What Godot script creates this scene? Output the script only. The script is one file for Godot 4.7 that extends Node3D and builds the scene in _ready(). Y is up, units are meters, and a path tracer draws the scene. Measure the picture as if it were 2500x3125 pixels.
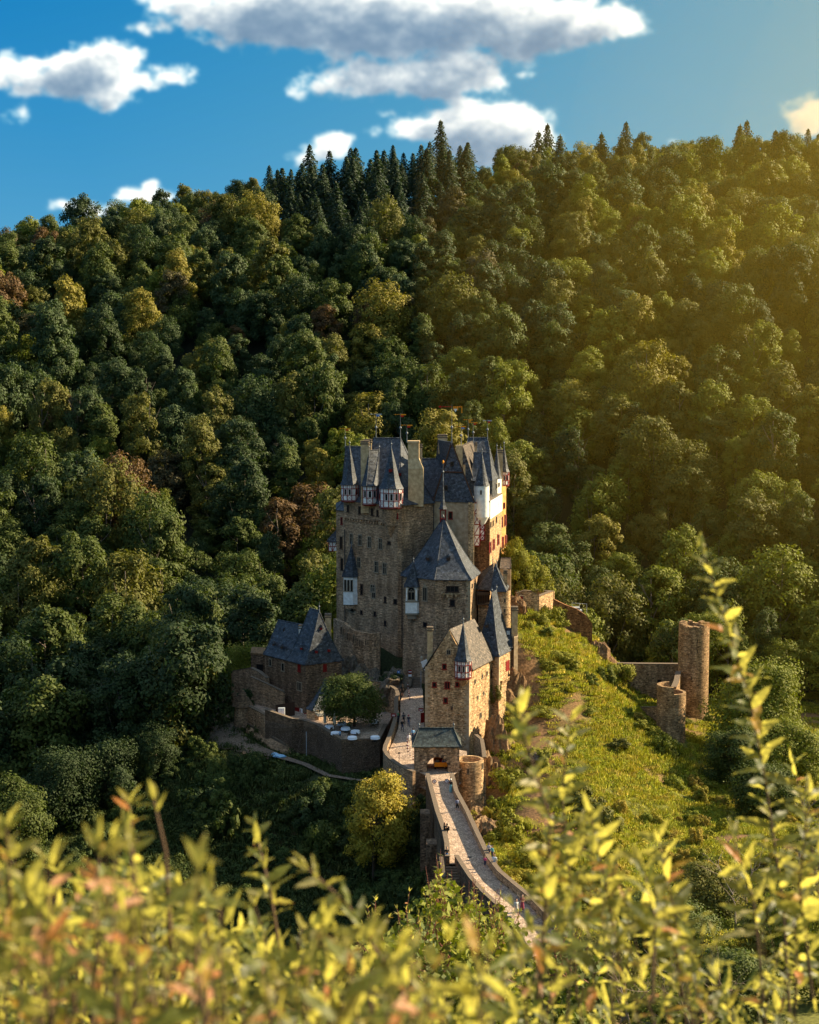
extends Node3D
# Picture-plane numbers (u, v) are pixels of the 2500 x 3125 photograph; with a distance they give a place in the world.
const F := 4348.0
const CY := 55.0
const PITCH := 0.0957
const UP := Vector3.UP
var rng := RandomNumberGenerator.new()
var names := {}
var M := {}
var tps_p: Array = []
var tps_w: Array = []
var t0 := 0

class MB:
	# collects triangles; commits them as one mesh
	var v := PackedVector3Array()
	var n := PackedVector3Array()
	var c := PackedColorArray()
	var ix := PackedInt32Array()
	var col := Color(1, 1, 1)
	var colored := false
	func add(p: Vector3, nn := Vector3.ZERO) -> int:
		v.append(p)
		if nn != Vector3.ZERO:
			n.append(nn)
		if colored:
			c.append(col)
		return v.size() - 1
	func tri(a: Vector3, b: Vector3, d: Vector3) -> void:
		var i := v.size()
		add(a); add(b); add(d)
		ix.append(i); ix.append(i + 1); ix.append(i + 2)
	func quad(a: Vector3, b: Vector3, d: Vector3, e: Vector3) -> void:
		tri(a, b, d)
		tri(a, d, e)
	func box(ctr: Vector3, size: Vector3, bs := Basis.IDENTITY) -> void:
		var h := size * 0.5
		var p := []
		for k in 8:
			p.append(ctr + bs * Vector3(h.x * (1 if k & 1 else -1), h.y * (1 if k & 2 else -1), h.z * (1 if k & 4 else -1)))
		for f in [[0, 1, 3, 2], [5, 4, 6, 7], [4, 0, 2, 6], [1, 5, 7, 3], [2, 3, 7, 6], [4, 5, 1, 0]]:
			quad(p[f[0]], p[f[2]] if false else p[f[1]], p[f[2]], p[f[3]])
	func bar(a: Vector3, b: Vector3, w: float, d: float, side := Vector3.ZERO) -> void:
		# a straight timber from a to b, w wide along side, d deep
		var y := (b - a)
		var l := y.length()
		y = y / l
		var x := side if side != Vector3.ZERO else (Vector3.RIGHT if absf(y.x) < 0.9 else Vector3.FORWARD)
		x = (x - y * x.dot(y)).normalized()
		box((a + b) * 0.5, Vector3(w, l, d), Basis(x, y, x.cross(y)))
	func prism(poly: Array, y0: float, y1: float) -> void:
		# poly: Vector3 corners (x and z used), walls between y0 and y1 with a top and a bottom
		var k := poly.size()
		var mid := Vector3.ZERO
		for p in poly:
			mid += p / k
		for i in k:
			var a: Vector3 = poly[i]
			var b: Vector3 = poly[(i + 1) % k]
			quad(Vector3(a.x, y0, a.z), Vector3(b.x, y0, b.z), Vector3(b.x, y1, b.z), Vector3(a.x, y1, a.z))
			tri(Vector3(a.x, y1, a.z), Vector3(b.x, y1, b.z), Vector3(mid.x, y1, mid.z))
			tri(Vector3(b.x, y0, b.z), Vector3(a.x, y0, a.z), Vector3(mid.x, y0, mid.z))
	func lathe(o: Vector3, prof: Array, sides: int, smooth := true, a0 := 0.0, lean := Vector3.ZERO) -> void:
		# prof: Vector2(radius, height) from bottom to top
		for i in prof.size() - 1:
			var p: Vector2 = prof[i]
			var q: Vector2 = prof[i + 1]
			var nr := (q.y - p.y)
			var ny := (p.x - q.x)
			for s in sides:
				var t1 := a0 + TAU * s / sides
				var t2 := a0 + TAU * (s + 1) / sides
				var e1 := Vector3(cos(t1), 0, sin(t1))
				var e2 := Vector3(cos(t2), 0, sin(t2))
				var A := o + e1 * p.x + UP * p.y + lean * p.y
				var B := o + e2 * p.x + UP * p.y + lean * p.y
				var C := o + e2 * q.x + UP * q.y + lean * q.y
				var D := o + e1 * q.x + UP * q.y + lean * q.y
				if smooth:
					var n1 := (e1 * nr + UP * ny).normalized()
					var n2 := (e2 * nr + UP * ny).normalized()
					var k := v.size()
					add(A, n1); add(B, n2); add(C, n2); add(D, n1)
					for j in [0, 1, 2, 0, 2, 3]:
						ix.append(k + j)
				else:
					quad(A, B, C, D)
	func tube(pts: Array, r0: float, r1: float, sides := 6) -> void:
		var m := pts.size()
		for i in m:
			var dir: Vector3 = (pts[mini(i + 1, m - 1)] - pts[maxi(i - 1, 0)]).normalized()
			var x := dir.cross(Vector3(0.31, 0.2, 0.93)).normalized()
			var y := dir.cross(x)
			var r := lerpf(r0, r1, float(i) / maxf(1, m - 1))
			for s in sides:
				var e := x * cos(TAU * s / sides) + y * sin(TAU * s / sides)
				add(pts[i] + e * r, e)
			if i > 0:
				var k := v.size() - 2 * sides
				for s in sides:
					var s2 := (s + 1) % sides
					for j in [k + s, k + sides + s2, k + s2, k + s, k + sides + s, k + sides + s2]:
						ix.append(j)
	func mesh() -> ArrayMesh:
		var a := []
		a.resize(Mesh.ARRAY_MAX)
		a[Mesh.ARRAY_VERTEX] = v
		if n.size() == v.size():
			a[Mesh.ARRAY_NORMAL] = n
		if colored:
			a[Mesh.ARRAY_COLOR] = c
		a[Mesh.ARRAY_INDEX] = ix
		var m := ArrayMesh.new()
		m.add_surface_from_arrays(Mesh.PRIMITIVE_TRIANGLES, a)
		return m

func ray(u: float, v: float) -> Vector3:
	var cx := (u - 1250.0) / F
	var cy := -(v - 1562.5) / F
	return Vector3(cx, -sin(PITCH) + cy * cos(PITCH), -cos(PITCH) - cy * sin(PITCH))

func P(u: float, v: float, d: float) -> Vector3:
	var r := ray(u, v)
	return Vector3(0, CY, 0) + r * (d / -r.z)

func Q(u: float, d: float, y: float) -> Vector3:
	return Vector3((u - 1250.0) / F * (d * cos(PITCH) + (CY - y) * sin(PITCH)), y, -d)

func G(u: float, v: float, y: float) -> Vector3:
	var r := ray(u, v)
	return Vector3(0, CY, 0) + r * ((y - CY) / r.y)

func scr(p: Vector3) -> Vector2:
	var q := p - Vector3(0, CY, 0)
	var zc := -q.z * cos(PITCH) - q.y * sin(PITCH)
	var yc := q.y * cos(PITCH) - q.z * -sin(PITCH) * -1.0
	yc = q.y * cos(PITCH) + (-q.z) * sin(PITCH)
	return Vector2(1250.0 + F * q.x / zc, 1562.5 - F * yc / zc)

func hit(a: Vector3, b: Vector3, u: float, v: float) -> Vector3:
	# where the sight line meets the upright plane through a and b
	var nn := (b - a).cross(UP)
	var r := ray(u, v)
	var o := Vector3(0, CY, 0)
	return o + r * ((a - o).dot(nn) / r.dot(nn))

func numbered(s: String) -> String:
	var k: int = names.get(s, 0)
	names[s] = k + 1
	return s if k == 0 else "%s_%03d" % [s, k]

func thing(called: String, label: String, category: String, group := "") -> Node3D:
	var o := Node3D.new()
	o.name = numbered(called)
	tag(o, label, category, group)
	add_child(o, true)
	return o

func tag(o: Node, label: String, category: String, group := "", kind := "") -> void:
	if label: o.set_meta("label", label)
	if category: o.set_meta("category", category)
	if group: o.set_meta("group", group)
	if kind: o.set_meta("kind", kind)

func part(called: String, mesh: Mesh, mat: Material, parent: Node) -> MeshInstance3D:
	var o := MeshInstance3D.new()
	o.name = called
	o.mesh = mesh
	o.material_override = mat
	parent.add_child(o, true)
	return o

func solo(called: String, mesh: Mesh, mat: Material, label: String, category: String, group := "", kind := "") -> MeshInstance3D:
	var o := MeshInstance3D.new()
	o.name = numbered(called)
	o.mesh = mesh
	o.material_override = mat
	tag(o, label, category, group, kind)
	add_child(o, true)
	return o

func lin(r: float, g: float, b: float) -> Color:
	return Color(r, g, b).linear_to_srgb()

func mat(key: String, c: Color, rough := 0.85) -> StandardMaterial3D:
	var m := StandardMaterial3D.new()
	m.resource_name = key
	m.albedo_color = c
	m.roughness = rough
	m.metallic_specular = 0.35
	M[key] = m
	return m

func triplanar(m: StandardMaterial3D, tex: Texture2D, bump: Texture2D, size: float, cm: float) -> void:
	m.uv1_triplanar = true
	m.uv1_world_triplanar = true
	m.uv1_scale = Vector3.ONE / size
	m.uv1_triplanar_sharpness = 8.0
	m.albedo_texture = tex
	if bump:
		m.heightmap_enabled = true
		m.heightmap_texture = bump
		m.heightmap_scale = cm

func blotches(m: StandardMaterial3D, tex: Texture2D, size: float) -> void:
	m.detail_enabled = true
	m.detail_blend_mode = BaseMaterial3D.BLEND_MODE_MUL
	m.detail_uv_layer = BaseMaterial3D.DETAIL_UV_2
	m.detail_albedo = tex
	m.uv2_triplanar = true
	m.uv2_world_triplanar = true
	m.uv2_scale = Vector3.ONE / size

func _ready() -> void:
	t0 = Time.get_ticks_msec()
	rng.seed = 7
	make_camera_sky_sun()
	make_materials()
	make_terrain()
	make_hills_forest()
	make_castle()
	make_gate_and_bridge()
	make_terrace()
	make_ruin()
	make_slope_plants()
	make_people()
	make_small_things()
	make_foreground()
	make_flare_veil()
	print("built in %d ms, %d children" % [Time.get_ticks_msec() - t0, get_child_count()])

func make_camera_sky_sun() -> void:
	var cam := Camera3D.new()
	cam.name = "camera"
	cam.keep_aspect = Camera3D.KEEP_HEIGHT
	cam.fov = rad_to_deg(2.0 * atan(1562.5 / F))
	cam.near = 0.1
	cam.far = 9000.0
	var lens := CameraAttributesPhysical.new()
	lens.frustum_focal_length = 50.0
	lens.frustum_focus_distance = 210.0
	lens.exposure_aperture = 5.2
	lens.frustum_near = 0.1
	lens.frustum_far = 9000.0
	cam.attributes = lens
	cam.position = Vector3(0, CY, 0)
	cam.rotation = Vector3(-PITCH, 0, 0)
	cam.fov = rad_to_deg(2.0 * atan(1562.5 / F))
	cam.near = 0.1
	cam.far = 9000.0
	add_child(cam)
	cam.current = true
	var sun := DirectionalLight3D.new()
	sun.name = "sun"
	sun.light_energy = 1.42
	sun.light_color = Color(1.0, 0.915, 0.755)
	sun.light_angular_distance = 0.5
	sun.shadow_enabled = true
	sun.basis = Basis.looking_at(Vector3(-2.7, -1.62, 0.9).normalized(), UP)
	add_child(sun)
	var e := Environment.new()
	e.background_mode = Environment.BG_SKY
	e.sky = Sky.new()
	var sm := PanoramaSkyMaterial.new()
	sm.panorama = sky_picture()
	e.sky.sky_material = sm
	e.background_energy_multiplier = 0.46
	e.tonemap_mode = Environment.TONE_MAPPER_LINEAR
	e.tonemap_exposure = 3.75
	e.volumetric_fog_enabled = true
	e.volumetric_fog_density = 0.0
	e.sdfgi_enabled = true
	e.ssao_enabled = true
	e.ssil_enabled = true
	var w := WorldEnvironment.new()
	w.name = "environment"
	w.environment = e
	add_child(w)

func make_flare_veil() -> void:
	# golden fog added over the right valley, standing in for lens flare
	# thin at its rim: several banks of falling size, one inside the other
	var m := FogMaterial.new()
	m.density = 0.00016
	m.albedo = Color(1.0, 0.86, 0.36)
	for k in [[215, 85, -330, 430], [222, 80, -325, 380], [230, 74, -320, 330], [238, 68, -318, 290], [246, 62, -318, 250]]:
		var f := FogVolume.new()
		f.name = "flare_veil"
		f.shape = RenderingServer.FOG_VOLUME_SHAPE_ELLIPSOID
		f.size = Vector3(k[3], k[3] * 0.92, k[3] * 0.9)
		f.position = Vector3(k[0], k[1], k[2])
		f.material = m
		f.set_meta("kind", "stuff")
		f.set_meta("label", "added golden fog standing in for lens flare over the right valley")
		add_child(f, true)

# colour of the clear air by elevation and by azimuth from the view direction to the right, in degrees
func air(el: float, az: float) -> Color:
	var t := clampf(el / 32.0, 0.0, 1.0)
	var c := Color(0.48, 0.72, 0.84).lerp(Color(0.05, 0.48, 0.75), pow(clampf(el / 17.0, 0.0, 1.0), 0.9))
	c = c.lerp(Color(0.02, 0.26, 0.55), clampf((el - 25.0) / 65.0, 0.0, 1.0))
	# the sun stands to the right, 72 degrees from the view: warm pale air round it
	var sd := Vector3(cos(deg_to_rad(30.0)) * sin(deg_to_rad(72.0)), 0.5, -cos(deg_to_rad(30.0)) * cos(deg_to_rad(72.0)))
	var dd := Vector3(cos(deg_to_rad(el)) * sin(deg_to_rad(az)), sin(deg_to_rad(el)), -cos(deg_to_rad(el)) * cos(deg_to_rad(az)))
	var g := pow(clampf(0.5 + 0.5 * sd.dot(dd), 0.0, 1.0), 3.2)
	c = c.lerp(Color(0.93, 0.90, 0.74), clampf((g - 0.17) * 1.25 * (1.2 - t * 0.5), 0.0, 0.95))
	c = c.srgb_to_linear() * (1.0 / 1.7)
	return c.linear_to_srgb()

func sky_picture() -> ImageTexture:
	var W := 4096
	var H := 2048
	var small := Image.create(256, 128, false, Image.FORMAT_RGB8)
	var n := FastNoiseLite.new()
	n.seed = 3
	n.frequency = 0.05
	n.fractal_octaves = 4
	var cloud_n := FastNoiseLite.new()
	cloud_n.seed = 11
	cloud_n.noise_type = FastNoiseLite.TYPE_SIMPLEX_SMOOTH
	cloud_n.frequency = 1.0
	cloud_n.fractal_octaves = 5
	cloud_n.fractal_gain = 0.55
	for y in 128:
		var el := (0.5 - (y + 0.5) / 128.0) * 180.0
		for x in 256:
			var az := wrapf((x + 0.5) / 256.0 * 360.0, -180.0, 180.0)
			var c := air(maxf(el, 0.0), az)
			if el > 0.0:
				# unseen bright clouds added outside the view to lift fill in the shade
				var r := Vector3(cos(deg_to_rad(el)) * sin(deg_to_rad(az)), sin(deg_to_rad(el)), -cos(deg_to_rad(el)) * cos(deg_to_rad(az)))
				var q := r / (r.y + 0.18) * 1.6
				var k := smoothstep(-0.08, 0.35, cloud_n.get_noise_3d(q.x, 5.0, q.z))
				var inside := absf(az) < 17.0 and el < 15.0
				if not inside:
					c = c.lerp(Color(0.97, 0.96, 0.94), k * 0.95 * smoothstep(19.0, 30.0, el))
			else:
				c = Color(0.16, 0.19, 0.13)
			small.set_pixel(x, y, c)
	small.resize(W, H, Image.INTERPOLATE_CUBIC)
	# the part in view, at full size: [u, v, half width, half height, weight] of the cloud masses
	var blobs := [
		[40, 235, 190, 62, 1.0], [190, 215, 150, 58, 1.0], [320, 195, 110, 62, 1.1], [330, 275, 90, 62, 0.95], [470, 240, 110, 40, 0.85], [150, 275, 180, 35, 0.8],
		[480, 80, 80, 30, 0.8], [620, 25, 190, 75, 1.25], [800, 60, 210, 105, 1.3], [960, 40, 220, 130, 1.3], [1150, 90, 210, 120, 1.35], [1350, 60, 260, 130, 1.35], [1560, 90, 240, 115, 1.25], [1760, 60, 160, 85, 1.1], [1700, 110, 150, 60, 1.0], [1880, 80, 90, 40, 0.8],
		[950, 260, 70, 55, 1.0], [1060, 250, 110, 65, 1.05], [1200, 245, 150, 70, 1.1], [1340, 235, 160, 70, 1.1], [1440, 225, 90, 55, 1.0],
		[1240, 400, 90, 35, 0.9], [1350, 390, 120, 50, 1.1], [1480, 370, 130, 75, 1.3], [1570, 400, 110, 70, 1.2], [1520, 450, 200, 60, 1.3],
		[985, 450, 70, 40, 1.1], [1030, 430, 50, 30, 1.0], [930, 490, 60, 30, 0.9],
		[210, 620, 70, 20, 0.75], [290, 640, 100, 26, 0.9], [400, 600, 45, 24, 0.8], [480, 595, 45, 34, 0.9], [570, 600, 55, 26, 0.85], [180, 640, 40, 20, 0.7],
		[2480, 360, 70, 60, 0.85], [2470, 400, 50, 20, 0.8], [2060, 432, 25, 16, 0.8], [1180, 350, 25, 14, 0.5], [70, 350, 60, 24, 0.5], [870, 240, 30, 14, 0.5], [1610, 232, 40, 14, 0.5]]
	for y in range(820, 1030):
		var el := (0.5 - (y + 0.5) / H) * 180.0
		for xx in range(-214, 214):
			var x := posmod(xx, W)
			var az := (xx + 0.5) / W * 360.0
			var r := Vector3(cos(deg_to_rad(el)) * sin(deg_to_rad(az)), sin(deg_to_rad(el)), -cos(deg_to_rad(el)) * cos(deg_to_rad(az)))
			var s := scr(Vector3(0, CY, 0) + r * 100.0)
			var c := air(maxf(el, 0.0), az)
			if s.y > 850 or el < 0.5:
				small.set_pixel(x, y, c)
				continue
			var D := cloud_density(blobs, cloud_n, s.x, s.y)
			if D > -0.16:
				var a := smoothstep(-0.12, 0.72, D)
				# how much cloud stands between this place and the sun, up and to the right
				var shade := 0.0
				for q in [[22.0, -22.0], [55.0, -50.0], [100.0, -85.0]]:
					shade += clampf(cloud_density(blobs, cloud_n, s.x + q[0], s.y + q[1]) + 0.1, 0.0, 1.6)
				shade = shade / 3.0
				var lit := exp(-0.78 * shade)
				var grain := 0.5 + 0.5 * cloud_n.get_noise_3d(s.x / 95.0, s.y / 60.0, 1.7)
				lit = clampf(lit * 1.1 + (grain - 0.5) * 0.3, 0.0, 1.0)
				lit = smoothstep(0.18, 0.92, lit)
				var cc := Color(0.37, 0.455, 0.54).lerp(Color(0.90, 0.885, 0.85), lit)
				if s.x > 2200: cc = cc.lerp(Color(0.85, 0.72, 0.52), 0.6)
				c = c.lerp(cc, a * 0.95)
			small.set_pixel(x, y, c)
	return ImageTexture.create_from_image(small)

func cloud_density(blobs: Array, n: FastNoiseLite, u: float, v: float) -> float:
	var best := -1.0
	for b in blobs:
		var dx: float = (u - b[0]) / (b[2] * 1.35)
		if absf(dx) > 1.6: continue
		var dy: float = (v - b[1]) / (b[3] * (1.35 if v < b[1] else 1.1))
		if absf(dy) > 1.6: continue
		var k: float = b[4] * (1.0 - (dx * dx + dy * dy))
		best = k + maxf(best, 0.0) * 0.45 if k > best else best + maxf(k, 0.0) * 0.45
	if best < -0.9: return -1.0
	return best - 0.3 + 1.0 * n.get_noise_3d(u / 230.0, v / 140.0, 3.3) + 0.62 * n.get_noise_3d(u / 70.0, v / 52.0, 8.3)

func noise_tex(freq: float, oct: int, lo: Color, hi: Color, sd: int, size := 512) -> ImageTexture:
	var n := FastNoiseLite.new()
	n.seed = sd
	n.noise_type = FastNoiseLite.TYPE_SIMPLEX_SMOOTH
	n.frequency = freq
	n.fractal_octaves = oct
	var im := n.get_seamless_image(size, size)
	var out := Image.create(size, size, false, Image.FORMAT_RGB8)
	for y in size:
		for x in size:
			out.set_pixel(x, y, lo.lerp(hi, im.get_pixel(x, y).r))
	return ImageTexture.create_from_image(out)

# coursed rubble: long thin stones of uneven height in rows; returns [colour, height]
func rubble(W: int, sd: int, mortar: Color, stones: Array, dark: Color, p_dark: float, hmin: int, hmax: int, lmin: int, lmax: int, joint: int) -> Array:
	var r := RandomNumberGenerator.new()
	r.seed = sd
	var a := Image.create(W, W, false, Image.FORMAT_RGB8)
	var b := Image.create(W, W, false, Image.FORMAT_RGB8)
	a.fill(mortar)
	b.fill(Color(0.25, 0.25, 0.25))
	var y := 0
	while y < W:
		var h := mini(r.randi_range(hmin, hmax), W - y)
		var x := 0
		var shift := r.randi_range(0, lmax)
		while x < W:
			var l := mini(r.randi_range(lmin, lmax), W - x)
			var c: Color = stones[r.randi() % stones.size()]
			c = c * r.randf_range(0.78, 1.18)
			if r.randf() < p_dark:
				c = dark * r.randf_range(0.7, 1.5)
			c.a = 1.0
			var top := r.randi_range(0, 2)
			var hh := h - joint - top
			if hh > 1 and l - joint > 1:
				for part_x in [0, l]:
					var px := (x + shift) % W
					var w := mini(l - joint, W - px)
					a.fill_rect(Rect2i(px, y + top, w, hh), c)
					var g := r.randf_range(0.55, 1.0)
					b.fill_rect(Rect2i(px, y + top, w, hh), Color(g, g, g))
					if w < l - joint:
						a.fill_rect(Rect2i(0, y + top, l - joint - w, hh), c)
						b.fill_rect(Rect2i(0, y + top, l - joint - w, hh), Color(g, g, g))
					break
			x += l
		y += h
	# weathering: fine speckle
	var n := FastNoiseLite.new()
	n.seed = sd + 1
	n.frequency = 0.02
	n.fractal_octaves = 4
	var im := n.get_seamless_image(W, W)
	for yy in W:
		for xx in W:
			var k := 0.72 + 0.55 * im.get_pixel(xx, yy).r
			var c := a.get_pixel(xx, yy)
			a.set_pixel(xx, yy, Color(minf(c.r * k, 1.0), minf(c.g * k, 1.0), minf(c.b * k, 1.0)))
	return [ImageTexture.create_from_image(a), ImageTexture.create_from_image(b)]

func make_materials() -> void:
	var big := noise_tex(0.006, 4, Color(0.78, 0.77, 0.75), Color(1, 1, 1), 21)
	var streak := noise_tex(0.014, 5, Color(0.60, 0.58, 0.56), Color(1, 1, 1), 27)
	var moss := noise_tex(0.02, 5, Color(0.55, 0.56, 0.56), Color(1, 1, 1), 28)
	var stain := noise_tex(0.012, 5, Color(0.76, 0.72, 0.67), Color(1, 1, 1), 22)
	var tan := rubble(768, 5, Color(0.74, 0.66, 0.55), [Color(0.75, 0.66, 0.55), Color(0.70, 0.61, 0.50), Color(0.79, 0.71, 0.60), Color(0.66, 0.58, 0.47)], Color(0.46, 0.36, 0.26), 0.15, 10, 20, 20, 70, 4)
	var grey := rubble(768, 6, Color(0.58, 0.50, 0.42), [Color(0.66, 0.56, 0.46), Color(0.60, 0.51, 0.42), Color(0.72, 0.61, 0.50), Color(0.55, 0.48, 0.41)], Color(0.42, 0.34, 0.28), 0.18, 10, 19, 18, 64, 4)
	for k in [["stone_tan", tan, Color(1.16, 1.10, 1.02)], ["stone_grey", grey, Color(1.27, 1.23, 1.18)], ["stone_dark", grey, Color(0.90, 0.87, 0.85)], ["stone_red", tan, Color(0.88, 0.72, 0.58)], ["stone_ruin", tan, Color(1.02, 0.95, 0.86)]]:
		var m := mat(k[0], k[2], 0.95)
		triplanar(m, k[1][0], k[1][1], 6.6, 3.0)
		blotches(m, streak, 9.0)
		m.uv2_scale = Vector3(1.0 / 9.0, 1.0 / 34.0, 1.0 / 9.0)
	var sl := rubble(512, 8, Color(0.20, 0.21, 0.23), [Color(0.32, 0.335, 0.355), Color(0.29, 0.305, 0.325), Color(0.35, 0.36, 0.375), Color(0.31, 0.315, 0.325)], Color(0.22, 0.23, 0.26), 0.2, 13, 15, 12, 26, 2)
	for k in [["slate", Color(1.2, 1.22, 1.26)], ["slate_brown", Color(1.45, 1.25, 1.08)], ["slate_green", Color(1.05, 1.12, 1.06)], ["slate_light", Color(1.3, 1.28, 1.25)]]:
		var m := mat(k[0], k[1], 0.55)
		triplanar(m, sl[0], sl[1], 7.0, 2.5)
		blotches(m, moss, 8.0)
	var cob := rubble(512, 12, Color(0.69, 0.63, 0.58), [Color(0.73, 0.67, 0.62), Color(0.72, 0.66, 0.61), Color(0.74, 0.68, 0.625)], Color(0.70, 0.645, 0.60), 0.1, 14, 18, 16, 26, 2)
	triplanar(mat("cobble", Color(1.0, 0.95, 0.91), 0.9), cob[0], cob[1], 3.0, 0.8)
	blotches(M.cobble, big, 5.0)
	triplanar(mat("plaster_tan", Color(0.76, 0.68, 0.57), 0.95), stain, null, 6.0, 0)
	triplanar(mat("plaster_ochre", Color(0.88, 0.66, 0.40), 0.95), stain, null, 7.0, 0)
	var wn := noise_tex(0.02, 4, Color(0.86, 0.85, 0.84), Color(1, 1, 1), 24, 256)
	triplanar(mat("plaster_white", Color(0.96, 0.955, 0.94), 0.9), wn, null, 4.0, 0)
	triplanar(mat("chimney_plaster", Color(0.83, 0.73, 0.58), 0.95), stain, null, 5.0, 0)
	mat("coping", Color(0.47, 0.42, 0.37), 0.95)
	M.coping.albedo_texture = stain
	M.coping.uv1_triplanar = true
	M.coping.uv1_world_triplanar = true
	M.coping.uv1_scale = Vector3.ONE / 2.1
	mat("timber_red", Color(0.50, 0.12, 0.10), 0.7)
	mat("red_paint", Color(0.46, 0.085, 0.075), 0.6)
	mat("board_brown", Color(0.30, 0.20, 0.14), 0.8)
	mat("lead", Color(0.42, 0.44, 0.46), 0.45)
	mat("iron", Color(0.16, 0.16, 0.17), 0.6)
	mat("gilt", Color(0.90, 0.58, 0.12), 0.4)
	mat("flag_red", Color(0.72, 0.14, 0.08), 0.6)
	mat("flag_blue", Color(0.20, 0.45, 0.75), 0.6)
	mat("white_paint", Color(0.90, 0.90, 0.90), 0.6)
	mat("glass_dark", Color(0.10, 0.11, 0.13), 0.15)
	mat("opening", Color(0.09, 0.08, 0.08), 0.9)  # near-black plate colour, put for the shade inside slits and doorways
	mat("window_stone", Color(0.54, 0.49, 0.42), 0.9)
	mat("window_dark", Color(0.25, 0.19, 0.16), 0.8)
	mat("cloth_white", Color(0.86, 0.88, 0.92), 0.85)
	mat("canvas", Color(0.66, 0.62, 0.55), 0.9)
	mat("yellow_paint", Color(0.87, 0.52, 0.08), 0.5)
	mat("rubber", Color(0.10, 0.10, 0.10), 0.8)
	mat("tarp_blue", Color(0.55, 0.72, 0.85), 0.5)
	mat("grey_metal", Color(0.62, 0.64, 0.66), 0.5)
	mat("wood_old", Color(0.34, 0.27, 0.21), 0.9)
	var rk := noise_tex(0.02, 5, Color(0.55, 0.50, 0.46), Color(1, 1, 1), 30)
	for k in [["rock_warm", Color(0.60, 0.50, 0.38)], ["rock_grey", Color(0.50, 0.46, 0.41)], ["soil_red", Color(0.62, 0.50, 0.37)]]:
		triplanar(mat(k[0], k[1], 0.95), rk, rk, 6.0, 12.0)
	var gn := noise_tex(0.03, 5, Color(0.6, 0.6, 0.55), Color(1, 1, 1), 33)
	triplanar(mat("ground", Color.WHITE, 1.0), gn, gn, 8.0, 10.0)
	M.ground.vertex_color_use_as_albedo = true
	mat("bark", lin(0.075, 0.055, 0.04), 0.95)
	mat("bark_grey", lin(0.20, 0.16, 0.125), 0.95)
	mat("twig_red", lin(0.17, 0.06, 0.045), 0.7)
	for k in [["leaf_dark", lin(0.038, 0.062, 0.019)], ["leaf_mid", lin(0.078, 0.102, 0.020)], ["leaf_olive", lin(0.130, 0.128, 0.024)], ["leaf_yellow", lin(0.21, 0.18, 0.026)],
			["leaf_rust", lin(0.13, 0.075, 0.030)], ["leaf_blue", lin(0.056, 0.086, 0.030)], ["leaf_lime", lin(0.165, 0.182, 0.020)], ["leaf_brown", lin(0.092, 0.078, 0.034)], ["needles", lin(0.032, 0.055, 0.030)]]:
		var m := mat(k[0], k[1], 0.7)
		m.vertex_color_use_as_albedo = true
		m.backlight_enabled = true
		var b := lin(0.5, 0.55, 0.2)
		m.backlight = b
	# people: every colour is in the mesh
	mat("person_colours", Color.WHITE, 0.85)
	M.person_colours.vertex_color_use_as_albedo = true

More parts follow.
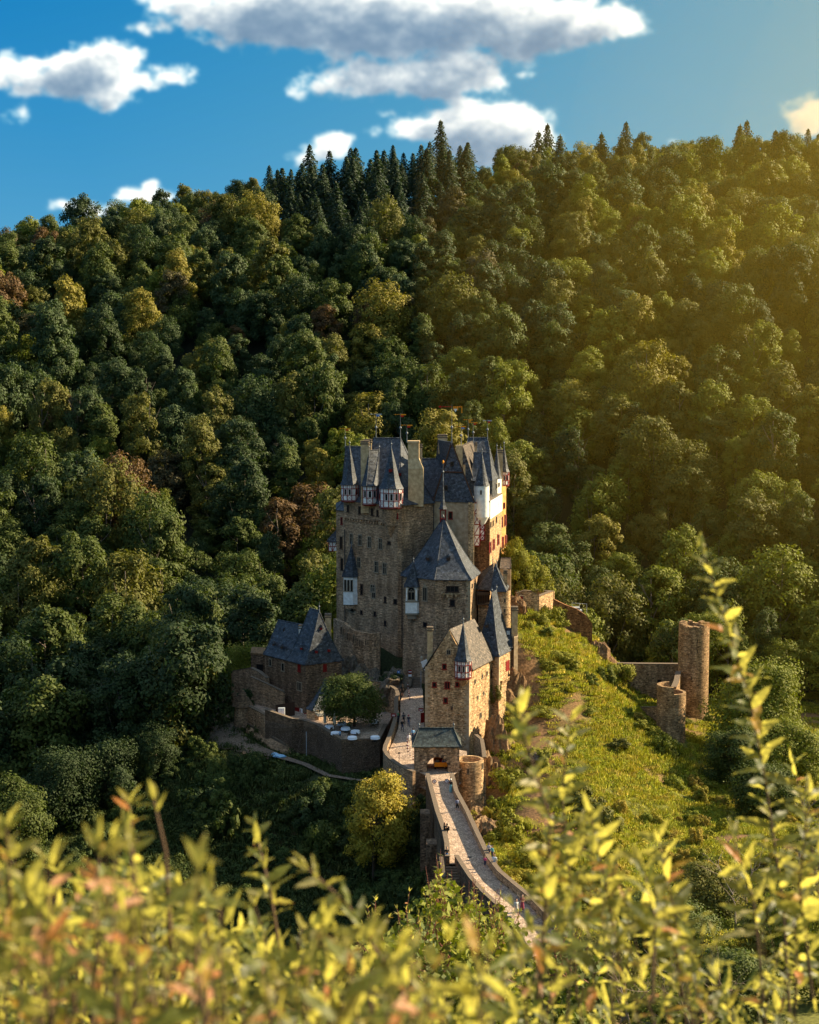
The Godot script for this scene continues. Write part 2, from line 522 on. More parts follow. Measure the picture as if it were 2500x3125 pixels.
# ---------------------------------------------------------------- the land
func tps_setup() -> void:
	var c := []
	for p in [[0, -60, 60], [0, 0, 53.2], [0, 6, 49.5], [0, 20, 44], [0, 45, 30], [0, 80, 10], [-40, 0, 52], [-40, 40, 29], [-50, 80, 2], [-60, 120, -10],
			[40, 0, 55], [45, 40, 36], [45, 80, 18], [50, 120, 6], [90, 100, 18], [100, 160, 4], [80, 200, -4], [-90, 180, -14], [-120, 120, -6], [-120, 0, 50], [120, 0, 58],
			[-200, 200, -6], [180, 120, 26], [180, 200, 12], [-300, 100, 20], [300, 100, 40], [300, 0, 60], [-300, 0, 60], [-250, 300, 30], [260, 280, 24], [220, 350, 50]]:
		c.append(Vector3(p[0], p[2], p[1]))
	for p in [
			# the spur under the castle
			[1200, 252, 9], [1130, 236, 7.5], [1380, 245, 12], [1500, 245, 14], [1600, 247, 14.5], [1700, 251, 12.0], [1790, 252, 9], [1850, 250, 4.5], [1300, 234, 7], [1400, 226, 5], [1450, 224, 5], [1530, 221, 3.5],
			[1400, 210, -1.8], [1340, 205, -2.0], [1250, 204, -1.8], [1230, 212, -0.4], [1250, 222, 1.8], [1270, 229, 3.8], [1150, 222, -1.5], [1060, 212, -2.4], [980, 220, -2.4], [900, 222, -2.4], [1440, 195, -7.0], [1470, 188, -7.0], [1480, 204, -3.0],
			# its sunny side
			[1620, 225, 9.0], [1565, 214, 0.4], [1700, 222, 5.8], [1800, 221, 3.6], [1900, 215, 0.0], [1750, 200, -0.6], [1570, 188, -1.6], [2100, 208, -5.5], [1900, 190, -4.6], [1610, 175, -3.4], [1740, 165, -4.5],
			[1640, 203, 0.2], [2116, 239, -2.8], [2050, 223, -3.0], [1930, 238, 0], [2000, 255, -2.5], [2250, 230, -6], [2200, 200, -7], [2000, 180, -6.5], [2300, 180, -5], [2000, 150, -4], [1800, 150, -5],
			# below the bastion, and the ravine left of the bridge
			[1000, 198, -4.0], [1043, 202.5, -3.4], [960, 209, -3.2], [1160, 202.5, -3.6], [900, 212, -3.0], [800, 216.5, -2.6], [820, 207, -2.8], [715, 215, -2.2], [640, 226, -1.9], [690, 245, -2.5], [1200, 195, -3.2], [1000, 187, -10], [700, 196, -10], [400, 225, -10], [500, 185, -13], [800, 175, -15.6], [1300, 182, -8], [1250, 165, -10], [0, 215, -13], [200, 260, -11], [550, 262, -7],
			[1335, 188, -4.0], [1400, 170, -4.0], [1480, 155, -3.0], [1560, 146, -2], [1640, 140, -1], [1300, 150, -9], [1000, 150, -14],
			# valley behind, then the far hill
			[900, 262, 1], [700, 270, -7], [1150, 275, -3], [1450, 275, -2], [1700, 278, -6], [1900, 275, -7],
			[300, 290, -6], [900, 292, -7], [1500, 296, -9], [2100, 290, -6], [2500, 285, -2], [0, 350, 20], [600, 350, 17], [1250, 350, 17], [1900, 350, 22], [2500, 350, 30],
			[0, 450, 66], [600, 450, 68], [1250, 450, 69], [1900, 450, 76], [2500, 450, 84], [-200, 530, 84], [150, 530, 93], [500, 560, 106], [900, 580, 118], [1400, 610, 130], [1900, 620, 134], [2500, 620, 136], [3000, 610, 136],
			[0, 680, 80], [1250, 740, 118], [2500, 740, 124], [0, 850, 50], [2000, 850, 70], [-900, 500, 80], [3600, 500, 110]]:
		var q := Q(p[0], p[1], p[2])
		c.append(Vector3(q.x, p[2], p[1]))
	var m := c.size()
	var N := m + 3
	var A := []
	for i in N:
		var row := PackedFloat64Array()
		row.resize(N + 1)
		A.append(row)
	for i in m:
		for j in m:
			A[i][j] = tps_k(Vector2(c[i].x - c[j].x, c[i].z - c[j].z).length_squared() * 1e-4)
		A[i][i] += 0.0008
		A[i][m] = 1.0
		A[i][m + 1] = c[i].x * 0.01
		A[i][m + 2] = c[i].z * 0.01
		A[m][i] = 1.0
		A[m + 1][i] = c[i].x * 0.01
		A[m + 2][i] = c[i].z * 0.01
		A[i][N] = c[i].y
	for k in N:
		var best := k
		for i in range(k + 1, N):
			if absf(A[i][k]) > absf(A[best][k]): best = i
		var tmp = A[k]
		A[k] = A[best]
		A[best] = tmp
		var pr: PackedFloat64Array = A[k]
		var pv := pr[k]
		for i in range(k + 1, N):
			var row: PackedFloat64Array = A[i]
			var f := row[k] / pv
			if f == 0.0: continue
			for j in range(k, N + 1):
				row[j] -= f * pr[j]
			A[i] = row
	var w := PackedFloat64Array()
	w.resize(N)
	for k in range(N - 1, -1, -1):
		var s: float = A[k][N]
		for j in range(k + 1, N):
			s -= A[k][j] * w[j]
		w[k] = s / A[k][k]
	tps_p = c
	tps_w = Array(w)

func tps_k(r2: float) -> float:
	return 0.0 if r2 < 1e-9 else r2 * log(r2)

func height(x: float, d: float) -> float:
	x = clampf(x, -420.0, 420.0)
	d = clampf(d, -60.0, 860.0)
	var m := tps_p.size()
	var s: float = tps_w[m] + tps_w[m + 1] * x * 0.01 + tps_w[m + 2] * d * 0.01
	for i in m:
		var c: Vector3 = tps_p[i]
		var r2 := ((x - c.x) * (x - c.x) + (d - c.z) * (d - c.z)) * 1e-4
		if r2 > 1e-9:
			s += tps_w[i] * r2 * log(r2)
	return s

func ground_at(x: float, d: float) -> Vector3:
	return Vector3(x, height(x, d), -d)

var soil := FastNoiseLite.new()
var worn := [Vector2(18.2, 228), Vector2(18.6, 219), Vector2(19.6, 211), Vector2(20.3, 203), Vector2(17.5, 192), Vector2(15.4, 178)]

func bare(x: float, d: float) -> float:
	# how bare the soil is: red earth in patches on the sunny side
	var b := smoothstep(0.2, 0.45, soil.get_noise_2d(x * 1.0, d * 0.8))
	# the worn strip that comes down beside the square tower
	for i in worn.size() - 1:
		var q := Geometry2D.get_closest_point_to_segment(Vector2(x, d), worn[i], worn[i + 1])
		b = maxf(b, 1.0 - smoothstep(1.4, 4.0, q.distance_to(Vector2(x, d)) + soil.get_noise_2d(x * 6.0, d * 6.0) * 1.6))
	return b

func axis(fine0: float, fine1: float, fine: float, lo: float, hi: float) -> Array:
	var a := []
	var x := fine0
	while x < fine1:
		a.append(x)
		x += fine
	var st := fine
	while x < hi:
		a.append(x)
		st *= 1.16
		x += st
	a.append(hi)
	st = fine
	x = fine0 - fine
	while x > lo:
		a.push_front(x)
		st *= 1.16
		x -= st
	a.push_front(lo)
	return a

func make_terrain() -> void:
	tps_setup()
	soil.seed = 5
	soil.frequency = 0.045
	soil.fractal_octaves = 3
	var xs := axis(-60.0, 75.0, 2.0, -4000.0, 4000.0)
	var ds := axis(125.0, 300.0, 2.0, -3000.0, 6000.0)
	var b := MB.new()
	b.colored = true
	var rough := FastNoiseLite.new()
	rough.seed = 9
	rough.frequency = 0.11
	rough.fractal_octaves = 3
	var nx := xs.size()
	for d in ds:
		for x in xs:
			var y := height(x, d) + rough.get_noise_2d(x, d) * (0.7 if d > 12.0 else 0.1)
			b.v.append(Vector3(x, y, -d))
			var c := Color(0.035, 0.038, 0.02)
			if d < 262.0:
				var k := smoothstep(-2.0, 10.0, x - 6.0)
				c = Color(0.045, 0.055, 0.022).lerp(Color(0.21, 0.21, 0.04), k)  # shaded left darker, sunny right lighter: sun and shade put into ground colour
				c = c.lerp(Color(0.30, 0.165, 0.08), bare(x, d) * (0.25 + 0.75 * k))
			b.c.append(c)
	for j in ds.size() - 1:
		for i in nx - 1:
			var k := j * nx + i
			for q in [k, k + nx, k + 1, k + 1, k + nx, k + nx + 1]:
				b.ix.append(q)
	b.n.resize(b.v.size())
	for j in ds.size():
		for i in nx:
			var a: Vector3 = b.v[j * nx + mini(i + 1, nx - 1)] - b.v[j * nx + maxi(i - 1, 0)]
			var e: Vector3 = b.v[mini(j + 1, ds.size() - 1) * nx + i] - b.v[maxi(j - 1, 0) * nx + i]
			b.n[j * nx + i] = a.cross(e).normalized()
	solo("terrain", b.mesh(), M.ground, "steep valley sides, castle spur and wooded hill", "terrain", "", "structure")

# ---------------------------------------------------------------- trees
func leaf_blob(b: MB, r: RandomNumberGenerator, ctr: Vector3, cr: Vector3, count: int, ls: float, core: Vector3) -> void:
	for i in count:
		var dir := Vector3(r.randfn(), r.randfn() * 0.8 + 0.3, r.randfn()).normalized()
		var p := ctr + dir * cr * (0.35 + 0.95 * pow(r.randf(), 0.6))
		var outw := (p - core).normalized()
		var nn := (dir * 0.6 + outw * 0.3 + UP * 0.25 + Vector3(r.randfn(), r.randfn(), r.randfn()) * 0.55).normalized()
		leaf_quad(b, r, p, nn, ls * r.randf_range(0.6, 1.35), (dir * 0.7 + outw).normalized())

func leaf_quad(b: MB, r: RandomNumberGenerator, p: Vector3, nn: Vector3, s: float, soft: Vector3) -> void:
	var t := nn.cross(Vector3(r.randfn(), r.randfn(), r.randfn())).normalized()
	var u := nn.cross(t)
	var k := b.v.size()
	var sn := (nn * 0.8 + soft * 0.4).normalized()
	var g := r.randf_range(0.72, 1.3)
	b.col = Color(g * r.randf_range(0.9, 1.12), g, g * r.randf_range(0.8, 1.15))
	b.add(p - t * s * 0.62, sn)
	b.add(p - u * s * 0.36 - nn * s * 0.08, sn)
	b.add(p + t * s * 0.62, sn)
	b.add(p + u * s * 0.36 - nn * s * 0.08, sn)
	for j in [0, 2, 1, 0, 3, 2]:
		b.ix.append(k + j)

# a broadleaf crown: base at y0, top at y1, half width rx; rounded boughs of uneven size
func crown(sd: int, rx: float, y0: float, y1: float, clumps: int, leaves: int, ls: float) -> ArrayMesh:
	var r := RandomNumberGenerator.new()
	r.seed = sd
	var b := MB.new()
	b.colored = true
	var H := y1 - y0
	var core := Vector3(0, y0 + H * 0.42, 0)
	var per := leaves / clumps
	var lop := Vector2(r.randfn(), r.randfn()) * 0.3 * rx
	for i in clumps:
		var h := pow((i + 0.5) / clumps, 0.9)
		var w := rx * sqrt(maxf(0.06, 1.0 - pow((h - 0.42) / 0.62, 2.0)))
		var a := i * 2.399963 + r.randf_range(-0.6, 0.6)
		var rad := w * (1.0 - 0.75 * r.randf() * r.randf()) * r.randf_range(0.75, 1.1)
		var cr := rx * r.randf_range(0.16, 0.36)
		var k := Vector3(cos(a) * rad + lop.x * h, y0 + H * h * r.randf_range(0.88, 1.03), sin(a) * rad + lop.y * h)
		for q in int(per * pow(cr / (rx * 0.26), 1.8)):
			var dir := Vector3(r.randfn(), r.randfn() * 0.9 + 0.35, r.randfn()).normalized()
			var p := k + dir * Vector3(cr, cr * 0.82, cr) * (0.2 + 1.15 * pow(r.randf(), 0.62))
			var ow := (p - core).normalized()
			var nn := (dir * 0.7 + ow * 0.35 + UP * 0.2 + Vector3(r.randfn(), r.randfn(), r.randfn()) * 0.45).normalized()
			leaf_quad(b, r, p, nn, ls * r.randf_range(0.6, 1.35), (dir + ow).normalized())
	return b.mesh()

func trunk(sd: int, h: float, r0: float, y1: float, spread: float, limbs := 5) -> ArrayMesh:
	var r := RandomNumberGenerator.new()
	r.seed = sd
	var b := MB.new()
	var top := Vector3(r.randf_range(-0.4, 0.4), y1, r.randf_range(-0.4, 0.4))
	b.tube([Vector3(0, -4.0, 0), Vector3(0.1, h * 0.5, 0), Vector3(0, h, 0.1), top], r0, r0 * 0.25, 6)
	for i in limbs:
		var a := TAU * i / limbs + r.randf_range(-0.4, 0.4)
		var s := lerpf(h * 0.75, y1 * 0.8, r.randf())
		var e := Vector3(cos(a) * spread * r.randf_range(0.5, 0.9), s + (y1 - s) * r.randf_range(0.4, 0.85), sin(a) * spread * r.randf_range(0.5, 0.9))
		b.tube([Vector3(0, s, 0), Vector3(e.x * 0.5, lerpf(s, e.y, 0.4), e.z * 0.5), e], r0 * 0.45, r0 * 0.1, 5)
	return b.mesh()

func spruce(sd: int, h: float, rx: float) -> ArrayMesh:
	var r := RandomNumberGenerator.new()
	r.seed = sd
	var b := MB.new()
	b.colored = true
	var y := h * r.randf_range(0.2, 0.3)
	while y < h - 0.3:
		var f := (y - h * 0.15) / (h * 0.85)
		var len := rx * pow(1.0 - f, 0.8) * r.randf_range(0.75, 1.15) + 0.25
		var nb := int(lerpf(9.0, 5.0, f))
		var a0 := r.randf() * TAU
		for i in nb:
			var a := a0 + TAU * i / nb + r.randf_range(-0.25, 0.25)
			var dir := Vector3(cos(a), 0, sin(a))
			var l := len * r.randf_range(0.7, 1.15)
			var steps := maxi(2, int(l / 0.55))
			for s in steps:
				var g := (s + 0.7) / steps
				var p := Vector3(0, y, 0) + dir * l * g + UP * (-0.42 * l * g * g + 0.12 * l * g)
				for q in (3 if g > 0.4 else 2):
					var side := dir.cross(UP) * r.randf_range(-0.6, 0.6) * (1.35 - g)
					leaf_quad(b, r, p + side + UP * r.randf_range(-0.22, 0.08), (UP + dir * 0.5 + Vector3(r.randfn(), 0, r.randfn()) * 0.5).normalized(), r.randf_range(0.55, 0.95), (dir + UP * 0.5).normalized())
		y += lerpf(0.85, 0.42, f)
	leaf_quad(b, r, Vector3(0, h - 0.1, 0), Vector3.RIGHT, 0.8, UP)
	return b.mesh()

var crowns := []
var trunks := []
var crown_size := []
var spruces := []
var spruce_trunk: ArrayMesh
const LEAFS := ["leaf_dark", "leaf_mid", "leaf_olive", "leaf_yellow", "leaf_rust", "leaf_blue", "leaf_lime", "leaf_brown"]
const LEAF_WORDS := {"leaf_dark": "dark green", "leaf_mid": "mid green", "leaf_olive": "olive green", "leaf_yellow": "golden yellow", "leaf_rust": "rust red", "leaf_blue": "blue green", "leaf_lime": "yellow green", "leaf_brown": "brownish"}
var label_used := {}

func where_words(p: Vector3) -> String:
	# says where on the wooded hill a tree stands, by things one can find in the photo
	var s := scr(p)
	var row := "at the hill's foot"
	if s.y < 760: row = "just below the ridge"
	elif s.y < 1050: row = "high on the hill"
	elif s.y < 1350: row = "midway up the hill"
	elif s.y < 1700: row = "low on the hill"
	var col := "behind the castle"
	if s.x < 250: col = "at left edge"
	elif s.x < 600: col = "well left of the castle"
	elif s.x < 980: col = "left of the turrets"
	elif s.x < 1600: col = "above the castle roofs" if s.y < 1350 else "behind the castle"
	elif s.x < 1900: col = "right of the castle"
	elif s.x < 2250: col = "above the ruined tower"
	else: col = "at far right"
	return row + " " + col

func only_label(s: String) -> String:
	# of look-alikes in one place, which one it is (callers go from left to right)
	var k: int = label_used.get(s, 0)
	label_used[s] = k + 1
	if k == 0: return s
	const NTH := ["", "second", "third", "fourth", "fifth", "sixth", "seventh", "eighth", "ninth", "tenth", "eleventh", "twelfth", "thirteenth", "fourteenth", "fifteenth", "sixteenth", "seventeenth", "eighteenth", "nineteenth", "twentieth"]
	return s + ", " + (NTH[k] if k < 20 else "number %d" % (k + 1)) + " from left"

func spruce_words(g: Vector3) -> String:
	# counted from the left within the front, middle or back of the stand
	var s := scr(g)
	var row := "behind the ridge line" if s.y < 555 else "on the ridge line" if s.y < 590 else "just below the ridge" if s.y < 630 else "in the middle of the stand" if s.y < 665 else "at the front of the stand"
	var k: int = label_used.get(row, 0) + 1
	label_used[row] = k
	var nth := "%d%s" % [k, "th" if k % 100 in [11, 12, 13] else ["th", "st", "nd", "rd", "th", "th", "th", "th", "th", "th"][k % 10]]
	return "%s dark spruce from the left %s" % [nth, row]

func make_hills_forest() -> void:
	for i in 7:
		var rx: float = [4.9, 5.5, 4.2, 5.2, 6.0, 4.4, 4.8][i]
		var y0: float = [2.6, 3.0, 2.0, 2.0, 3.0, 1.8, 2.5][i]
		var y1: float = [14.5, 15.5, 16.5, 13.5, 15.5, 17.5, 15.0][i]
		crowns.append(crown(100 + i, rx, y0, y1, [46, 54, 42, 44, 60, 44, 38][i], 9500, 0.43))
		trunks.append(trunk(200 + i, y0 + 1.5, 0.26, y1 - 1.5, rx, 4))
		crown_size.append(Vector2(rx, y1))
	for i in 3:
		spruces.append(spruce(300 + i, [19.0, 22.0, 16.0][i], [7.4, 8.2, 7.0][i]))
	var b := MB.new()
	b.tube([Vector3(0, -1.5, 0), Vector3(0, 9, 0), Vector3(0, 15.8, 0)], 0.3, 0.04, 6)
	spruce_trunk = b.mesh()
	var r := RandomNumberGenerator.new()
	r.seed = 42
	var list := []
	var step := 9.3
	var d := 262.0
	while d < 700.0:
		var x := -330.0
		while x < 380.0:
			var px := x + r.randf_range(-3.4, 3.4)
			var pd := d + r.randf_range(-3.4, 3.4)
			x += step
			var half := pd * 0.29
			if px < -half - 25.0 or px > half + 60.0: continue
			if pd < 285.0 and px > -38.0 and px < 60.0 and r.randf() < 0.5: continue
			if pd < 276.0 and px > -30.0 and px < 46.0: continue
			# trees behind the ridge cannot be seen
			if pd > 640.0: continue
			if pd > 545.0 and r.randf() < 0.12: continue
			list.append(Vector2(px, pd))
		d += step
	# the wooded valley floor to the left
	for i in 46:
		var pd := r.randf_range(216.0, 266.0)
		var px := r.randf_range(-80.0, -36.0 - (pd - 216.0) * 0.06)
		list.append(Vector2(px, pd))
	var tone := FastNoiseLite.new()
	tone.seed = 77
	tone.frequency = 0.012
	var trees := []
	for q in list:
		var g := ground_at(q.x, q.y)
		var s := scr(g + UP * 9.0)
		var kind := "broadleaf"
		# the dark spruce stand under the ridge
		if q.y > 470.0 and s.x > 815 and s.x < 1480 and s.y < 745 - maxf(0.0, s.x - 1250.0) * 0.8 - maxf(0.0, 1000.0 - s.x) * 0.5: kind = "spruce"
		elif q.y > 578.0 and s.x > 1640 and s.x < 1920 and r.randf() < 0.6: kind = "spruce"
		elif q.y > 595.0 and s.x > 2250 and r.randf() < 0.5: kind = "spruce"
		elif q.y > 600.0 and s.x > 1480 and s.x < 1640 and r.randf() < 0.25: kind = "spruce"
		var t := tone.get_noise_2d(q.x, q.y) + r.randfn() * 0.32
		var right := smoothstep(1300.0, 2500.0, s.x)  # yellow green likelier rightward: warm flare light put into leaf colour
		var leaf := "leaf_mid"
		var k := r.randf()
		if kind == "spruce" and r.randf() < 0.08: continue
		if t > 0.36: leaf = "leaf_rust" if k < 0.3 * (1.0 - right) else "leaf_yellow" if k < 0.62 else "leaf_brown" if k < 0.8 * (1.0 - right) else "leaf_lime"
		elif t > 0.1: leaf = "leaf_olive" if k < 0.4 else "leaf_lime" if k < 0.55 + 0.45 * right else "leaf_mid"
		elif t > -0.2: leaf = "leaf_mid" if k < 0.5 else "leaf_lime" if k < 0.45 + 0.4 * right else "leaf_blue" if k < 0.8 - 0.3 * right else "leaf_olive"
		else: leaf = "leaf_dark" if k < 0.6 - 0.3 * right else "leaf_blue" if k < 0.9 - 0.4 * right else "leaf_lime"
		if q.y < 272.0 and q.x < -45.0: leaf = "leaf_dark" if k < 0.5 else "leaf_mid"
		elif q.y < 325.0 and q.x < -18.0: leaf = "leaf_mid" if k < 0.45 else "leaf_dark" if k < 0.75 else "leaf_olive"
		elif q.y < 325.0: leaf = "leaf_lime" if k < 0.4 else "leaf_mid" if k < 0.75 else "leaf_olive"  # lighter leaves by the castle: sunlight put into their colour
		var sc := 0.66 + 0.68 * pow(r.randf(), 1.3)
		if q.y > 540.0: sc = minf(sc, r.randf_range(0.8, 1.05))
		if kind == "spruce": sc = r.randf_range(0.62, 1.15) if s.x < 1480 else r.randf_range(0.95, 1.25)
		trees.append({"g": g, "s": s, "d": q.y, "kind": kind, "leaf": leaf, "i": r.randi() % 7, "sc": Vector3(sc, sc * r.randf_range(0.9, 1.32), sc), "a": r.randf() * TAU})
	trees.sort_custom(func(a, c): return a.d < c.d)
	var single := []
	var many := {}
	var nb := 0
	var ns := 0
	for t in trees:
		var inside: bool = t.s.x > -40 and t.s.x < 2540
		if t.kind == "spruce":
			ns += 1
			if inside and ns < 300: single.append(t)
			else: many.get_or_add("s%d" % (t.i % 3), []).append(t)
		else:
			if inside and nb < 300:
				nb += 1
				single.append(t)
			else: many.get_or_add("b%d" % t.i, []).append(t)
	single.sort_custom(func(a, c): return a.s.x < c.s.x)
	for t in single:
		if t.kind == "spruce":
			var o := thing("spruce_tree", spruce_words(t.g), "spruce tree", "spruces along the ridge")
			o.position = t.g
			o.rotation.y = t.a
			o.scale = t.sc
			part("crown", spruces[t.i % 3], M.needles, o)
			part("trunk", spruce_trunk, M.bark, o)
		else:
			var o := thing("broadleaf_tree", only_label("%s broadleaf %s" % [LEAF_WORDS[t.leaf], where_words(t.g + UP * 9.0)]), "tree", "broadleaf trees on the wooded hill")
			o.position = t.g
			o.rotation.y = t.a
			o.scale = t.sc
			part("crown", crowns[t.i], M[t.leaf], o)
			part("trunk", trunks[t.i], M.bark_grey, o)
	var wood := thing("wooded_hill", "dense mixed woodland covering the upper far hillside up to the ridge", "forest", "")
	wood.set_meta("kind", "stuff")
	var white := StandardMaterial3D.new()
	white.resource_name = "leaves_of_the_wood"
	white.vertex_color_use_as_albedo = true
	white.roughness = 0.7
	white.metallic_specular = 0.35
	white.backlight_enabled = true
	white.backlight = lin(0.5, 0.55, 0.2)
	for k in many:
		var mm := MultiMesh.new()
		mm.transform_format = MultiMesh.TRANSFORM_3D
		mm.use_colors = true
		mm.mesh = crowns[int(k.substr(1))] if k[0] == "b" else spruces[int(k.substr(1))]
		mm.instance_count = many[k].size()
		for i in many[k].size():
			var t = many[k][i]
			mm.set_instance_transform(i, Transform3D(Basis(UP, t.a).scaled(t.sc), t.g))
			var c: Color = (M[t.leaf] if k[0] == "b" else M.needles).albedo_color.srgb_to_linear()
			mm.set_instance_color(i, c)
		var o := MultiMeshInstance3D.new()
		o.name = "crowns"
		o.multimesh = mm
		o.material_override = white
		o.set_meta("kind", "stuff")
		wood.add_child(o, true)
	print("trees: %d single, %d in the mass" % [single.size(), trees.size() - single.size()])

# ---------------------------------------------------------------- building helpers
func cA(x: float, y: float) -> Vector2: return Vector2(980 + x / 2.782, 1250 + y / 2.782)
func cB(x: float, y: float) -> Vector2: return Vector2(680 + x / 2.782, 1780 + y / 2.782)
func cC(x: float, y: float) -> Vector2: return Vector2(1200 + x / 2.875, 1700 + y / 2.875)
func cD(x: float, y: float) -> Vector2: return Vector2(1100 + x / 2.464, 2150 + y / 2.464)
func cE(x: float, y: float) -> Vector2: return Vector2(1300 + x / 5.39, 1280 + y / 5.39)
func cF(x: float, y: float) -> Vector2: return Vector2(1020 + x / 5.39, 1280 + y / 5.39)
func PV(p: Vector2, d: float) -> Vector3: return P(p.x, p.y, d)

func house(called: String, label: String, category: String, at: Vector3, group := "") -> Node3D:
	var o := thing(called, label, category, group)
	o.position = at
	return o

# a part whose mesh is in world coordinates
func wpart(called: String, b: MB, m: Material, parent: Node3D) -> MeshInstance3D:
	var off := Vector3.ZERO
	var q: Node = parent
	while q != self and q is Node3D:
		off += (q as Node3D).position
		q = q.get_parent()
	var o := part(called, b.mesh(), m, parent)
	o.position = -off
	return o

func walls(parent: Node3D, poly: Array, y0: float, y1: float, m: Material, called := "wall") -> MeshInstance3D:
	var b := MB.new()
	b.prism(poly, y0, y1)
	return wpart(called, b, m, parent)

func centre(poly: Array) -> Vector3:
	var c := Vector3.ZERO
	for p in poly:
		c += p / poly.size()
	return c

func grown(poly: Array, by: float) -> Array:
	var c := centre(poly)
	var out := []
	for p in poly:
		var d: Vector3 = p - c
		d.y = 0
		out.append(p + d.normalized() * by)
	return out

func roof(parent: Node3D, eaves: Array, tops: Array, assign: Array, bend: float, m: Material, over := 0.4, called := "roof") -> MeshInstance3D:
	var b := MB.new()
	var e := grown(eaves, over)
	var k := e.size()
	var steps := 6 if bend > 1.01 else 1
	for i in k:
		var j := (i + 1) % k
		var ta: Vector3 = tops[assign[i]]
		var tb: Vector3 = tops[assign[j]]
		for s in steps:
			var q := []
			for f in [float(s) / steps, float(s + 1) / steps]:
				for w in [[e[i], ta], [e[j], tb]]:
					var p: Vector3 = w[0].lerp(w[1], f)
					p.y = lerpf(w[0].y, w[1].y, pow(f, bend))
					q.append(p)
			b.quad(q[0], q[1], q[3], q[2])
	var c := centre(e)
	for i in k:
		# a thin eave board and the underside
		var a: Vector3 = e[i]
		var d: Vector3 = e[(i + 1) % k]
		b.quad(a, d, d - UP * 0.12, a - UP * 0.12)
		b.tri(a - UP * 0.12, d - UP * 0.12, c - UP * 0.12)
	var o := wpart(called, b, m, parent)
	# lead along the hips
	var h := MB.new()
	for i in k:
		var ta: Vector3 = tops[assign[i]]
		var pts := []
		for s in steps + 1:
			var f := float(s) / steps
			var p: Vector3 = e[i].lerp(ta, f)
			p.y = lerpf(e[i].y, ta.y, pow(f, bend)) + 0.03
			pts.append(p)
		h.tube(pts, 0.07, 0.05, 4)
	if tops.size() > 1:
		h.tube([tops[0] + UP * 0.04, tops[1] + UP * 0.04], 0.09, 0.09, 4)
	part("ridge_capping", h.mesh(), M.lead if m == M.slate_light else m, o)
	return o

func face_of(poly: Array, u: float) -> Array:
	for i in poly.size():
		var a: Vector3 = poly[i]
		var b: Vector3 = poly[(i + 1) % poly.size()]
		var ua := scr(a).x
		var ub := scr(b).x
		if ua <= u and u <= ub and ub - ua > 0.5:
			return [a, b]
	return [poly[0], poly[1]]

# a framed opening with panes between stone or timber bars
func window(parent: Node3D, f: Array, p: Vector2, w: float, h: float, frame: Material, nx := 1, ny := 1, fw := 0.1, pane: Material = null, called := "window") -> void:
	var a: Vector3 = f[0]
	var c: Vector3 = f[1]
	var ctr := hit(a, c, p.x, p.y)
	var x := c - a
	x.y = 0
	x = x.normalized()
	var nn := x.cross(UP).normalized()
	if nn.dot(Vector3(0, CY, 0) - ctr) < 0: nn = -nn
	var W := hit(a, c, p.x - w / 2, p.y).distance_to(hit(a, c, p.x + w / 2, p.y))
	var Hh := hit(a, c, p.x, p.y - h / 2).distance_to(hit(a, c, p.x, p.y + h / 2))
	window_at(parent, ctr, x, nn, W, Hh, frame, nx, ny, fw, pane, called)

func window_at(parent: Node3D, ctr: Vector3, x: Vector3, nn: Vector3, W: float, Hh: float, frame: Material, nx := 1, ny := 1, fw := 0.1, pane: Material = null, called := "window") -> void:
	var bs := Basis(x, UP, nn)
	var b := MB.new()
	b.box(ctr + x * (W / 2) + nn * 0.0, Vector3(fw, Hh + fw, 0.16), bs)
	b.box(ctr - x * (W / 2) + nn * 0.0, Vector3(fw, Hh + fw, 0.16), bs)
	b.box(ctr + UP * (Hh / 2), Vector3(W - fw, fw, 0.16), bs)
	b.box(ctr - UP * (Hh / 2 + 0.02), Vector3(W + fw * 2.2, fw + 0.02, 0.24), bs)
	for i in range(1, nx):
		b.box(ctr + x * (W * (float(i) / nx - 0.5)), Vector3(fw * 0.6, Hh - fw, 0.12), bs)
	for i in range(1, ny):
		b.box(ctr + UP * (Hh * (float(i) / ny - 0.4)), Vector3(W - fw, fw * 0.6, 0.10), bs)
	var o := wpart(called, b, frame, parent)
	var g := MB.new()
	g.box(ctr - nn * 0.01, Vector3(W - fw * 0.5, Hh - fw * 0.5, 0.06), bs)
	part("pane", g.mesh(), pane if pane else M.glass_dark, o)

func quoins(parent: Node3D, c: Vector3, a: Vector3, b: Vector3, y0: float, y1: float, m: Material) -> void:
	# dressed corner stones, long and short in turn; a and b run along the two walls
	var st := MB.new()
	var y := y0
	var k := 0
	var da := (a - c)
	var db := (b - c)
	da.y = 0
	db.y = 0
	da = da.normalized()
	db = db.normalized()
	while y < y1:
		var h := 0.34 + 0.08 * ((k * 7) % 3)
		var la := 0.75 if k % 2 == 0 else 0.4
		var lb := 0.4 if k % 2 == 0 else 0.75
		var o := Vector3(c.x, y, c.z) - (da + db).normalized() * 0.045
		st.prism([o, o + da * la, o + da * la + db * 0.06, o + da * 0.06 + db * 0.06, o + da * 0.06 + db * lb, o + db * lb], y, y + h - 0.05)
		y += h
		k += 1
	wpart("corner_stones", st, m, parent).set_meta("kind", "stuff")

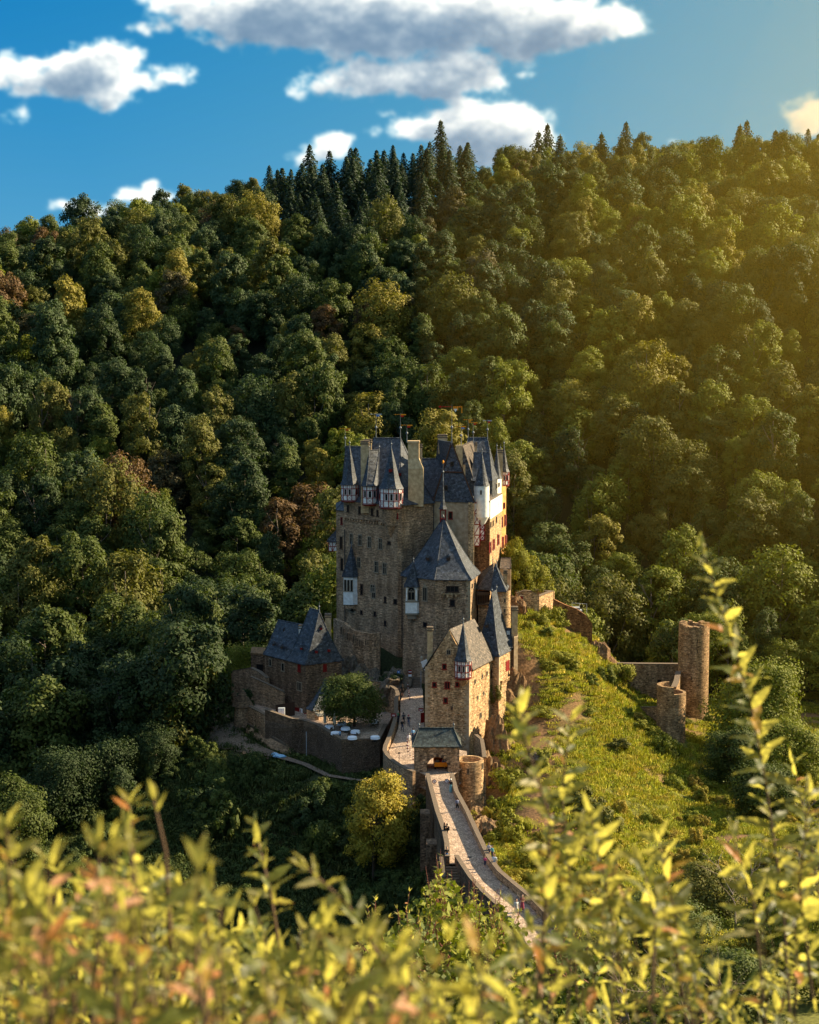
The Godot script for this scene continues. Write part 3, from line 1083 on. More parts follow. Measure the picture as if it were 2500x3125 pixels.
func shutters(parent: Node3D, f: Array, p: Vector2, w: float, h: float) -> void:
	# a window with an open red shutter at each side
	window(parent, f, p, w * 0.45, h, M.window_stone, 1, 2, 0.08)
	var x: Vector3 = (f[1] - f[0])
	x.y = 0
	x = x.normalized()
	var nn := x.cross(UP).normalized()
	for s in [-1, 1]:
		var c := hit(f[0], f[1], p.x + s * w * 0.38, p.y)
		if nn.dot(Vector3(0, CY, 0) - c) < 0: nn = -nn
		var W := hit(f[0], f[1], p.x - w * 0.14, p.y).distance_to(hit(f[0], f[1], p.x + w * 0.14, p.y))
		var Hh := hit(f[0], f[1], p.x, p.y - h / 2).distance_to(hit(f[0], f[1], p.x, p.y + h / 2))
		var b := MB.new()
		b.box(c + nn * 0.06, Vector3(W, Hh, 0.07), Basis(x, UP, nn))
		wpart("shutter", b, M.red_paint, parent)

func finial(parent: Node3D, p: Vector3, h: float, ball := 0.16) -> MeshInstance3D:
	var b := MB.new()
	b.lathe(p, [Vector2(0.10, -0.3), Vector2(0.05, h * 0.35), Vector2(ball * 0.5, h * 0.37), Vector2(ball, h * 0.37 + ball), Vector2(ball * 0.5, h * 0.37 + ball * 1.9), Vector2(0.035, h * 0.37 + ball * 2.1), Vector2(0.02, h)], 8)
	return wpart("finial", b, M.lead, parent)

func vane(parent: Node3D, p: Vector3, h: float, upper: Material, lower: Material, w := 0.85) -> void:
	var o := finial(parent, p, h, 0.24)
	var y := p + UP * (h - 0.25)
	var b := MB.new()
	b.box(y + Vector3(w * 0.55, 0.0, 0), Vector3(w, 0.20, 0.04))
	b.box(y + Vector3(-w * 0.45, 0.03, 0), Vector3(w * 0.8, 0.06, 0.05))
	b.tri(y + Vector3(-w * 1.15, 0.03, 0), y + Vector3(-w * 0.8, 0.16, 0), y + Vector3(-w * 0.8, -0.1, 0))
	part("vane", b.mesh(), upper, o)
	var c := MB.new()
	c.box(y + Vector3(w * 0.35, -0.25, 0), Vector3(w * 0.6, 0.26, 0.045))
	part("vane", c.mesh(), lower, o)

func chimney(parent: Node3D, a: Vector2, c: Vector2, d: float, deep: float, m: Material, cap := true) -> void:
	# a is the upper left corner in the photo, c the lower right
	var pa := P(a.x, a.y, d)
	var pc := P(c.x, c.y, d)
	var w := absf(Q(c.x, d, pa.y).x - pa.x)
	var mid := Vector3((pa.x + Q(c.x, d, pa.y).x) / 2, (pa.y + pc.y) / 2 - 1.0, -d - deep / 2)
	var b := MB.new()
	b.box(mid, Vector3(w, pa.y - pc.y + 2.0, deep))
	var o := wpart("chimney", b, m, parent)
	if cap:
		var k := MB.new()
		var t := Vector3(mid.x, pa.y, mid.z)
		k.box(t - UP * 0.25, Vector3(w + 0.22, 0.18, deep + 0.22))
		k.box(t + UP * 0.12, Vector3(w + 0.12, 0.22, deep + 0.12))
		k.box(t + UP * 0.24, Vector3(w * 0.7, 0.06, deep * 0.7))
		part("cap", k.mesh(), M.coping, o)

# a corner turret of red timber and white panels: centre at the foot of the timber part
func turret(parent: Node3D, o: Vector3, h: float, r: float, top: float, sides: int, corbel: float, roof_m: Material, rh := 1.18) -> MeshInstance3D:
	var a0 := PI / 2 - PI / sides
	var b := MB.new()
	b.lathe(o, [Vector2(r, -0.05), Vector2(r, h + 0.1)], sides, false, a0)
	var wall := wpart("turret", b, M.plaster_white, parent)
	var tb := MB.new()
	var pn := MB.new()
	for i in sides:
		var e1 := Vector3(cos(a0 + TAU * i / sides), 0, sin(a0 + TAU * i / sides)) * r
		var e2 := Vector3(cos(a0 + TAU * (i + 1) / sides), 0, sin(a0 + TAU * (i + 1) / sides)) * r
		var side := (e2 - e1).normalized()
		var nn := (e1 + e2).normalized()
		var bs := Basis(side, UP, nn)
		var l := (e2 - e1).length()
		var mid := o + (e1 + e2) / 2
		tb.box(o + e1 + UP * h * 0.5, Vector3(0.11, h, 0.13), bs)
		for y in [0.02, 0.34, 0.76, 0.985]:
			tb.box(mid + UP * h * y, Vector3(l, 0.10, 0.1), bs)
		tb.box(mid + UP * h * 0.87, Vector3(0.045, h * 0.2, 0.07), bs)
		# crossed braces below, a window or a panel above
		for s in ([-1, 1] if i % 2 == 0 else []):
			tb.bar(mid - side * s * l * 0.46 + UP * h * 0.05, mid + side * s * l * 0.46 + UP * h * 0.32, 0.042, 0.07, side)
		if i % 3 != 2:
			tb.box(mid + side * l * 0.27 + UP * h * 0.55, Vector3(0.045, h * 0.38, 0.08), bs)
			pn.box(mid - side * l * 0.06 + UP * h * 0.55, Vector3(l * 0.42, h * 0.34, 0.05), bs)
	part("timber_frame", tb.mesh(), M.timber_red, wall)
	part("window_glazing", pn.mesh(), M.glass_dark, wall).set_meta("kind", "stuff")
	var sl := MB.new()
	sl.lathe(o, [Vector2(r * 0.86, -0.32), Vector2(r * 1.03, -0.20), Vector2(r * 1.05, -0.05)], 20, false)
	part("sill", sl.mesh(), M.timber_red, wall)
	if corbel > 0.0:
		var cb := MB.new()
		cb.lathe(o, [Vector2(0.2, -corbel), Vector2(r * 0.55, -corbel * 0.6), Vector2(r * 0.78, -0.4), Vector2(r * 0.7, -0.3)], 16)
		part("corbel", cb.mesh(), M.stone_grey, wall)
	var R := r * rh
	var H := top - (o.y + h)
	var rf := MB.new()
	rf.lathe(o + UP * h, [Vector2(r * 0.9, 0.02), Vector2(R, -0.05), Vector2(R * 0.80, H * 0.10), Vector2(R * 0.64, H * 0.24), Vector2(R * 0.50, H * 0.42), Vector2(R * 0.32, H * 0.65), Vector2(0.05, H)], 8 if r > 1 else 8, false, PI / 8)
	part("roof", rf.mesh(), roof_m, wall)
	finial(parent, Vector3(o.x, top, o.z), 1.2, 0.17)
	return wall

func cone_roof(parent: Node3D, o: Vector3, R: float, H: float, m: Material, sides := 14) -> void:
	var rf := MB.new()
	rf.lathe(o, [Vector2(R * 0.8, 0.02), Vector2(R, -0.04), Vector2(R * 0.8, H * 0.1), Vector2(R * 0.58, H * 0.34), Vector2(R * 0.3, H * 0.68), Vector2(0.04, H)], sides, false)
	wpart("roof", rf, m, parent)
	finial(parent, o + UP * H, 1.0, 0.15)

func dormer(parent: Node3D, p: Vector3, s: float, red := true) -> void:
	# a small pointed dormer, front towards +z
	var b := MB.new()
	var a := p + Vector3(-s * 0.5, 0, 0.35)
	var c := p + Vector3(s * 0.5, 0, 0.35)
	var t := p + Vector3(0, s * 1.9, 0.2)
	var k := p + Vector3(0, s * 0.9, -1.6)
	b.tri(a + Vector3(-0.1, s * 0.7, 0.1), t, k)
	b.tri(t, c + Vector3(0.1, s * 0.7, 0.1), k)
	b.tri(a + UP * s * 0.8, c + UP * s * 0.8, t)
	b.quad(a, a + UP * s * 0.8, k, k - UP * s)
	b.quad(c, c + UP * s * 0.8, k, k - UP * s)
	var o := wpart("dormer", b, M.slate, parent)
	var w := MB.new()
	w.box((a + c) / 2 + UP * s * 0.4, Vector3(s * 0.95, s * 0.8, 0.06))
	part("dormer_window", w.mesh(), M.red_paint if red else M.window_dark, o)

func frieze(parent: Node3D, f0: Vector3, f1: Vector3, step: float, m: Material) -> void:
	# little corbels under a string course
	var b := MB.new()
	var x := f1 - f0
	var l := x.length()
	x /= l
	var h := Vector3(x.x, 0, x.z).normalized()
	var nn := h.cross(UP)
	if nn.dot(Vector3(0, CY, 0) - f0) < 0: nn = -nn
	var n := int(l / step)
	for i in n:
		b.box(f0 + x * (i + 0.5) * step + nn * 0.1, Vector3(step * 0.45, 0.45, 0.3), Basis(h, UP, nn))
	var o := wpart("corbel_row", b, m, parent)
	var s := MB.new()
	s.box((f0 + f1) / 2 + UP * 0.32 + nn * 0.12, Vector3(l, 0.18, 0.36), Basis(h, UP, nn))
	part("string_course", s.mesh(), m, o)

# ---------------------------------------------------------------- the castle
func make_castle() -> void:
	make_turret_house()
	make_plaster_house()
	make_east_wing()
	make_chapel_house()
	make_gate_house()
	make_square_tower()

func make_turret_house() -> void:
	var ye := P(1228, 1541, 236.5).y
	var poly := []
	for q in [[1050, 245], [1160, 239.5], [1200, 237.2], [1214, 236.5], [1226, 236.6], [1237, 237.4], [1323, 241], [1335, 258], [1046, 260]]:
		poly.append(Q(q[0], q[1], ye))
	var o := house("turreted_house", "tall grey stone castle house with three red and white corner turrets", "castle house", Vector3(poly[3].x, 8, poly[3].z))
	walls(o, poly, 3.0, ye, M.stone_grey)
	# set-back strip at the left with a half-timbered bay
	var y2 := P(1028, 1555, 248).y
	var strip := [Q(1026, 248, y2), Q(1051, 246.5, y2), Q(1052, 258, y2), Q(1026, 260, y2)]
	walls(o, strip, 3.0, y2, M.stone_grey)
	roof(o, strip, [P(1052, 1525, 252)], [0, 0, 0, 0], 1.0, M.slate, 0.3)
	for w in [[175, 945, 12, 60, 1], [172, 1130, 18, 100, 0], [178, 1315, 18, 100, 0]]:
		window(o, [strip[0], strip[1]], cA(w[0], w[1]), w[2] / 2.78, w[3] / 2.78, M.timber_red if w[4] else M.window_dark)
	var bay := P(1017, 1681, 249)
	var bb := MB.new()
	bb.box(bay + UP * 0.85, Vector3(1.5, 1.7, 1.6))
	var bw := wpart("timber_bay", bb, M.plaster_white, o)
	var bt := MB.new()
	for x in [-0.75, -0.05, 0.68]:
		bt.box(bay + Vector3(x, 0.85, 0.8), Vector3(0.12, 1.7, 0.1))
	for y in [0.05, 0.85, 1.65]:
		bt.box(bay + Vector3(0, y, 0.8), Vector3(1.56, 0.12, 0.11))
	bt.bar(bay + Vector3(-0.7, 1.6, 0.8), bay + Vector3(-0.1, 0.1, 0.8), 0.1, 0.09)
	bt.bar(bay + Vector3(0.65, 1.6, 0.8), bay + Vector3(0.0, 0.1, 0.8), 0.1, 0.09)
	part("timber_frame", bt.mesh(), M.timber_red, bw)
	var br := [bay + Vector3(-0.8, 1.75, 0.85), bay + Vector3(0.9, 1.75, 0.85), bay + Vector3(0.9, 1.75, -0.9), bay + Vector3(-0.8, 1.75, -0.9)]
	roof(o, br, [bay + Vector3(0.9, 4.0, -0.2)], [0, 0, 0, 0], 1.0, M.slate, 0.35)
	# windows of the front: [x, y, width, height, columns, rows, kind]
	for w in [[230, 840, 14, 55, 1, 1, 0], [328, 855, 16, 62, 1, 1, 0], [434, 870, 13, 58, 1, 1, 0], [480, 880, 12, 52, 1, 1, 0], [578, 905, 22, 40, 1, 1, 2], [640, 903, 22, 42, 1, 1, 2],
			[258, 1098, 26, 88, 2, 2, 1], [333, 1108, 30, 88, 2, 2, 1], [412, 1125, 28, 92, 2, 2, 1], [505, 1140, 30, 92, 2, 2, 1], [578, 1132, 24, 24, 1, 1, 0],
			[322, 1298, 28, 90, 2, 2, 1], [470, 1335, 30, 92, 2, 2, 1], [540, 1348, 28, 92, 2, 2, 1], [345, 1505, 20, 45, 1, 1, 0], [440, 1518, 36, 60, 2, 1, 1]]:
		var p := cA(w[0], w[1])
		window(o, face_of(poly, p.x), p, w[2] / 2.78, w[3] / 2.78, [M.window_dark, M.window_stone, M.timber_red][w[6]], w[4], w[5], 0.13)
	for w in [[1180, 55, 15, 80, 1], [1283, 80, 30, 92, 2], [1380, 140, 14, 52, 1], [1463, 155, 22, 40, 1], [1100, 220, 14, 28, 1], [1178, 247, 15, 32, 1], [1293, 260, 15, 36, 1], [1380, 340, 15, 40, 1]]:
		var p := cB(w[0], w[1])
		window(o, face_of(poly, p.x), p, w[2] / 2.78, w[3] / 2.78, M.window_stone if w[4] == 2 else M.window_dark, w[4], w[4], 0.12)
	for k in 3:
		var a: Vector3 = poly[k]
		var b: Vector3 = poly[k + 1]
		var va := hit(poly[0], poly[1], 1052, 1582).y - k * 0.25
		frieze(o, Vector3(a.x, va, a.z), Vector3(b.x, va - 0.25, b.z), 0.62, M.stone_grey)
	var pipe := MB.new()
	for q in [[1323.5, 240.6, ye - 0.3, 12.0], [1052, 244.6, ye - 5.0, 9.0]]:
		pipe.bar(Q(q[0], q[1], q[2]) + Vector3(0, 0, 0.12), Vector3(Q(q[0], q[1], q[2]).x, q[3], -q[1] + 0.12), 0.14, 0.14)
	wpart("downpipe", pipe, M.iron, o)
	# roofs
	var ra := [Q(1043, 245.5, ye), Q(1110, 242, ye), Q(1112, 260, ye), Q(1040, 262, ye)]
	var ta := P(1055, 1363, 251)
	roof(o, ra, [ta, Vector3(P(1106, 1364, 251).x, ta.y, -251)], [0, 1, 1, 0], 1.25, M.slate, 0.2)
	var rb := [Q(1100, 242.6, ye), poly[1], poly[3], poly[4], poly[6], poly[7], Q(1100, 260, ye)]
	var tb := P(1140, 1337, 249)
	var tc := Vector3(P(1223, 1338, 249).x, tb.y, -248.6)
	roof(o, rb, [tb, tc], [0, 0, 1, 1, 1, 1, 0], 1.3, M.slate, 0.35)
	# the low roof behind the big chimney
	var rc := [Q(1270, 246, ye), Q(1345, 246, ye), Q(1345, 258, ye), Q(1270, 258, ye)]
	var td := P(1272, 1400, 252)
	roof(o, rc, [td, Vector3(P(1345, 1400, 252).x, td.y, -252)], [0, 1, 1, 0], 1.0, M.slate, 0.2)
	chimney(o, Vector2(1101, 1350), Vector2(1126, 1530), 241.0, 1.5, M.chimney_plaster)
	chimney(o, Vector2(1111, 1345), Vector2(1134, 1380), 246.0, 1.2, M.chimney_plaster)
	chimney(o, Vector2(1280, 1360), Vector2(1289, 1400), 246.0, 0.8, M.chimney_plaster)
	# the big chimney: wide below, narrow above
	var cb := MB.new()
	var yb := P(1270, 1528, 238.5).y
	var lo := [Q(1246, 238.5, yb), Q(1292, 238.5, yb), Q(1294, 241.5, yb), Q(1249, 241.5, yb)]
	cb.prism(lo, yb - 1.0, P(1270, 1430, 238.5).y)
	var up := [Q(1245, 239.2, 44), Q(1279, 239.2, 44), Q(1280, 241.5, 44), Q(1247, 241.5, 44)]
	var y1 := P(1262, 1430, 238.5).y
	var y3 := P(1262, 1400, 238.5).y
	for i in 4:
		var j := (i + 1) % 4
		cb.quad(Vector3(lo[i].x, y1, lo[i].z), Vector3(lo[j].x, y1, lo[j].z), Vector3(up[j].x, y3, up[j].z), Vector3(up[i].x, y3, up[i].z))
	cb.prism(up, y3, P(1262, 1350, 239).y)
	var big := wpart("chimney", cb, M.chimney_plaster, o)
	var cc := MB.new()
	cc.prism(grown(up, 0.16), P(1262, 1352, 239).y, P(1262, 1346, 239).y)
	part("cap", cc.mesh(), M.chimney_plaster, big)
	# turrets
	var t1 := P(1068, 1526, 244.3)
	turret(o, t1, P(1068, 1478, 244.3).y - t1.y, 1.5, P(1071, 1362, 244.3).y, 12, 0.0, M.slate)
	var t3 := P(1194.6, 1546, 237.6)
	turret(o, t3, P(1194.6, 1489, 237.6).y - t3.y, 2.0, P(1190, 1366, 237.6).y, 14, 5.2, M.slate, 1.13)
	dormer(o, t3 + Vector3(-0.1, 5.9, 1.15), 0.62)
	dormer(o, P(1220, 1452, 241.8), 0.6)
	# the middle turret has a short ridge
	var t2 := P(1129, 1537, 240.6)
	var h2 := P(1129, 1482, 240.6).y - t2.y
	turret(o, t2, h2, 1.25, t2.y + h2 + 1.0, 8, 0.0, M.slate, 1.1)
	var e2 := []
	for i in 8:
		var a := PI / 2 - PI / 8 + TAU * i / 8
		e2.append(t2 + UP * (h2 + 0.05) + Vector3(cos(a) * 1.45, 0, sin(a) * 1.45 - (1.2 if sin(a) < 0 else 0.0)))
	var tl := P(1127, 1375, 241.2)
	var tr := Vector3(P(1157, 1373, 242.0).x, tl.y, -242.4)
	roof(o, e2, [tl, tr], [0, 0, 0, 0, 1, 1, 1, 1] if e2[0].x < t2.x else [1, 0, 0, 0, 0, 0, 1, 1], 1.35, M.slate, 0.1)
	finial(o, tl, 1.2)
	finial(o, tr, 1.2)
	for q in [[1054, 1363, 251, 3.4, "gilt", "flag_red"], [1148, 1337, 249, 4.4, "grey_metal", "flag_blue"], [1222, 1338, 249, 4.4, "gilt", "flag_red"], [1242, 1345, 255, 3.0, "gilt", "flag_red"]]:
		vane(o, P(q[0], q[1], q[2]), q[3], M[q[4]], M[q[5]], 0.95)
	# the spired stone bay on the front
	var f := face_of(poly, 1075)
	var c := hit(f[0], f[1], 1072, 1842)
	var bs := c + Vector3(0, 0, 0.6)
	var y4 := hit(f[0], f[1], 1072, 1756).y
	var ob := MB.new()
	var oh := y4 - bs.y
	var op := [bs + Vector3(-1.3, 0, 0.5), bs + Vector3(0.35, 0, 0.9), bs + Vector3(1.25, 0, 0.3), bs + Vector3(1.25, 0, -1.2), bs + Vector3(-1.3, 0, -1.0)]
	ob.prism(op, bs.y, bs.y + oh * 0.42)
	ob.prism(grown(op, -0.06), bs.y + oh * 0.42, y4)
	var ow := wpart("bay", ob, M.plaster_white, o)
	var cor := MB.new()
	cor.prism(grown(op, -0.35), bs.y - 0.8, bs.y)
	part("corbel", cor.mesh(), M.stone_grey, ow)
	for i in 3:
		var x: float = -0.95 + i * 0.55
		window_at(o, bs + Vector3(x, oh * 0.68, 0.58 + i * 0.13), Vector3(1, 0, 0.24).normalized(), Vector3(-0.24, 0, 1).normalized(), 0.38, oh * 0.4, M.window_stone, 1, 1, 0.07)
	roof(o, [op[0] + UP * oh, op[1] + UP * oh, op[2] + UP * oh, op[3] + UP * oh, op[4] + UP * oh], [P(1073, 1663, 243)], [0, 0, 0, 0, 0], 1.15, M.slate, 0.25)
	finial(o, P(1073, 1664, 243), 0.9, 0.1)

func make_plaster_house() -> void:
	var ye := P(1447, 1533, 238).y
	var poly := [Q(1325, 241.2, ye), Q(1447, 238.2, ye), Q(1452, 256, ye), Q(1322, 258, ye)]
	var o := house("plastered_house", "pale plastered castle house with a tall slate gable roof, behind the chapel roof", "castle house", Vector3(poly[1].x, 10, poly[1].z))
	walls(o, poly, 6.0, ye, M.plaster_tan)
	var q := MB.new()
	q.box(Vector3(Q(1438, 238.4, ye).x, (ye + 14) / 2, -238.25), Vector3(0.95, ye - 14, 0.3))
	wpart("corner_stones", q, M.stone_tan, o)
	var tf := PV(cE(425, 382), 241.8)
	var tb := Vector3(PV(cE(200, 360), 250.0).x, tf.y, -250.0)
	var rf := roof(o, poly, [tf, tb], [0, 0, 1, 1], 1.0, M.slate, 0.25)
	var g := grown(poly, 0.25)
	var vb := MB.new()
	vb.bar(g[0] + Vector3(0, 0, 0.08), tf + Vector3(0, 0.1, 0.1), 0.22, 0.16)
	vb.bar(g[1] + Vector3(0, 0, 0.08), tf + Vector3(0, 0.1, 0.1), 0.22, 0.16)
	vb.bar(g[0].lerp(tf, 0.5) + Vector3(0, 0, 0.12), g[1].lerp(tf, 0.5) + Vector3(0, 0, 0.12), 0.16, 0.2)
	part("verge_board", vb.mesh(), M.board_brown, rf)
	var sl := [g[0] + Vector3(0, 0, 0.0), g[1]]
	for w in [[1112, 460, 24, 32], [1060, 665, 22, 38], [1172, 665, 24, 40]]:
		var p := cA(w[0], w[1])
		# on the leaning gable: place by depth between eave and ridge
		var f: float = (p.y - 1533.0) / (scr(tf).y - 1533.0)
		var d := lerpf(239.5, 241.8, f)
		var c := P(p.x, p.y, d - 0.15)
		window_at(o, c, Vector3.RIGHT, Vector3.BACK, w[2] / 2.78 / 18.2, w[3] / 2.78 / 18.2, M.window_dark, 1, 1, 0.1)
	window(o, [poly[0], poly[1]], cA(1100, 898), 11, 22, M.timber_red, 1, 1, 0.12)
	chimney(o, cE(200, 272), cE(352, 380), 250.0, 1.6, M.chimney_plaster)
	# the big banner vane with a white shield
	var vp := PV(cE(425, 390), 241.6)
	var pole := finial(o, vp, 6.6, 0.26)
	var b := MB.new()
	var y := vp + UP * 6.1
	b.box(y + Vector3(0.65, -0.2, 0), Vector3(0.85, 0.7, 0.05))
	b.box(y + Vector3(1.4, 0.05, 0), Vector3(0.7, 0.2, 0.05))
	b.box(y + Vector3(1.7, -0.5, 0), Vector3(0.18, 1.0, 0.05))
	part("banner", b.mesh(), M.gilt, pole)
	var b2 := MB.new()
	b2.box(y + Vector3(-1.0, 0.05, 0), Vector3(1.9, 0.1, 0.06))
	b2.tri(y + Vector3(-2.3, 0.05, 0), y + Vector3(-1.9, 0.3, 0), y + Vector3(-1.9, -0.2, 0))
	for i in 4:
		b2.box(y + Vector3(0.4 + i * 0.35, 0.02, 0.01), Vector3(0.07, 0.26, 0.07))
	part("arrow", b2.mesh(), M.flag_red, pole)
	var b3 := MB.new()
	b3.tri(y + Vector3(0.3, -0.3, 0.04), y + Vector3(0.95, -0.3, 0.04), y + Vector3(0.62, -0.85, 0.04))
	b3.tri(y + Vector3(0.3, -0.3, -0.04), y + Vector3(0.95, -0.3, -0.04), y + Vector3(0.62, -0.85, -0.04))
	part("shield", b3.mesh(), M.white_paint, pole)

func timber_panel(parent: Node3D, a: Vector3, x: Vector3, nn: Vector3, w: float, h: float, cols: int, rows: int) -> void:
	# white panel wall with red posts, rails and braces; a is its lower left corner
	var bs := Basis(x, UP, nn)
	var b := MB.new()
	b.box(a + x * w / 2 + UP * h / 2 - nn * 0.3, Vector3(w, h, 0.6), bs)
	var o := wpart("timber_wall", b, M.plaster_white, parent)
	var t := MB.new()
	for i in cols + 1:
		t.box(a + x * (w * i / cols) + UP * h / 2, Vector3(0.17, h, 0.14), bs)
	for j in rows + 1:
		t.box(a + x * w / 2 + UP * (h * j / rows), Vector3(w, 0.17, 0.13), bs)
	for i in cols:
		for j in rows:
			var p := a + x * (w * i / cols) + UP * (h * j / rows)
			var q := a + x * (w * (i + 1) / cols) + UP * (h * (j + 1) / rows)
			var p2 := a + x * (w * (i + 1) / cols) + UP * (h * j / rows)
			var q2 := a + x * (w * i / cols) + UP * (h * (j + 1) / rows)
			t.bar(p, q, 0.12, 0.11, x)
			if (i + j) % 2 == 0: t.bar(p2, q2, 0.08, 0.105, x)
	part("timber_frame", t.mesh(), M.timber_red, o)

func make_east_wing() -> void:
	var ye := P(1494, 1530, 241).y
	var poly := [Q(1446, 241.4, ye), Q(1494, 241, ye), Q(1530, 256, ye), Q(1549, 262, ye), Q(1549, 274, ye), Q(1446, 270, ye)]
	var o := house("sunny_east_wing", "sunlit castle wing with white round turret, red shutters and ochre walls", "castle house", Vector3(poly[1].x, 10, poly[1].z))
	walls(o, [poly[0], poly[1], poly[2], Q(1530, 270, ye), poly[5]], 4.0, ye, M.stone_red)
	var yo := PV(cE(1270, 1105), 259).y
	var ochre := [Q(1526, 257, yo), Q(1545, 260.5, yo), Q(1545, 272, yo), Q(1526, 271, yo)]
	walls(o, ochre, 4.0, yo, M.plaster_ochre)
	# the warm stone of the lower storeys, then the white storey on top
	var st := MB.new()
	var lo := P(1494, 1584, 241).y
	var n: Vector3 = (poly[2] - poly[1]).cross(UP).normalized()
	if n.dot(Vector3(0, CY, 0) - poly[1]) < 0: n = -n
	var wb := MB.new()
	var fx: Vector3 = (poly[2] - poly[1])
	var fl := fx.length()
	fx = fx.normalized()
	wb.box((poly[1] + poly[2]) / 2 + UP * ((lo - ye) / 2) - n * 0.4, Vector3(fl, ye - lo, 1.2), Basis(fx, UP, n))
	var white := wpart("white_storey", wb, M.plaster_white, o)
	var slit := MB.new()
	for q in [0.12, 0.38, 0.66]:
		slit.box(poly[1] + fx * fl * q + UP * (lo - ye) * (0.55 - q * 0.1) + n * 0.21, Vector3(0.25, 1.0, 0.04), Basis(fx, UP, n))
	part("slit", slit.mesh(), M.opening, white)
	st.box((poly[1] + poly[2]) / 2 + Vector3(0, 0, 0) + UP * ((lo + 8.0) / 2 - ye) - n * 0.5, Vector3(fl, lo - 8.0, 1.2), Basis(fx, UP, n))
	wpart("wall", st, M.stone_tan, o)
	var face := [poly[1] + n * 0.1, poly[2] + n * 0.1]
	for w in [[1435, 1172, 18, 95], [1465, 1146, 18, 92], [1503, 1105, 18, 90]]:
		shutters(o, face, cA(w[0], w[1]), w[2] / 2.78, w[3] / 2.78)
	for w in [[1440, 978, 8, 50], [1460, 965, 8, 50], [1488, 935, 9, 55]]:
		window(o, face, cA(w[0], w[1]), w[2] / 2.78, w[3] / 2.78, M.window_stone, 1, 1, 0.08)
	var of := [ochre[0], ochre[1]]
	for w in [[1535, 955, 17, 95], [1563, 940, 16, 95], [1543, 1128, 16, 100], [1568, 1110, 14, 90]]:
		shutters(o, of, cA(w[0], w[1]), w[2] / 2.78, w[3] / 2.78)
	window(o, of, cA(1553, 815), 5, 17, M.timber_red, 1, 1, 0.08)
	# timbered bay in the corner by the plastered house
	var tb := PV(cE(790, 2080), 240.0)
	var th := PV(cE(790, 1372), 240.0).y - tb.y
	timber_panel(o, tb, Vector3.RIGHT, Vector3.BACK, PV(cE(890, 1372), 240).x - tb.x, th, 1, 4)
	var tb2 := PV(cE(890, 1990), 240.4)
	timber_panel(o, tb2, Vector3(0.85, 0, -0.2).normalized(), Vector3(0.2, 0, 0.85).normalized(), 0.8, 2.7, 1, 3)
	# white round turret
	var t5 := PV(cE(915, 1600), 240.9)
	var h5 := PV(cE(915, 1082), 240.9).y
	var tw := MB.new()
	tw.lathe(Vector3(t5.x, 0, t5.z), [Vector2(0.5, t5.y - 1.4), Vector2(1.31, t5.y), Vector2(1.31, h5)], 24)
	wpart("round_turret", tw, M.plaster_white, o)
	cone_roof(o, Vector3(t5.x, h5, t5.z), 1.42, PV(cE(910, 545), 240.9).y - h5, M.slate, 18)
	window_at(o, Vector3(t5.x - 0.18, PV(cE(884, 1200), 239.6).y, t5.z + 1.3), Vector3.RIGHT, Vector3.BACK, 0.26, 0.66, M.window_stone, 1, 1, 0.06, M.opening)
	# roofs: the lit gable roof, the roof behind, the hipped roof in front
	var y1 := P(1462, 1515, 247).y
	var apex := PV(cE(602, 428), 247)
	var r1 := [Q(1362, 247, y1), Q(1462, 247, y1), Q(1478, 263, y1), Q(1392, 263, y1)]
	var back := Vector3(PV(cE(772, 360), 263).x, apex.y, -263)
	roof(o, r1, [apex, back], [0, 0, 1, 1], 1.0, M.slate_brown, 0.1)
	var gw := MB.new()
	gw.tri(r1[0] + Vector3(0, 0, 0.12), r1[1] + Vector3(0, 0, 0.12), apex + Vector3(0, 0, 0.12))
	gw.tri(r1[0] + Vector3(0, 0, -0.1), r1[1] + Vector3(0, 0, -0.1), apex + Vector3(0, 0, -0.1))
	wpart("slate_gable", gw, M.slate, o)
	chimney(o, cE(492, 424), cE(604, 1000), 246.4, 0.9, M.chimney_plaster, false)
	chimney(o, cE(614, 748), cE(650, 1000), 246.6, 0.7, M.chimney_plaster, false)
	chimney(o, cE(806, 398), cE(842, 520), 258.0, 0.8, M.chimney_plaster)
	var y2 := P(1510, 1460, 262).y
	var r2 := [Q(1412, 262, y2), Q(1512, 262, y2), Q(1516, 274, y2), Q(1412, 275, y2)]
	var ra := PV(cE(690, 302), 268)
	roof(o, r2, [ra, Vector3(PV(cE(1010, 297), 268).x, ra.y, -268)], [0, 1, 1, 0], 1.15, M.slate, 0.3)
	var y3 := P(1502, 1467, 246).y
	var r3 := [Q(1440, 246.5, y3), Q(1502, 246, y3), Q(1520, 254, y3), Q(1450, 256, y3)]
	var rc := PV(cE(792, 545), 251)
	roof(o, r3, [rc, Vector3(PV(cE(1046, 545), 251).x, rc.y, -250.4)], [0, 1, 1, 0], 1.2, M.slate, 0.2)
	walls(o, [Q(1492, 245.6, y3), Q(1503, 245.6, y3), Q(1519, 252.5, y3), Q(1508, 254, y3)], ye - 0.5, y3, M.slate_light, "slate_bay")
	window(o, [Q(1503, 245.5, y3), Q(1519, 252.4, y3)], cE(1158, 1100), 3.5, 16, M.window_stone, 1, 1, 0.06)
	walls(o, [Q(1516, 252.6, y3), Q(1530, 256.2, y3), Q(1532, 262, y3), Q(1512, 262, y3)], ye - 0.5, PV(cE(1200, 985), 255).y, M.plaster_white, "white_bay")
	window(o, [Q(1516, 252.5, y3), Q(1530, 256.1, y3)], cE(1200, 1072), 4, 12, M.window_stone, 1, 1, 0.06)
	# skirt roof over the white storey
	var sk := [Q(1494, 240.6, ye), Q(1532, 255.6, ye), Q(1524, 258, ye), Q(1490, 246, ye)]
	roof(o, sk, [P(1500, 1500, 247), P(1522, 1500, 256)], [0, 1, 1, 0], 1.0, M.slate_brown, 0.2)
	var sc := PV(cE(1165, 970), 256.5)
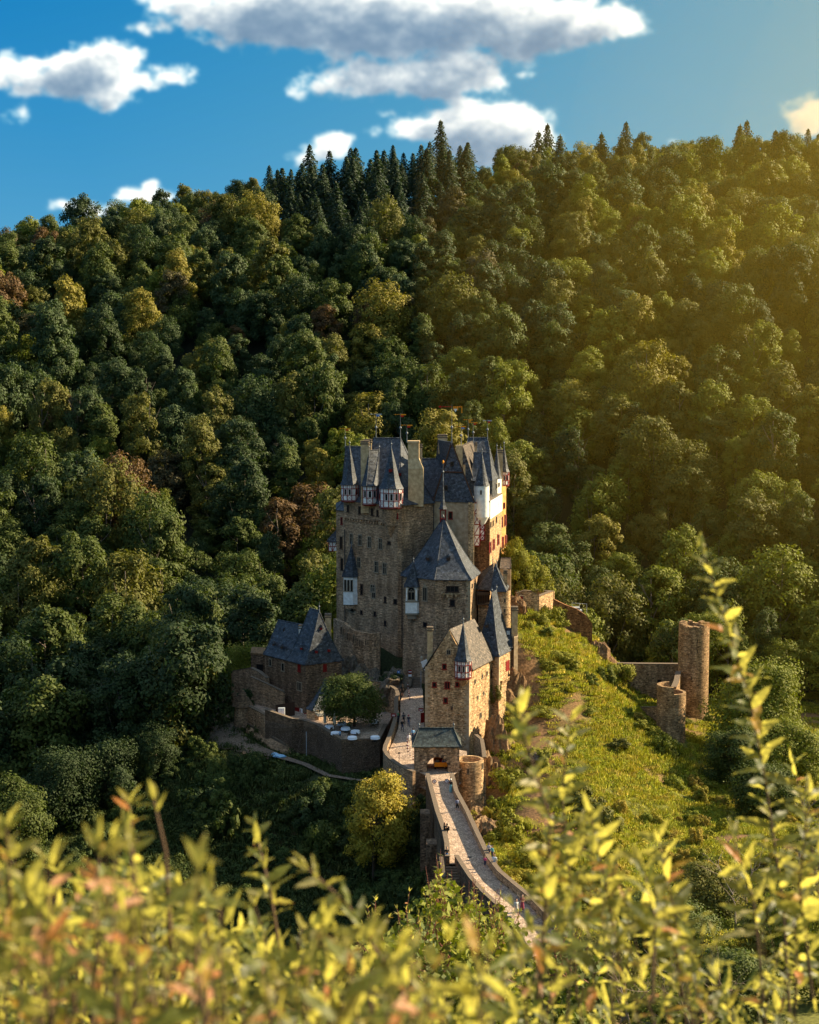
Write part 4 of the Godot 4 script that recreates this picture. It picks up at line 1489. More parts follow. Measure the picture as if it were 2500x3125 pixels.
	cone_roof(o, sc, 1.0, PV(cE(1128, 480), 256.5).y - sc.y, M.slate, 12)
	chimney(o, cE(1180, 518), cE(1266, 1000), 258.6, 1.1, M.chimney_plaster)
	finial(o, PV(cE(1228, 520), 259.0), 1.3, 0.14)
	# timber turret at the far right corner
	var t6 := PV(cE(1282, 1075), 261.3)
	turret(o, t6, PV(cE(1282, 858), 261.3).y - t6.y, 0.95, PV(cE(1262, 440), 261.3).y, 10, 1.2, M.slate_light)
	# lower extension with the pinkish roof
	var yx := PV(cC(1000, 100), 246).y
	var ex := [PV(cC(938, 100), 246), PV(cC(1033, 100), 246), PV(cC(1035, 100), 253), PV(cC(945, 100), 253)]
	for i in 4: ex[i].y = yx
	walls(o, ex, 8.0, yx, M.plaster_tan, "lower_wall")
	roof(o, ex, [PV(cC(948, 8), 252), PV(cC(1030, 8), 252)], [0, 1, 1, 0], 1.0, M.slate_brown, 0.1)
	for q in [["gilt", "flag_blue", 581, 400, 247, 3.2], ["gilt", "gilt", 695, 300, 268, 3.6], ["gilt", "flag_red", 778, 355, 262, 3.6], ["grey_metal", "flag_red", 1012, 297, 268, 3.4]]:
		vane(o, PV(cE(q[2], q[3]), q[4]), q[5], M[q[0]], M[q[1]], 0.8)
	finial(o, PV(cE(1046, 545), 250.6), 1.0, 0.16)

func make_chapel_house() -> void:
	var ye := P(1400, 1769, 228).y
	var poly := [Q(1229, 233, ye), Q(1328, 228.4, ye), Q(1436, 228, ye), Q(1460, 236, ye), Q(1440, 243, ye), Q(1240, 243, ye)]
	var o := house("chapel_house", "stone castle house with steep blue slate pyramid roof and red bell turret", "castle house", Vector3(poly[2].x, 8, poly[2].z))
	walls(o, poly, 2.0, ye, M.stone_grey)
	var apex := P(1354, 1576, 236.5)
	roof(o, poly, [apex], [0, 0, 0, 0, 0, 0], 1.22, M.slate, 0.4)
	for w in [[905, 1265], [1080, 1265]]:
		var p := cA(w[0], w[1])
		dormer(o, P(p.x, p.y + 5, 231.6 if w[0] < 1000 else 231.2), 0.62, false)
	# low side roof to the left
	var sd := [Q(1226, 234, ye + 0.2), Q(1282, 231, ye + 0.2), Q(1290, 238, ye + 0.2), Q(1232, 238, ye + 0.2)]
	roof(o, sd, [P(1275, 1730, 238)], [0, 0, 0, 0], 1.0, M.slate, 0.2)
	# red bell turret
	var bt := P(1352, 1592, 236.5)
	var y0 := P(1352, 1553, 236.5).y
	var b := MB.new()
	for s in [[-1, -1], [1, -1], [-1, 1], [1, 1]]:
		b.box(Vector3(bt.x + s[0] * 0.42, (bt.y + y0) / 2, bt.z + s[1] * 0.42), Vector3(0.17, y0 - bt.y, 0.17))
	b.box(Vector3(bt.x, y0 - 0.15, bt.z), Vector3(1.05, 0.22, 1.05))
	b.box(Vector3(bt.x, bt.y + 0.5, bt.z), Vector3(0.98, 0.14, 0.98))
	var tr := wpart("bell_turret", b, M.red_paint, o)
	var bell := MB.new()
	bell.lathe(Vector3(bt.x, bt.y + 0.9, bt.z), [Vector2(0.24, 0), Vector2(0.17, 0.12), Vector2(0.12, 0.3), Vector2(0.03, 0.36)], 10)
	part("bell", bell.mesh(), M.lead, tr)
	var sp := MB.new()
	var hh := P(1350, 1463, 236.5).y - y0
	sp.lathe(Vector3(bt.x, y0, bt.z), [Vector2(0.6, 0.03), Vector2(0.84, -0.02), Vector2(0.52, hh * 0.12), Vector2(0.34, hh * 0.3), Vector2(0.2, hh * 0.6), Vector2(0.05, hh)], 6, false, PI / 6)
	part("spire", sp.mesh(), M.slate, tr)
	var fi := finial(o, Vector3(bt.x, y0 + hh, bt.z), 2.9, 0.2)
	var cr := MB.new()
	cr.box(Vector3(bt.x, y0 + hh + 1.75, bt.z), Vector3(0.75, 0.07, 0.06))
	part("cross", cr.mesh(), M.lead, fi)
	var ck := MB.new()
	ck.lathe(Vector3(bt.x, y0 + hh + 2.6, bt.z), [Vector2(0.03, 0), Vector2(0.2, 0.25), Vector2(0.14, 0.5), Vector2(0.02, 0.62)], 6)
	part("gilded_top", ck.mesh(), M.gilt, fi)
	quoins(o, poly[2], poly[1], poly[3], 8.0, ye, M.plaster_tan)
	# windows: front face
	var f := [poly[1], poly[2]]
	var wnd := func(x: float, y: float, w: float, h: float, fm: Material, nx: int, ny: int, fw: float) -> void:
		var p := cC(x, y)
		window(o, face_of(poly, p.x), p, w / 2.875, h / 2.875, fm, nx, ny, fw)
	wnd.call(520, 281, 106, 50, M.window_dark, 3, 1, 0.16)
	wnd.call(519, 403, 40, 56, M.window_dark, 1, 1, 0.16)
	wnd.call(282, 594, 32, 38, M.window_dark, 1, 1, 0.12)
	wnd.call(280, 325, 36, 120, M.window_stone, 2, 1, 0.14)
	wnd.call(20, 392, 24, 42, M.window_dark, 1, 1, 0.1)
	# its pointed head
	var gp := hit(f[0], f[1], cC(280, 262).x, cC(280, 262).y)
	var ga := MB.new()
	ga.tri(gp + Vector3(-0.35, 0, 0.1), gp + Vector3(0.35, 0, 0.1), gp + Vector3(0, 0.5, 0.1))
	wpart("window_head", ga, M.window_stone, o)
	for w in [[712, 245, 10, 50], [692, 255, 8, 46]]:
		window(o, [poly[2], poly[3]], cC(w[0], w[1]), w[2] / 2.875, w[3] / 2.875, M.window_stone, 1, 1, 0.08)
	# brackets under the front windows
	var fa := hit(f[0], f[1], cC(420, 352).x, cC(420, 352).y)
	var fb := hit(f[0], f[1], cC(600, 340).x, cC(600, 340).y)
	frieze(o, Vector3(fa.x, fb.y, fa.z), fb, 0.7, M.stone_tan)
	# the white bay with a traceried window and a spire
	var face := face_of(poly, 1260)
	var c0 := hit(face[0], face[1], cC(172, 487).x, cC(172, 487).y)
	var top := hit(face[0], face[1], cC(172, 250).x, cC(172, 250).y).y
	var bs := c0 + Vector3(0, 0, 0.55)
	var oh := top - bs.y
	var op := [bs + Vector3(-1.2, 0, 0.75), bs + Vector3(0.72, 0, 0.75), bs + Vector3(1.2, 0, 0.1), bs + Vector3(1.2, 0, -1.5), bs + Vector3(-1.2, 0, -1.0)]
	var ob := MB.new()
	ob.prism(op, bs.y, bs.y + oh * 0.43)
	ob.prism(grown(op, -0.1), bs.y + oh * 0.43, top)
	var ow := wpart("bay", ob, M.plaster_white, o)
	var cor := MB.new()
	cor.prism(grown(op, 0.07), bs.y - 0.18, bs.y + 0.1)
	cor.prism(grown(op, 0.07), bs.y + oh * 0.42, bs.y + oh * 0.47)
	cor.prism(grown(op, -0.4), bs.y - 0.9, bs.y - 0.15)
	part("stone_band", cor.mesh(), M.window_stone, ow)
	window_at(o, bs + Vector3(-0.24, oh * 0.66, 0.68), Vector3.RIGHT, Vector3.BACK, 1.15, oh * 0.30, M.window_stone, 2, 1, 0.12)
	# pointed arch and tracery above it
	var tc := bs + Vector3(-0.24, oh * 0.82, 0.72)
	var ar := MB.new()
	var pn := MB.new()
	for s in [-1, 1]:
		var pr := tc + Vector3(s * 0.58, 0, 0)
		for i in 5:
			var t2 := (i + 1) / 5.0
			var q := tc + Vector3(s * 0.58 * (1.0 - t2 * t2), 0.72 * sin(t2 * PI / 2), 0)
			ar.bar(pr, q, 0.12, 0.14)
			pn.tri(tc, pr, q)
			pr = q
		ar.bar(tc + Vector3(s * 0.28, 0, 0), tc + Vector3(0, 0.42, 0), 0.06, 0.1)
		ar.bar(tc + Vector3(s * 0.28, 0, 0), tc + Vector3(s * 0.5, 0.28, 0), 0.06, 0.1)
	var hd := wpart("window_head", ar, M.window_stone, o)
	part("pane", pn.mesh(), M.glass_dark, hd)
	window_at(o, bs + Vector3(0.95, oh * 0.68, 0.40), Vector3(0.6, 0, -0.8), Vector3(0.8, 0, 0.6), 0.4, oh * 0.36, M.window_stone, 1, 1, 0.08)
	var et := []
	for p in op: et.append(p + UP * oh)
	roof(o, et, [P(1262, 1712, 231.0)], [0, 0, 0, 0, 0], 1.2, M.slate, 0.25)
	finial(o, P(1262, 1713, 231.0), 0.9, 0.12)
	var pipe := MB.new()
	var pp := Q(1227, 232.6, ye)
	pipe.bar(pp, Vector3(pp.x, 10, pp.z), 0.14, 0.14)
	wpart("downpipe", pipe, M.iron, o)
	# stair tower, gallery and round tower to the right of the chapel house
	var e := house("round_stair_tower", "slim round stone tower with slate roof beside wooden gallery, right of the chapel roof", "tower", Vector3(PV(cC(967, 600), 232).x, 10, -232))
	var rt := Vector3(PV(cC(967, 300), 232).x, 0, -232.2)
	var yt := PV(cC(967, 298), 231).y
	var tw := MB.new()
	tw.lathe(rt, [Vector2(1.35, 4.0), Vector2(1.25, 14.0), Vector2(1.18, yt)], 24)
	wpart("wall", tw, M.stone_tan, e)
	var xe := [Q(1499, 231, yt), Q(1545, 230.6, yt), Q(1552, 236, yt), Q(1503, 237, yt)]
	roof(e, xe, [PV(cC(893, 50), 233.5)], [0, 0, 0, 0], 1.1, M.slate, 0.15)
	finial(e, PV(cC(875, 52), 233.5), 1.2, 0.12)
	finial(e, PV(cC(910, 62), 234.0), 1.0, 0.12)
	var xb := [Q(1456, 233.5, yt), Q(1503, 232, yt), Q(1510, 240, yt), Q(1462, 241, yt)]
	roof(e, xb, [PV(cC(780, 130), 239), PV(cC(880, 60), 237)], [0, 1, 1, 0], 1.0, M.slate_brown, 0.2)
	walls(e, [Q(1460, 234, yt), Q(1503, 233, yt), Q(1508, 239, yt), Q(1464, 240, yt)], 5.0, PV(cC(790, 412), 234).y, M.stone_tan)
	var gy := PV(cC(790, 412), 233.5)
	var gt := PV(cC(790, 320), 233.5).y
	var gb := MB.new()
	gb.box(Vector3(gy.x, gt + 0.1, gy.z), Vector3(2.3, 0.55, 1.6))
	gb.box(Vector3(gy.x, gy.y + 0.05, gy.z), Vector3(2.3, 0.2, 1.6))
	for i in 6:
		gb.box(Vector3(gy.x - 1.0 + i * 0.4, (gy.y + gt) / 2, gy.z + 0.7), Vector3(0.12, gt - gy.y, 0.12))
	var gal := wpart("gallery", gb, M.wood_old, e)
	var gk := MB.new()
	gk.box(Vector3(gy.x, (gy.y + gt) / 2, gy.z - 0.5), Vector3(2.2, gt - gy.y, 0.5))
	part("boarding", gk.mesh(), M.board_brown, gal)
	chimney(e, cC(972, 128), cC(1002, 290), 233.5, 0.8, M.stone_tan)
	for q in [[975, 470], [985, 380]]:
		window_at(e, rt + Vector3(0.2, PV(cC(q[0], q[1]), 231).y, 1.2), Vector3.RIGHT, Vector3.BACK, 0.25, 0.6, M.window_stone, 1, 1, 0.06, M.opening)

func make_gate_house() -> void:
	var ye := PV(cC(280, 985), 208).y
	var fl := Q(1298, 208.5, ye)
	var fr := Q(1432, 208, ye)
	var br := Q(1497, 216.2, ye)
	var bl := fl + (br - fr)
	var poly := [fl, fr, br, bl]
	var o := house("gate_tower_house", "tan stone gable-fronted house beside the road with timbered corner turret", "castle house", Vector3(fr.x, 0, fr.z))
	walls(o, poly, -4.0, ye, M.stone_tan)
	var apex := PV(cC(490, 642), 208.3)
	var back := apex + (br - fr) * 1.15
	# gable walls
	for k in [[fl, fr, apex, 0.0], [bl, br, back, 0.0]]:
		var g := MB.new()
		g.tri(k[0], k[1], k[2])
		var inn := (br - fr).normalized() * 0.5 * (1.0 if k[2] == apex else -1.0)
		g.tri(k[0] + inn, k[1] + inn, k[2] + inn)
		g.quad(k[0], k[2], k[2] + inn, k[0] + inn)
		g.quad(k[1], k[2], k[2] + inn, k[1] + inn)
		wpart("gable", g, M.stone_tan, o)
	var rf := MB.new()
	var dn := (br - fr)
	for s in [[fl, bl, -1.0], [fr, br, 1.0]]:
		var a: Vector3 = s[0] + Vector3(s[2] * 0.5, -0.25, 0) + dn * 0.03
		var c: Vector3 = s[1] + Vector3(s[2] * 0.5, -0.25, 0) + dn * 0.15
		var up := UP * 0.12
		rf.quad(a + up, c + up, back + up, apex + dn * 0.03 + up)
		rf.quad(a, c, back, apex + dn * 0.03)
		rf.quad(a, a + up, apex + up, apex)
		rf.quad(a, c, c + up, a + up)
	var rr := wpart("roof", rf, M.slate_brown, o)
	# the low roof that joins the square tower
	var ln := [br + Vector3(-0.8, -0.1, 1.2), Q(1520, 218.0, ye), Q(1505, 223, ye), Q(1470, 221, ye)]
	roof(o, ln, [PV(cC(795, 815), 219.5)], [0, 0, 0, 0], 1.3, M.slate_brown, 0.3)
	finial(o, PV(cC(795, 815), 219.5), 0.7, 0.1)
	walls(o, [br + Vector3(-1.5, 0, 1.3), Q(1519, 218.2, ye), Q(1505, 222, ye), Q(1480, 221, ye)], -1.0, ye - 0.2, M.stone_tan, "link_wall")
	var lf := [br + Vector3(-1.5, 0, 1.3), Q(1519, 218.2, ye)]
	window(o, lf, cC(869, 1020), 12, 24, M.window_dark, 3, 1, 0.1)
	chimney(o, cC(300, 630), cC(348, 900), 209.3, 1.0, M.chimney_plaster)
	for w in [[450, 962, 32, 46], [362, 1120, 32, 40], [475, 1125, 42, 60], [562, 1118, 28, 38], [460, 1258, 32, 46]]:
		window(o, [fl, fr], cC(w[0], w[1]), w[2] / 2.875, w[3] / 2.875, M.timber_red, 2 if w[2] > 40 else 1, 1, 0.13)
	window(o, [fl, fr], cC(487, 835), 11, 14, M.window_stone, 2, 1, 0.1, M.opening)
	for w in [[717, 1092, 9, 38], [782, 1045, 9, 36], [823, 1020, 9, 36], [740, 1232, 9, 32], [793, 1193, 8, 32], [767, 1388, 13, 48]]:
		window(o, [fr, br], cC(w[0], w[1]), w[2] / 2.875, w[3] / 2.875, M.window_stone, 1, 1, 0.07, M.opening)
	quoins(o, fr, fl, br, -2.0, ye, M.plaster_tan)
	quoins(o, fl, fr, bl, -1.0, ye, M.plaster_tan)
	# corner turret
	var t := PV(cC(613, 1050), 207.9)
	turret(o, t, PV(cC(613, 905), 207.9).y - t.y, 1.24, PV(cC(605, 580), 207.9).y, 12, 1.3, M.slate, 1.14)
	var pipe := MB.new()
	pipe.bar(br + Vector3(-0.3, -0.3, 0.4), Vector3(br.x - 0.3, 3.0, br.z + 0.4), 0.1, 0.1)
	wpart("downpipe", pipe, M.iron, o)
	var lamp := MB.new()
	var lp := hit(fl, fr, cC(516, 1320).x, cC(516, 1320).y)
	lamp.box(lp + Vector3(0, 0, 0.3), Vector3(0.25, 0.4, 0.25))
	lamp.box(lp + Vector3(0, 0.25, 0.15), Vector3(0.06, 0.06, 0.4))
	wpart("wall_lamp", lamp, M.iron, o)
	# red door at the foot of the house, by the road
	var dp := P(1290, 2200, 211.5)
	var door := MB.new()
	door.box(dp, Vector3(0.6, 2.5, 0.14), Basis(UP, 0.5))
	wpart("door", door, M.red_paint, o)

func make_square_tower() -> void:
	var ye := PV(cC(930, 875), 216).y
	var fc := Q(1523, 216.4, ye)
	var rc := Q(1566, 222.8, ye)
	var lc := Q(1452, 218.4, ye)
	var bc := lc + (rc - fc)
	var poly := [lc, fc, rc, bc]
	var o := house("square_tower", "square stone tower with tall bent slate roof, right of the gable house", "tower", Vector3(fc.x, 0, fc.z))
	walls(o, [lc.lerp(fc, 0.62), fc, rc, bc], -4.0, ye, M.stone_tan)
	var mid := (lc + rc) / 2
	var ta := PV(cC(866, 318), 219.5)
	var tb := Vector3(PV(cC(906, 300), 222.5).x, ta.y, -222.5)
	roof(o, poly, [ta, tb], [0, 0, 1, 1], 1.35, M.slate, 0.3)
	finial(o, ta, 1.0, 0.16)
	finial(o, tb, 1.0, 0.16)
	dormer(o, P(cC(820, 615).x, cC(820, 615).y, 217.6), 0.55, false)
	# dark lean-to roof by the chimney, with a roof light
	var le := [PV(cC(975, 790), 221), PV(cC(1042, 800), 221.5), PV(cC(1042, 800), 224), PV(cC(980, 800), 224)]
	roof(o, le, [PV(cC(985, 628), 223.5), PV(cC(1040, 628), 223.5)], [0, 1, 1, 0], 1.0, M.slate, 0.1)
	var lt := MB.new()
	lt.box(PV(cC(1010, 665), 222.2), Vector3(0.5, 0.6, 0.12), Basis(Vector3.RIGHT, -0.4))
	wpart("roof_light", lt, M.grey_metal, o)
	chimney(o, cC(1042, 452), cC(1094, 900), 222.6, 1.2, M.chimney_plaster)
	var bt := MB.new()
	bt.prism([PV(cC(1060, 900), 221.6), PV(cC(1094, 900), 222), PV(cC(1094, 900), 224), PV(cC(1060, 900), 224)], 5.0, PV(cC(1060, 700), 222).y)
	wpart("chimney_breast", bt, M.plaster_tan, o)
	window(o, [fc, rc], cC(1003, 952), 9.5, 27, M.timber_red, 1, 2, 0.1, M.red_paint)
	window(o, [fc, rc], cC(1013, 1150), 6.5, 22, M.window_stone, 1, 1, 0.1)
	window(o, [fc, rc], cC(996, 1350), 3, 14, M.window_stone, 1, 1, 0.06, M.opening)
	var ya := hit(fc, rc, cC(942, 1108).x, cC(942, 1108).y)
	frieze(o, ya, Vector3(rc.x, ya.y, rc.z), 0.62, M.stone_tan)
	quoins(o, fc, lc, rc, 6.0, ye, M.plaster_tan)
	# the battered foot that leans out to the right
	var ft := MB.new()
	var a := G(1500, 2190, 1.0)
	var y0 := -4.0
	var lo := [Q(1525, 214.8, y0), Q(1572, 220.0, y0), Q(1580, 226.0, y0), Q(1530, 224.0, y0)]
	var hi := [fc + Vector3(-0.05, 0, 0.02), fc.lerp(rc, 0.9) + Vector3(0.03, 0, 0.03), rc + Vector3(0.02, 0, 0), bc]
	var yh := 6.0
	for i in 4:
		var j := (i + 1) % 4
		ft.quad(lo[i], lo[j], Vector3(hi[j].x, yh, hi[j].z), Vector3(hi[i].x, yh, hi[i].z))
	wpart("battered_foot", ft, M.stone_tan, o)

# ---------------------------------------------------------------- road, gate, bridge
func roady(d: float) -> float:
	if d < 192.0: return 0.6 - (192.0 - d) * 0.012
	if d < 199.0: return 0.6
	return 0.6 + (d - 199.0) * 0.17

func RD(u: float, v: float) -> Vector3:
	# the point of the road seen at (u, v)
	var lo := 120.0
	var hi := 236.0
	for i in 40:
		var m := (lo + hi) / 2
		if P(u, v, m).y > roady(m): lo = m
		else: hi = m
	return P(u, v, lo)

# a wall along points whose y is the top; thick to the right of its direction
func wall_run(parent: Node3D, pts: Array, thick: float, base: float, m: Material, cope: Material = null, called := "wall", raise := 0.0) -> MeshInstance3D:
	var b := MB.new()
	var k := pts.size()
	var outer := []
	for i in k:
		var d: Vector3 = pts[mini(i + 1, k - 1)] - pts[maxi(i - 1, 0)]
		d.y = 0
		outer.append(pts[i] + d.normalized().cross(UP) * thick)
	for i in k - 1:
		var q := [pts[i], pts[i + 1], outer[i + 1], outer[i]]
		var lo := []
		for p in q: lo.append(Vector3(p.x, base, p.z))
		b.quad(q[0], q[1], q[2], q[3])
		b.quad(lo[0], lo[1], q[1], q[0])
		b.quad(lo[2], lo[3], q[3], q[2])
	for i in [0, k - 1]:
		var a: Vector3 = pts[i]
		var c: Vector3 = outer[i]
		b.quad(Vector3(a.x, base, a.z), Vector3(c.x, base, c.z), c, a)
	var o := wpart(called, b, m, parent)
	if cope:
		var c := MB.new()
		for i in k - 1:
			var e0: Vector3 = (outer[i] - pts[i]).normalized() * 0.06
			var e1: Vector3 = (outer[i + 1] - pts[i + 1]).normalized() * 0.06
			var q := [pts[i] - e0, pts[i + 1] - e1, outer[i + 1] + e1, outer[i] + e0]
			for w in 4: q[w] += UP * 0.004
			var t := []
			for p in q: t.append(p + UP * 0.1)
			b = c
			b.quad(t[0], t[1], t[2], t[3])
			for w in 4:
				b.quad(q[w], q[(w + 1) % 4], t[(w + 1) % 4], t[w])
		part("coping", c.mesh(), cope, o)
	return o

func make_gate_and_bridge() -> void:
	# --- the causeway bridge
	var sec := [[1298, 1384, 2366], [1300, 1384, 2381], [1313, 1398, 2434], [1329, 1431, 2495], [1350, 1459, 2556], [1358, 1478, 2596], [1360, 1497, 2637]]
	var sec2 := [[1405, 1497, 2637], [1440, 1531, 2682], [1480, 1578, 2722], [1522, 1628, 2763], [1580, 1692, 2830], [1620, 1760, 2900], [1640, 1800, 2960]]
	var o := house("stone_bridge", "long cobbled stone bridge with low parapets leading to the arched gate", "bridge", G(1420, 2600, 0))
	var deck := MB.new()
	var left := []
	var right := []
	for run in [sec, sec2]:
		for i in run.size():
			var a := RD(run[i][0], run[i][2])
			var c := RD(run[i][1], run[i][2])
			if run == sec: left.append(a)
			if i > 0 or run == sec: right.append(c)
			if i > 0:
				var p := RD(run[i - 1][0], run[i - 1][2])
				var q := RD(run[i - 1][1], run[i - 1][2])
				deck.quad(p, q, c, a)
				var dn := UP * -0.5
				deck.quad(p + dn, q + dn, c + dn, a + dn)
				deck.quad(p, p + dn, a + dn, a)
	wpart("deck", deck, M.cobble, o)
	var lt := []
	for p in left.slice(1): lt.append(p + UP * 0.85)
	lt.reverse()
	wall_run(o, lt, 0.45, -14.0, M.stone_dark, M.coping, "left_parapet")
	var rt := []
	for p in right.slice(1): rt.append(p + UP * 0.85)
	wall_run(o, rt, -0.45 if false else 0.45, -9.0, M.stone_tan, M.coping, "right_parapet")
	# buttresses of the shaded side
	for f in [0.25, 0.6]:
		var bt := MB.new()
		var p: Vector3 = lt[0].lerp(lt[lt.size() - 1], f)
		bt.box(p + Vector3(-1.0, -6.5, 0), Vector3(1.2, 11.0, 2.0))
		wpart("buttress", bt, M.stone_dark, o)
	# side steps that leave the bridge towards the viewer
	var s0 := RD(1360, 2640)
	var s1 := RD(1402, 2640)
	for i in 6:
		var sb := MB.new()
		sb.box((s0 + s1) / 2 + Vector3(0, -0.24 - i * 0.19, 0.22 + i * 0.36), Vector3(s1.x - s0.x, 0.2, 0.42))
		sb.box((s0 + s1) / 2 + Vector3(0, -1.1 - i * 0.19, 0.30 + i * 0.36), Vector3(s1.x - s0.x - 0.04, 1.55, 0.34))
		wpart("step", sb, M.coping, o)
	var dv := [RD(1398, 2632) + UP * 0.8, RD(1420, 2665) + UP * 0.75, RD(1442, 2694) + UP * 0.6, RD(1480, 2735) + UP * 0.5, RD(1524, 2775) + UP * 0.5]
	wall_run(o, dv, 0.4, -6.0, M.stone_dark, M.coping, "divider_wall")
	var lw := [s0 + Vector3(-0.3, 0.85, -0.1), s0 + Vector3(-0.2, 0.2, 1.4), s0 + Vector3(-0.1, -0.5, 2.6)]
	wall_run(o, lw, 0.35, -8.0, M.stone_dark, M.coping, "stair_wall")
	for q in [[1389, 2533], [1433, 2616]]:
		var dr := MB.new()
		dr.box(RD(q[0], q[1]) + UP * 0.012, Vector3(0.5, 0.03, 0.4))
		wpart("drain_grate", dr, M.iron, o)
	# --- the inner road from the gate to the castle steps
	var road := MB.new()
	var rs := [[1298, 1384, 2366], [1268, 1402, 2352], [1226, 1420, 2340], [1196, 1425, 2318], [1186, 1425, 2292], [1196, 1300, 2272], [1214, 1296, 2226], [1222, 1294, 2180], [1222, 1292, 2140], [1238, 1290, 2105], [1246, 1288, 2098]]
	for i in rs.size() - 1:
		var a := RD(rs[i][0], rs[i][2])
		var b := RD(rs[i][1], rs[i][2])
		var c := RD(rs[i + 1][1], rs[i + 1][2])
		var d := RD(rs[i + 1][0], rs[i + 1][2])
		road.quad(a, b, c, d)
		road.quad(a - UP * 2, b - UP * 2, c - UP * 2, d - UP * 2)
	solo("castle_road", road.mesh(), M.cobble, "cobbled road climbing from the gate to the castle steps", "road", "", "structure")
	var st := house("castle_steps", "flight of wide stone steps at the top of the castle road", "steps", RD(1267, 2098))
	var e0 := RD(1248, 2099)
	var e1 := RD(1287, 2099)
	for i in 7:
		var b := MB.new()
		b.box((e0 + e1) / 2 + Vector3(0, 0.05 + i * 0.18, -0.2 - i * 0.36), Vector3(e1.x - e0.x, 0.2, 0.4))
		b.box((e0 + e1) / 2 + Vector3(0, -0.6 + i * 0.18, -0.24 - i * 0.36), Vector3(e1.x - e0.x - 0.05, 1.1, 0.3))
		wpart("step", b, M.coping, st)
	var rail := MB.new()
	rail.tube([e1 + Vector3(-0.1, 0.9, 0), e1 + Vector3(-0.1, 2.2, -2.6)], 0.03, 0.03, 5)
	rail.tube([e1 + Vector3(-0.1, 0, 0), e1 + Vector3(-0.1, 0.9, 0)], 0.03, 0.03, 5)
	rail.tube([e1 + Vector3(-0.1, 1.2, -2.6), e1 + Vector3(-0.1, 2.2, -2.6)], 0.03, 0.03, 5)
	wpart("handrail", rail, M.grey_metal, st)
	# --- low wall that bends along the road
	var cw := house("curved_road_wall", "low curving stone wall along the left edge of the castle road", "wall", RD(1190, 2300))
	var top := []
	for q in [[1268, 2354], [1245, 2346], [1222, 2333], [1203, 2320], [1188, 2305], [1180, 2290], [1182, 2276], [1190, 2258], [1200, 2232], [1210, 2200], [1214, 2170], [1214, 2140], [1219, 2118], [1214, 2104], [1196, 2092], [1165, 2081], [1122, 2076]]:
		top.append(P(q[0], q[1], -RD(q[0], q[1] + 18).z))
	top.reverse()
	wall_run(cw, top, 0.5, -5.0, M.stone_grey, M.coping)
	# --- gate building with its arch
	var g := house("gate_arch", "stone gate with round archway and green hipped slate roof at the bridge head", "gatehouse", RD(1335, 2377))
	var yr := 0.6
	var yt := PV(cD(400, 312), 192).y
	var xl := Q(1264, 192, yr).x
	var xr := Q(1402, 192, yr).x
	var ax := Q(1303, 192, yr).x
	var bx := Q(1367, 192, yr).x
	var z0 := -191.8
	var z1 := -196.2
	var cx := (ax + bx) / 2
	var ar := (bx - ax) / 2
	var ys := P(1335, 2309, 192).y - ar
	var w := MB.new()
	w.box(Vector3((xl + ax) / 2, (yt - 8) / 2, (z0 + z1) / 2), Vector3(ax - xl, yt + 8, z0 - z1))
	w.box(Vector3((bx + xr) / 2, (yt - 8) / 2, (z0 + z1) / 2), Vector3(xr - bx, yt + 8, z0 - z1))
	var n := 14
	for i in n:
		var t1 := PI - PI * i / n
		var t2 := PI - PI * (i + 1) / n
		var p := Vector2(cx + cos(t1) * ar, ys + sin(t1) * ar)
		var q := Vector2(cx + cos(t2) * ar, ys + sin(t2) * ar)
		for z in [z0, z1]:
			w.quad(Vector3(p.x, p.y, z), Vector3(q.x, q.y, z), Vector3(q.x, yt, z), Vector3(p.x, yt, z))
		w.quad(Vector3(p.x, p.y, z0), Vector3(q.x, q.y, z0), Vector3(q.x, q.y, z1), Vector3(p.x, p.y, z1))
	wpart("wall", w, M.stone_grey, g)
	for i in 15:
		var t := PI * (i + 0.5) / 15
		var sb := MB.new()
		var dir := Vector3(cos(t), sin(t), 0)
		sb.box(Vector3(cx, ys, z0 + 0.03) + dir * (ar + 0.22), Vector3(0.42, PI * (ar + 0.2) / 15 * 0.86, 0.16), Basis(dir, Vector3.BACK.cross(dir), Vector3.BACK))
		wpart("arch_stone", sb, M.stone_dark if i % 2 else M.stone_grey, g)
	var ev := [Vector3(xl, yt, z0), Vector3(xr, yt, z0), Vector3(xr, yt, z1), Vector3(xl, yt, z1)]
	var ra := PV(cD(440, 178), 194)
	var rb := Vector3(PV(cD(702, 174), 194).x, ra.y, -194)
	roof(g, ev, [ra, rb], [0, 1, 1, 0], 1.25, M.slate_green, 0.38)
	for q in [ra, rb]:
		finial(g, q, 1.0, 0.16)
	# --- round tower to the right of the gate
	var rtw := house("round_gate_tower", "low round stone tower with open top, right of the gate arch", "tower", Q(1436, 194, -4))
	var c0 := Q(1433, 195.2, 2.0)
	var R := 1.98
	var rtop := P(1450, 2328, 193.2).y
	var tb := MB.new()
	tb.lathe(Vector3(c0.x, 0, c0.z), [Vector2(R * 1.12, -9.0), Vector2(R * 1.02, -4.0), Vector2(R, rtop), Vector2(R - 0.4, rtop), Vector2(R - 0.42, rtop - 2.2)], 28)
	wpart("wall", tb, M.stone_tan, rtw)
	var fl := MB.new()
	fl.lathe(Vector3(c0.x, rtop - 1.2, c0.z), [Vector2(R - 0.38, 0.0), Vector2(0.01, 0.02)], 20, false)
	wpart("floor", fl, M.cobble, rtw)
	for q in [cD(806, 500), cD(918, 475)]:
		var dd := Vector3((q.x - 1433) / 44.0, 0, 0)
		dd.z = sqrt(maxf(0.05, 1.0 - dd.x * dd.x))
		var at := Vector3(c0.x, P(q.x, q.y, 193.3).y, c0.z) + dd * (R + 0.02)
		window_at(rtw, at, UP.cross(dd).normalized(), dd, 0.25, 0.75, M.window_stone, 1, 1, 0.07, M.opening)
	var cp := []
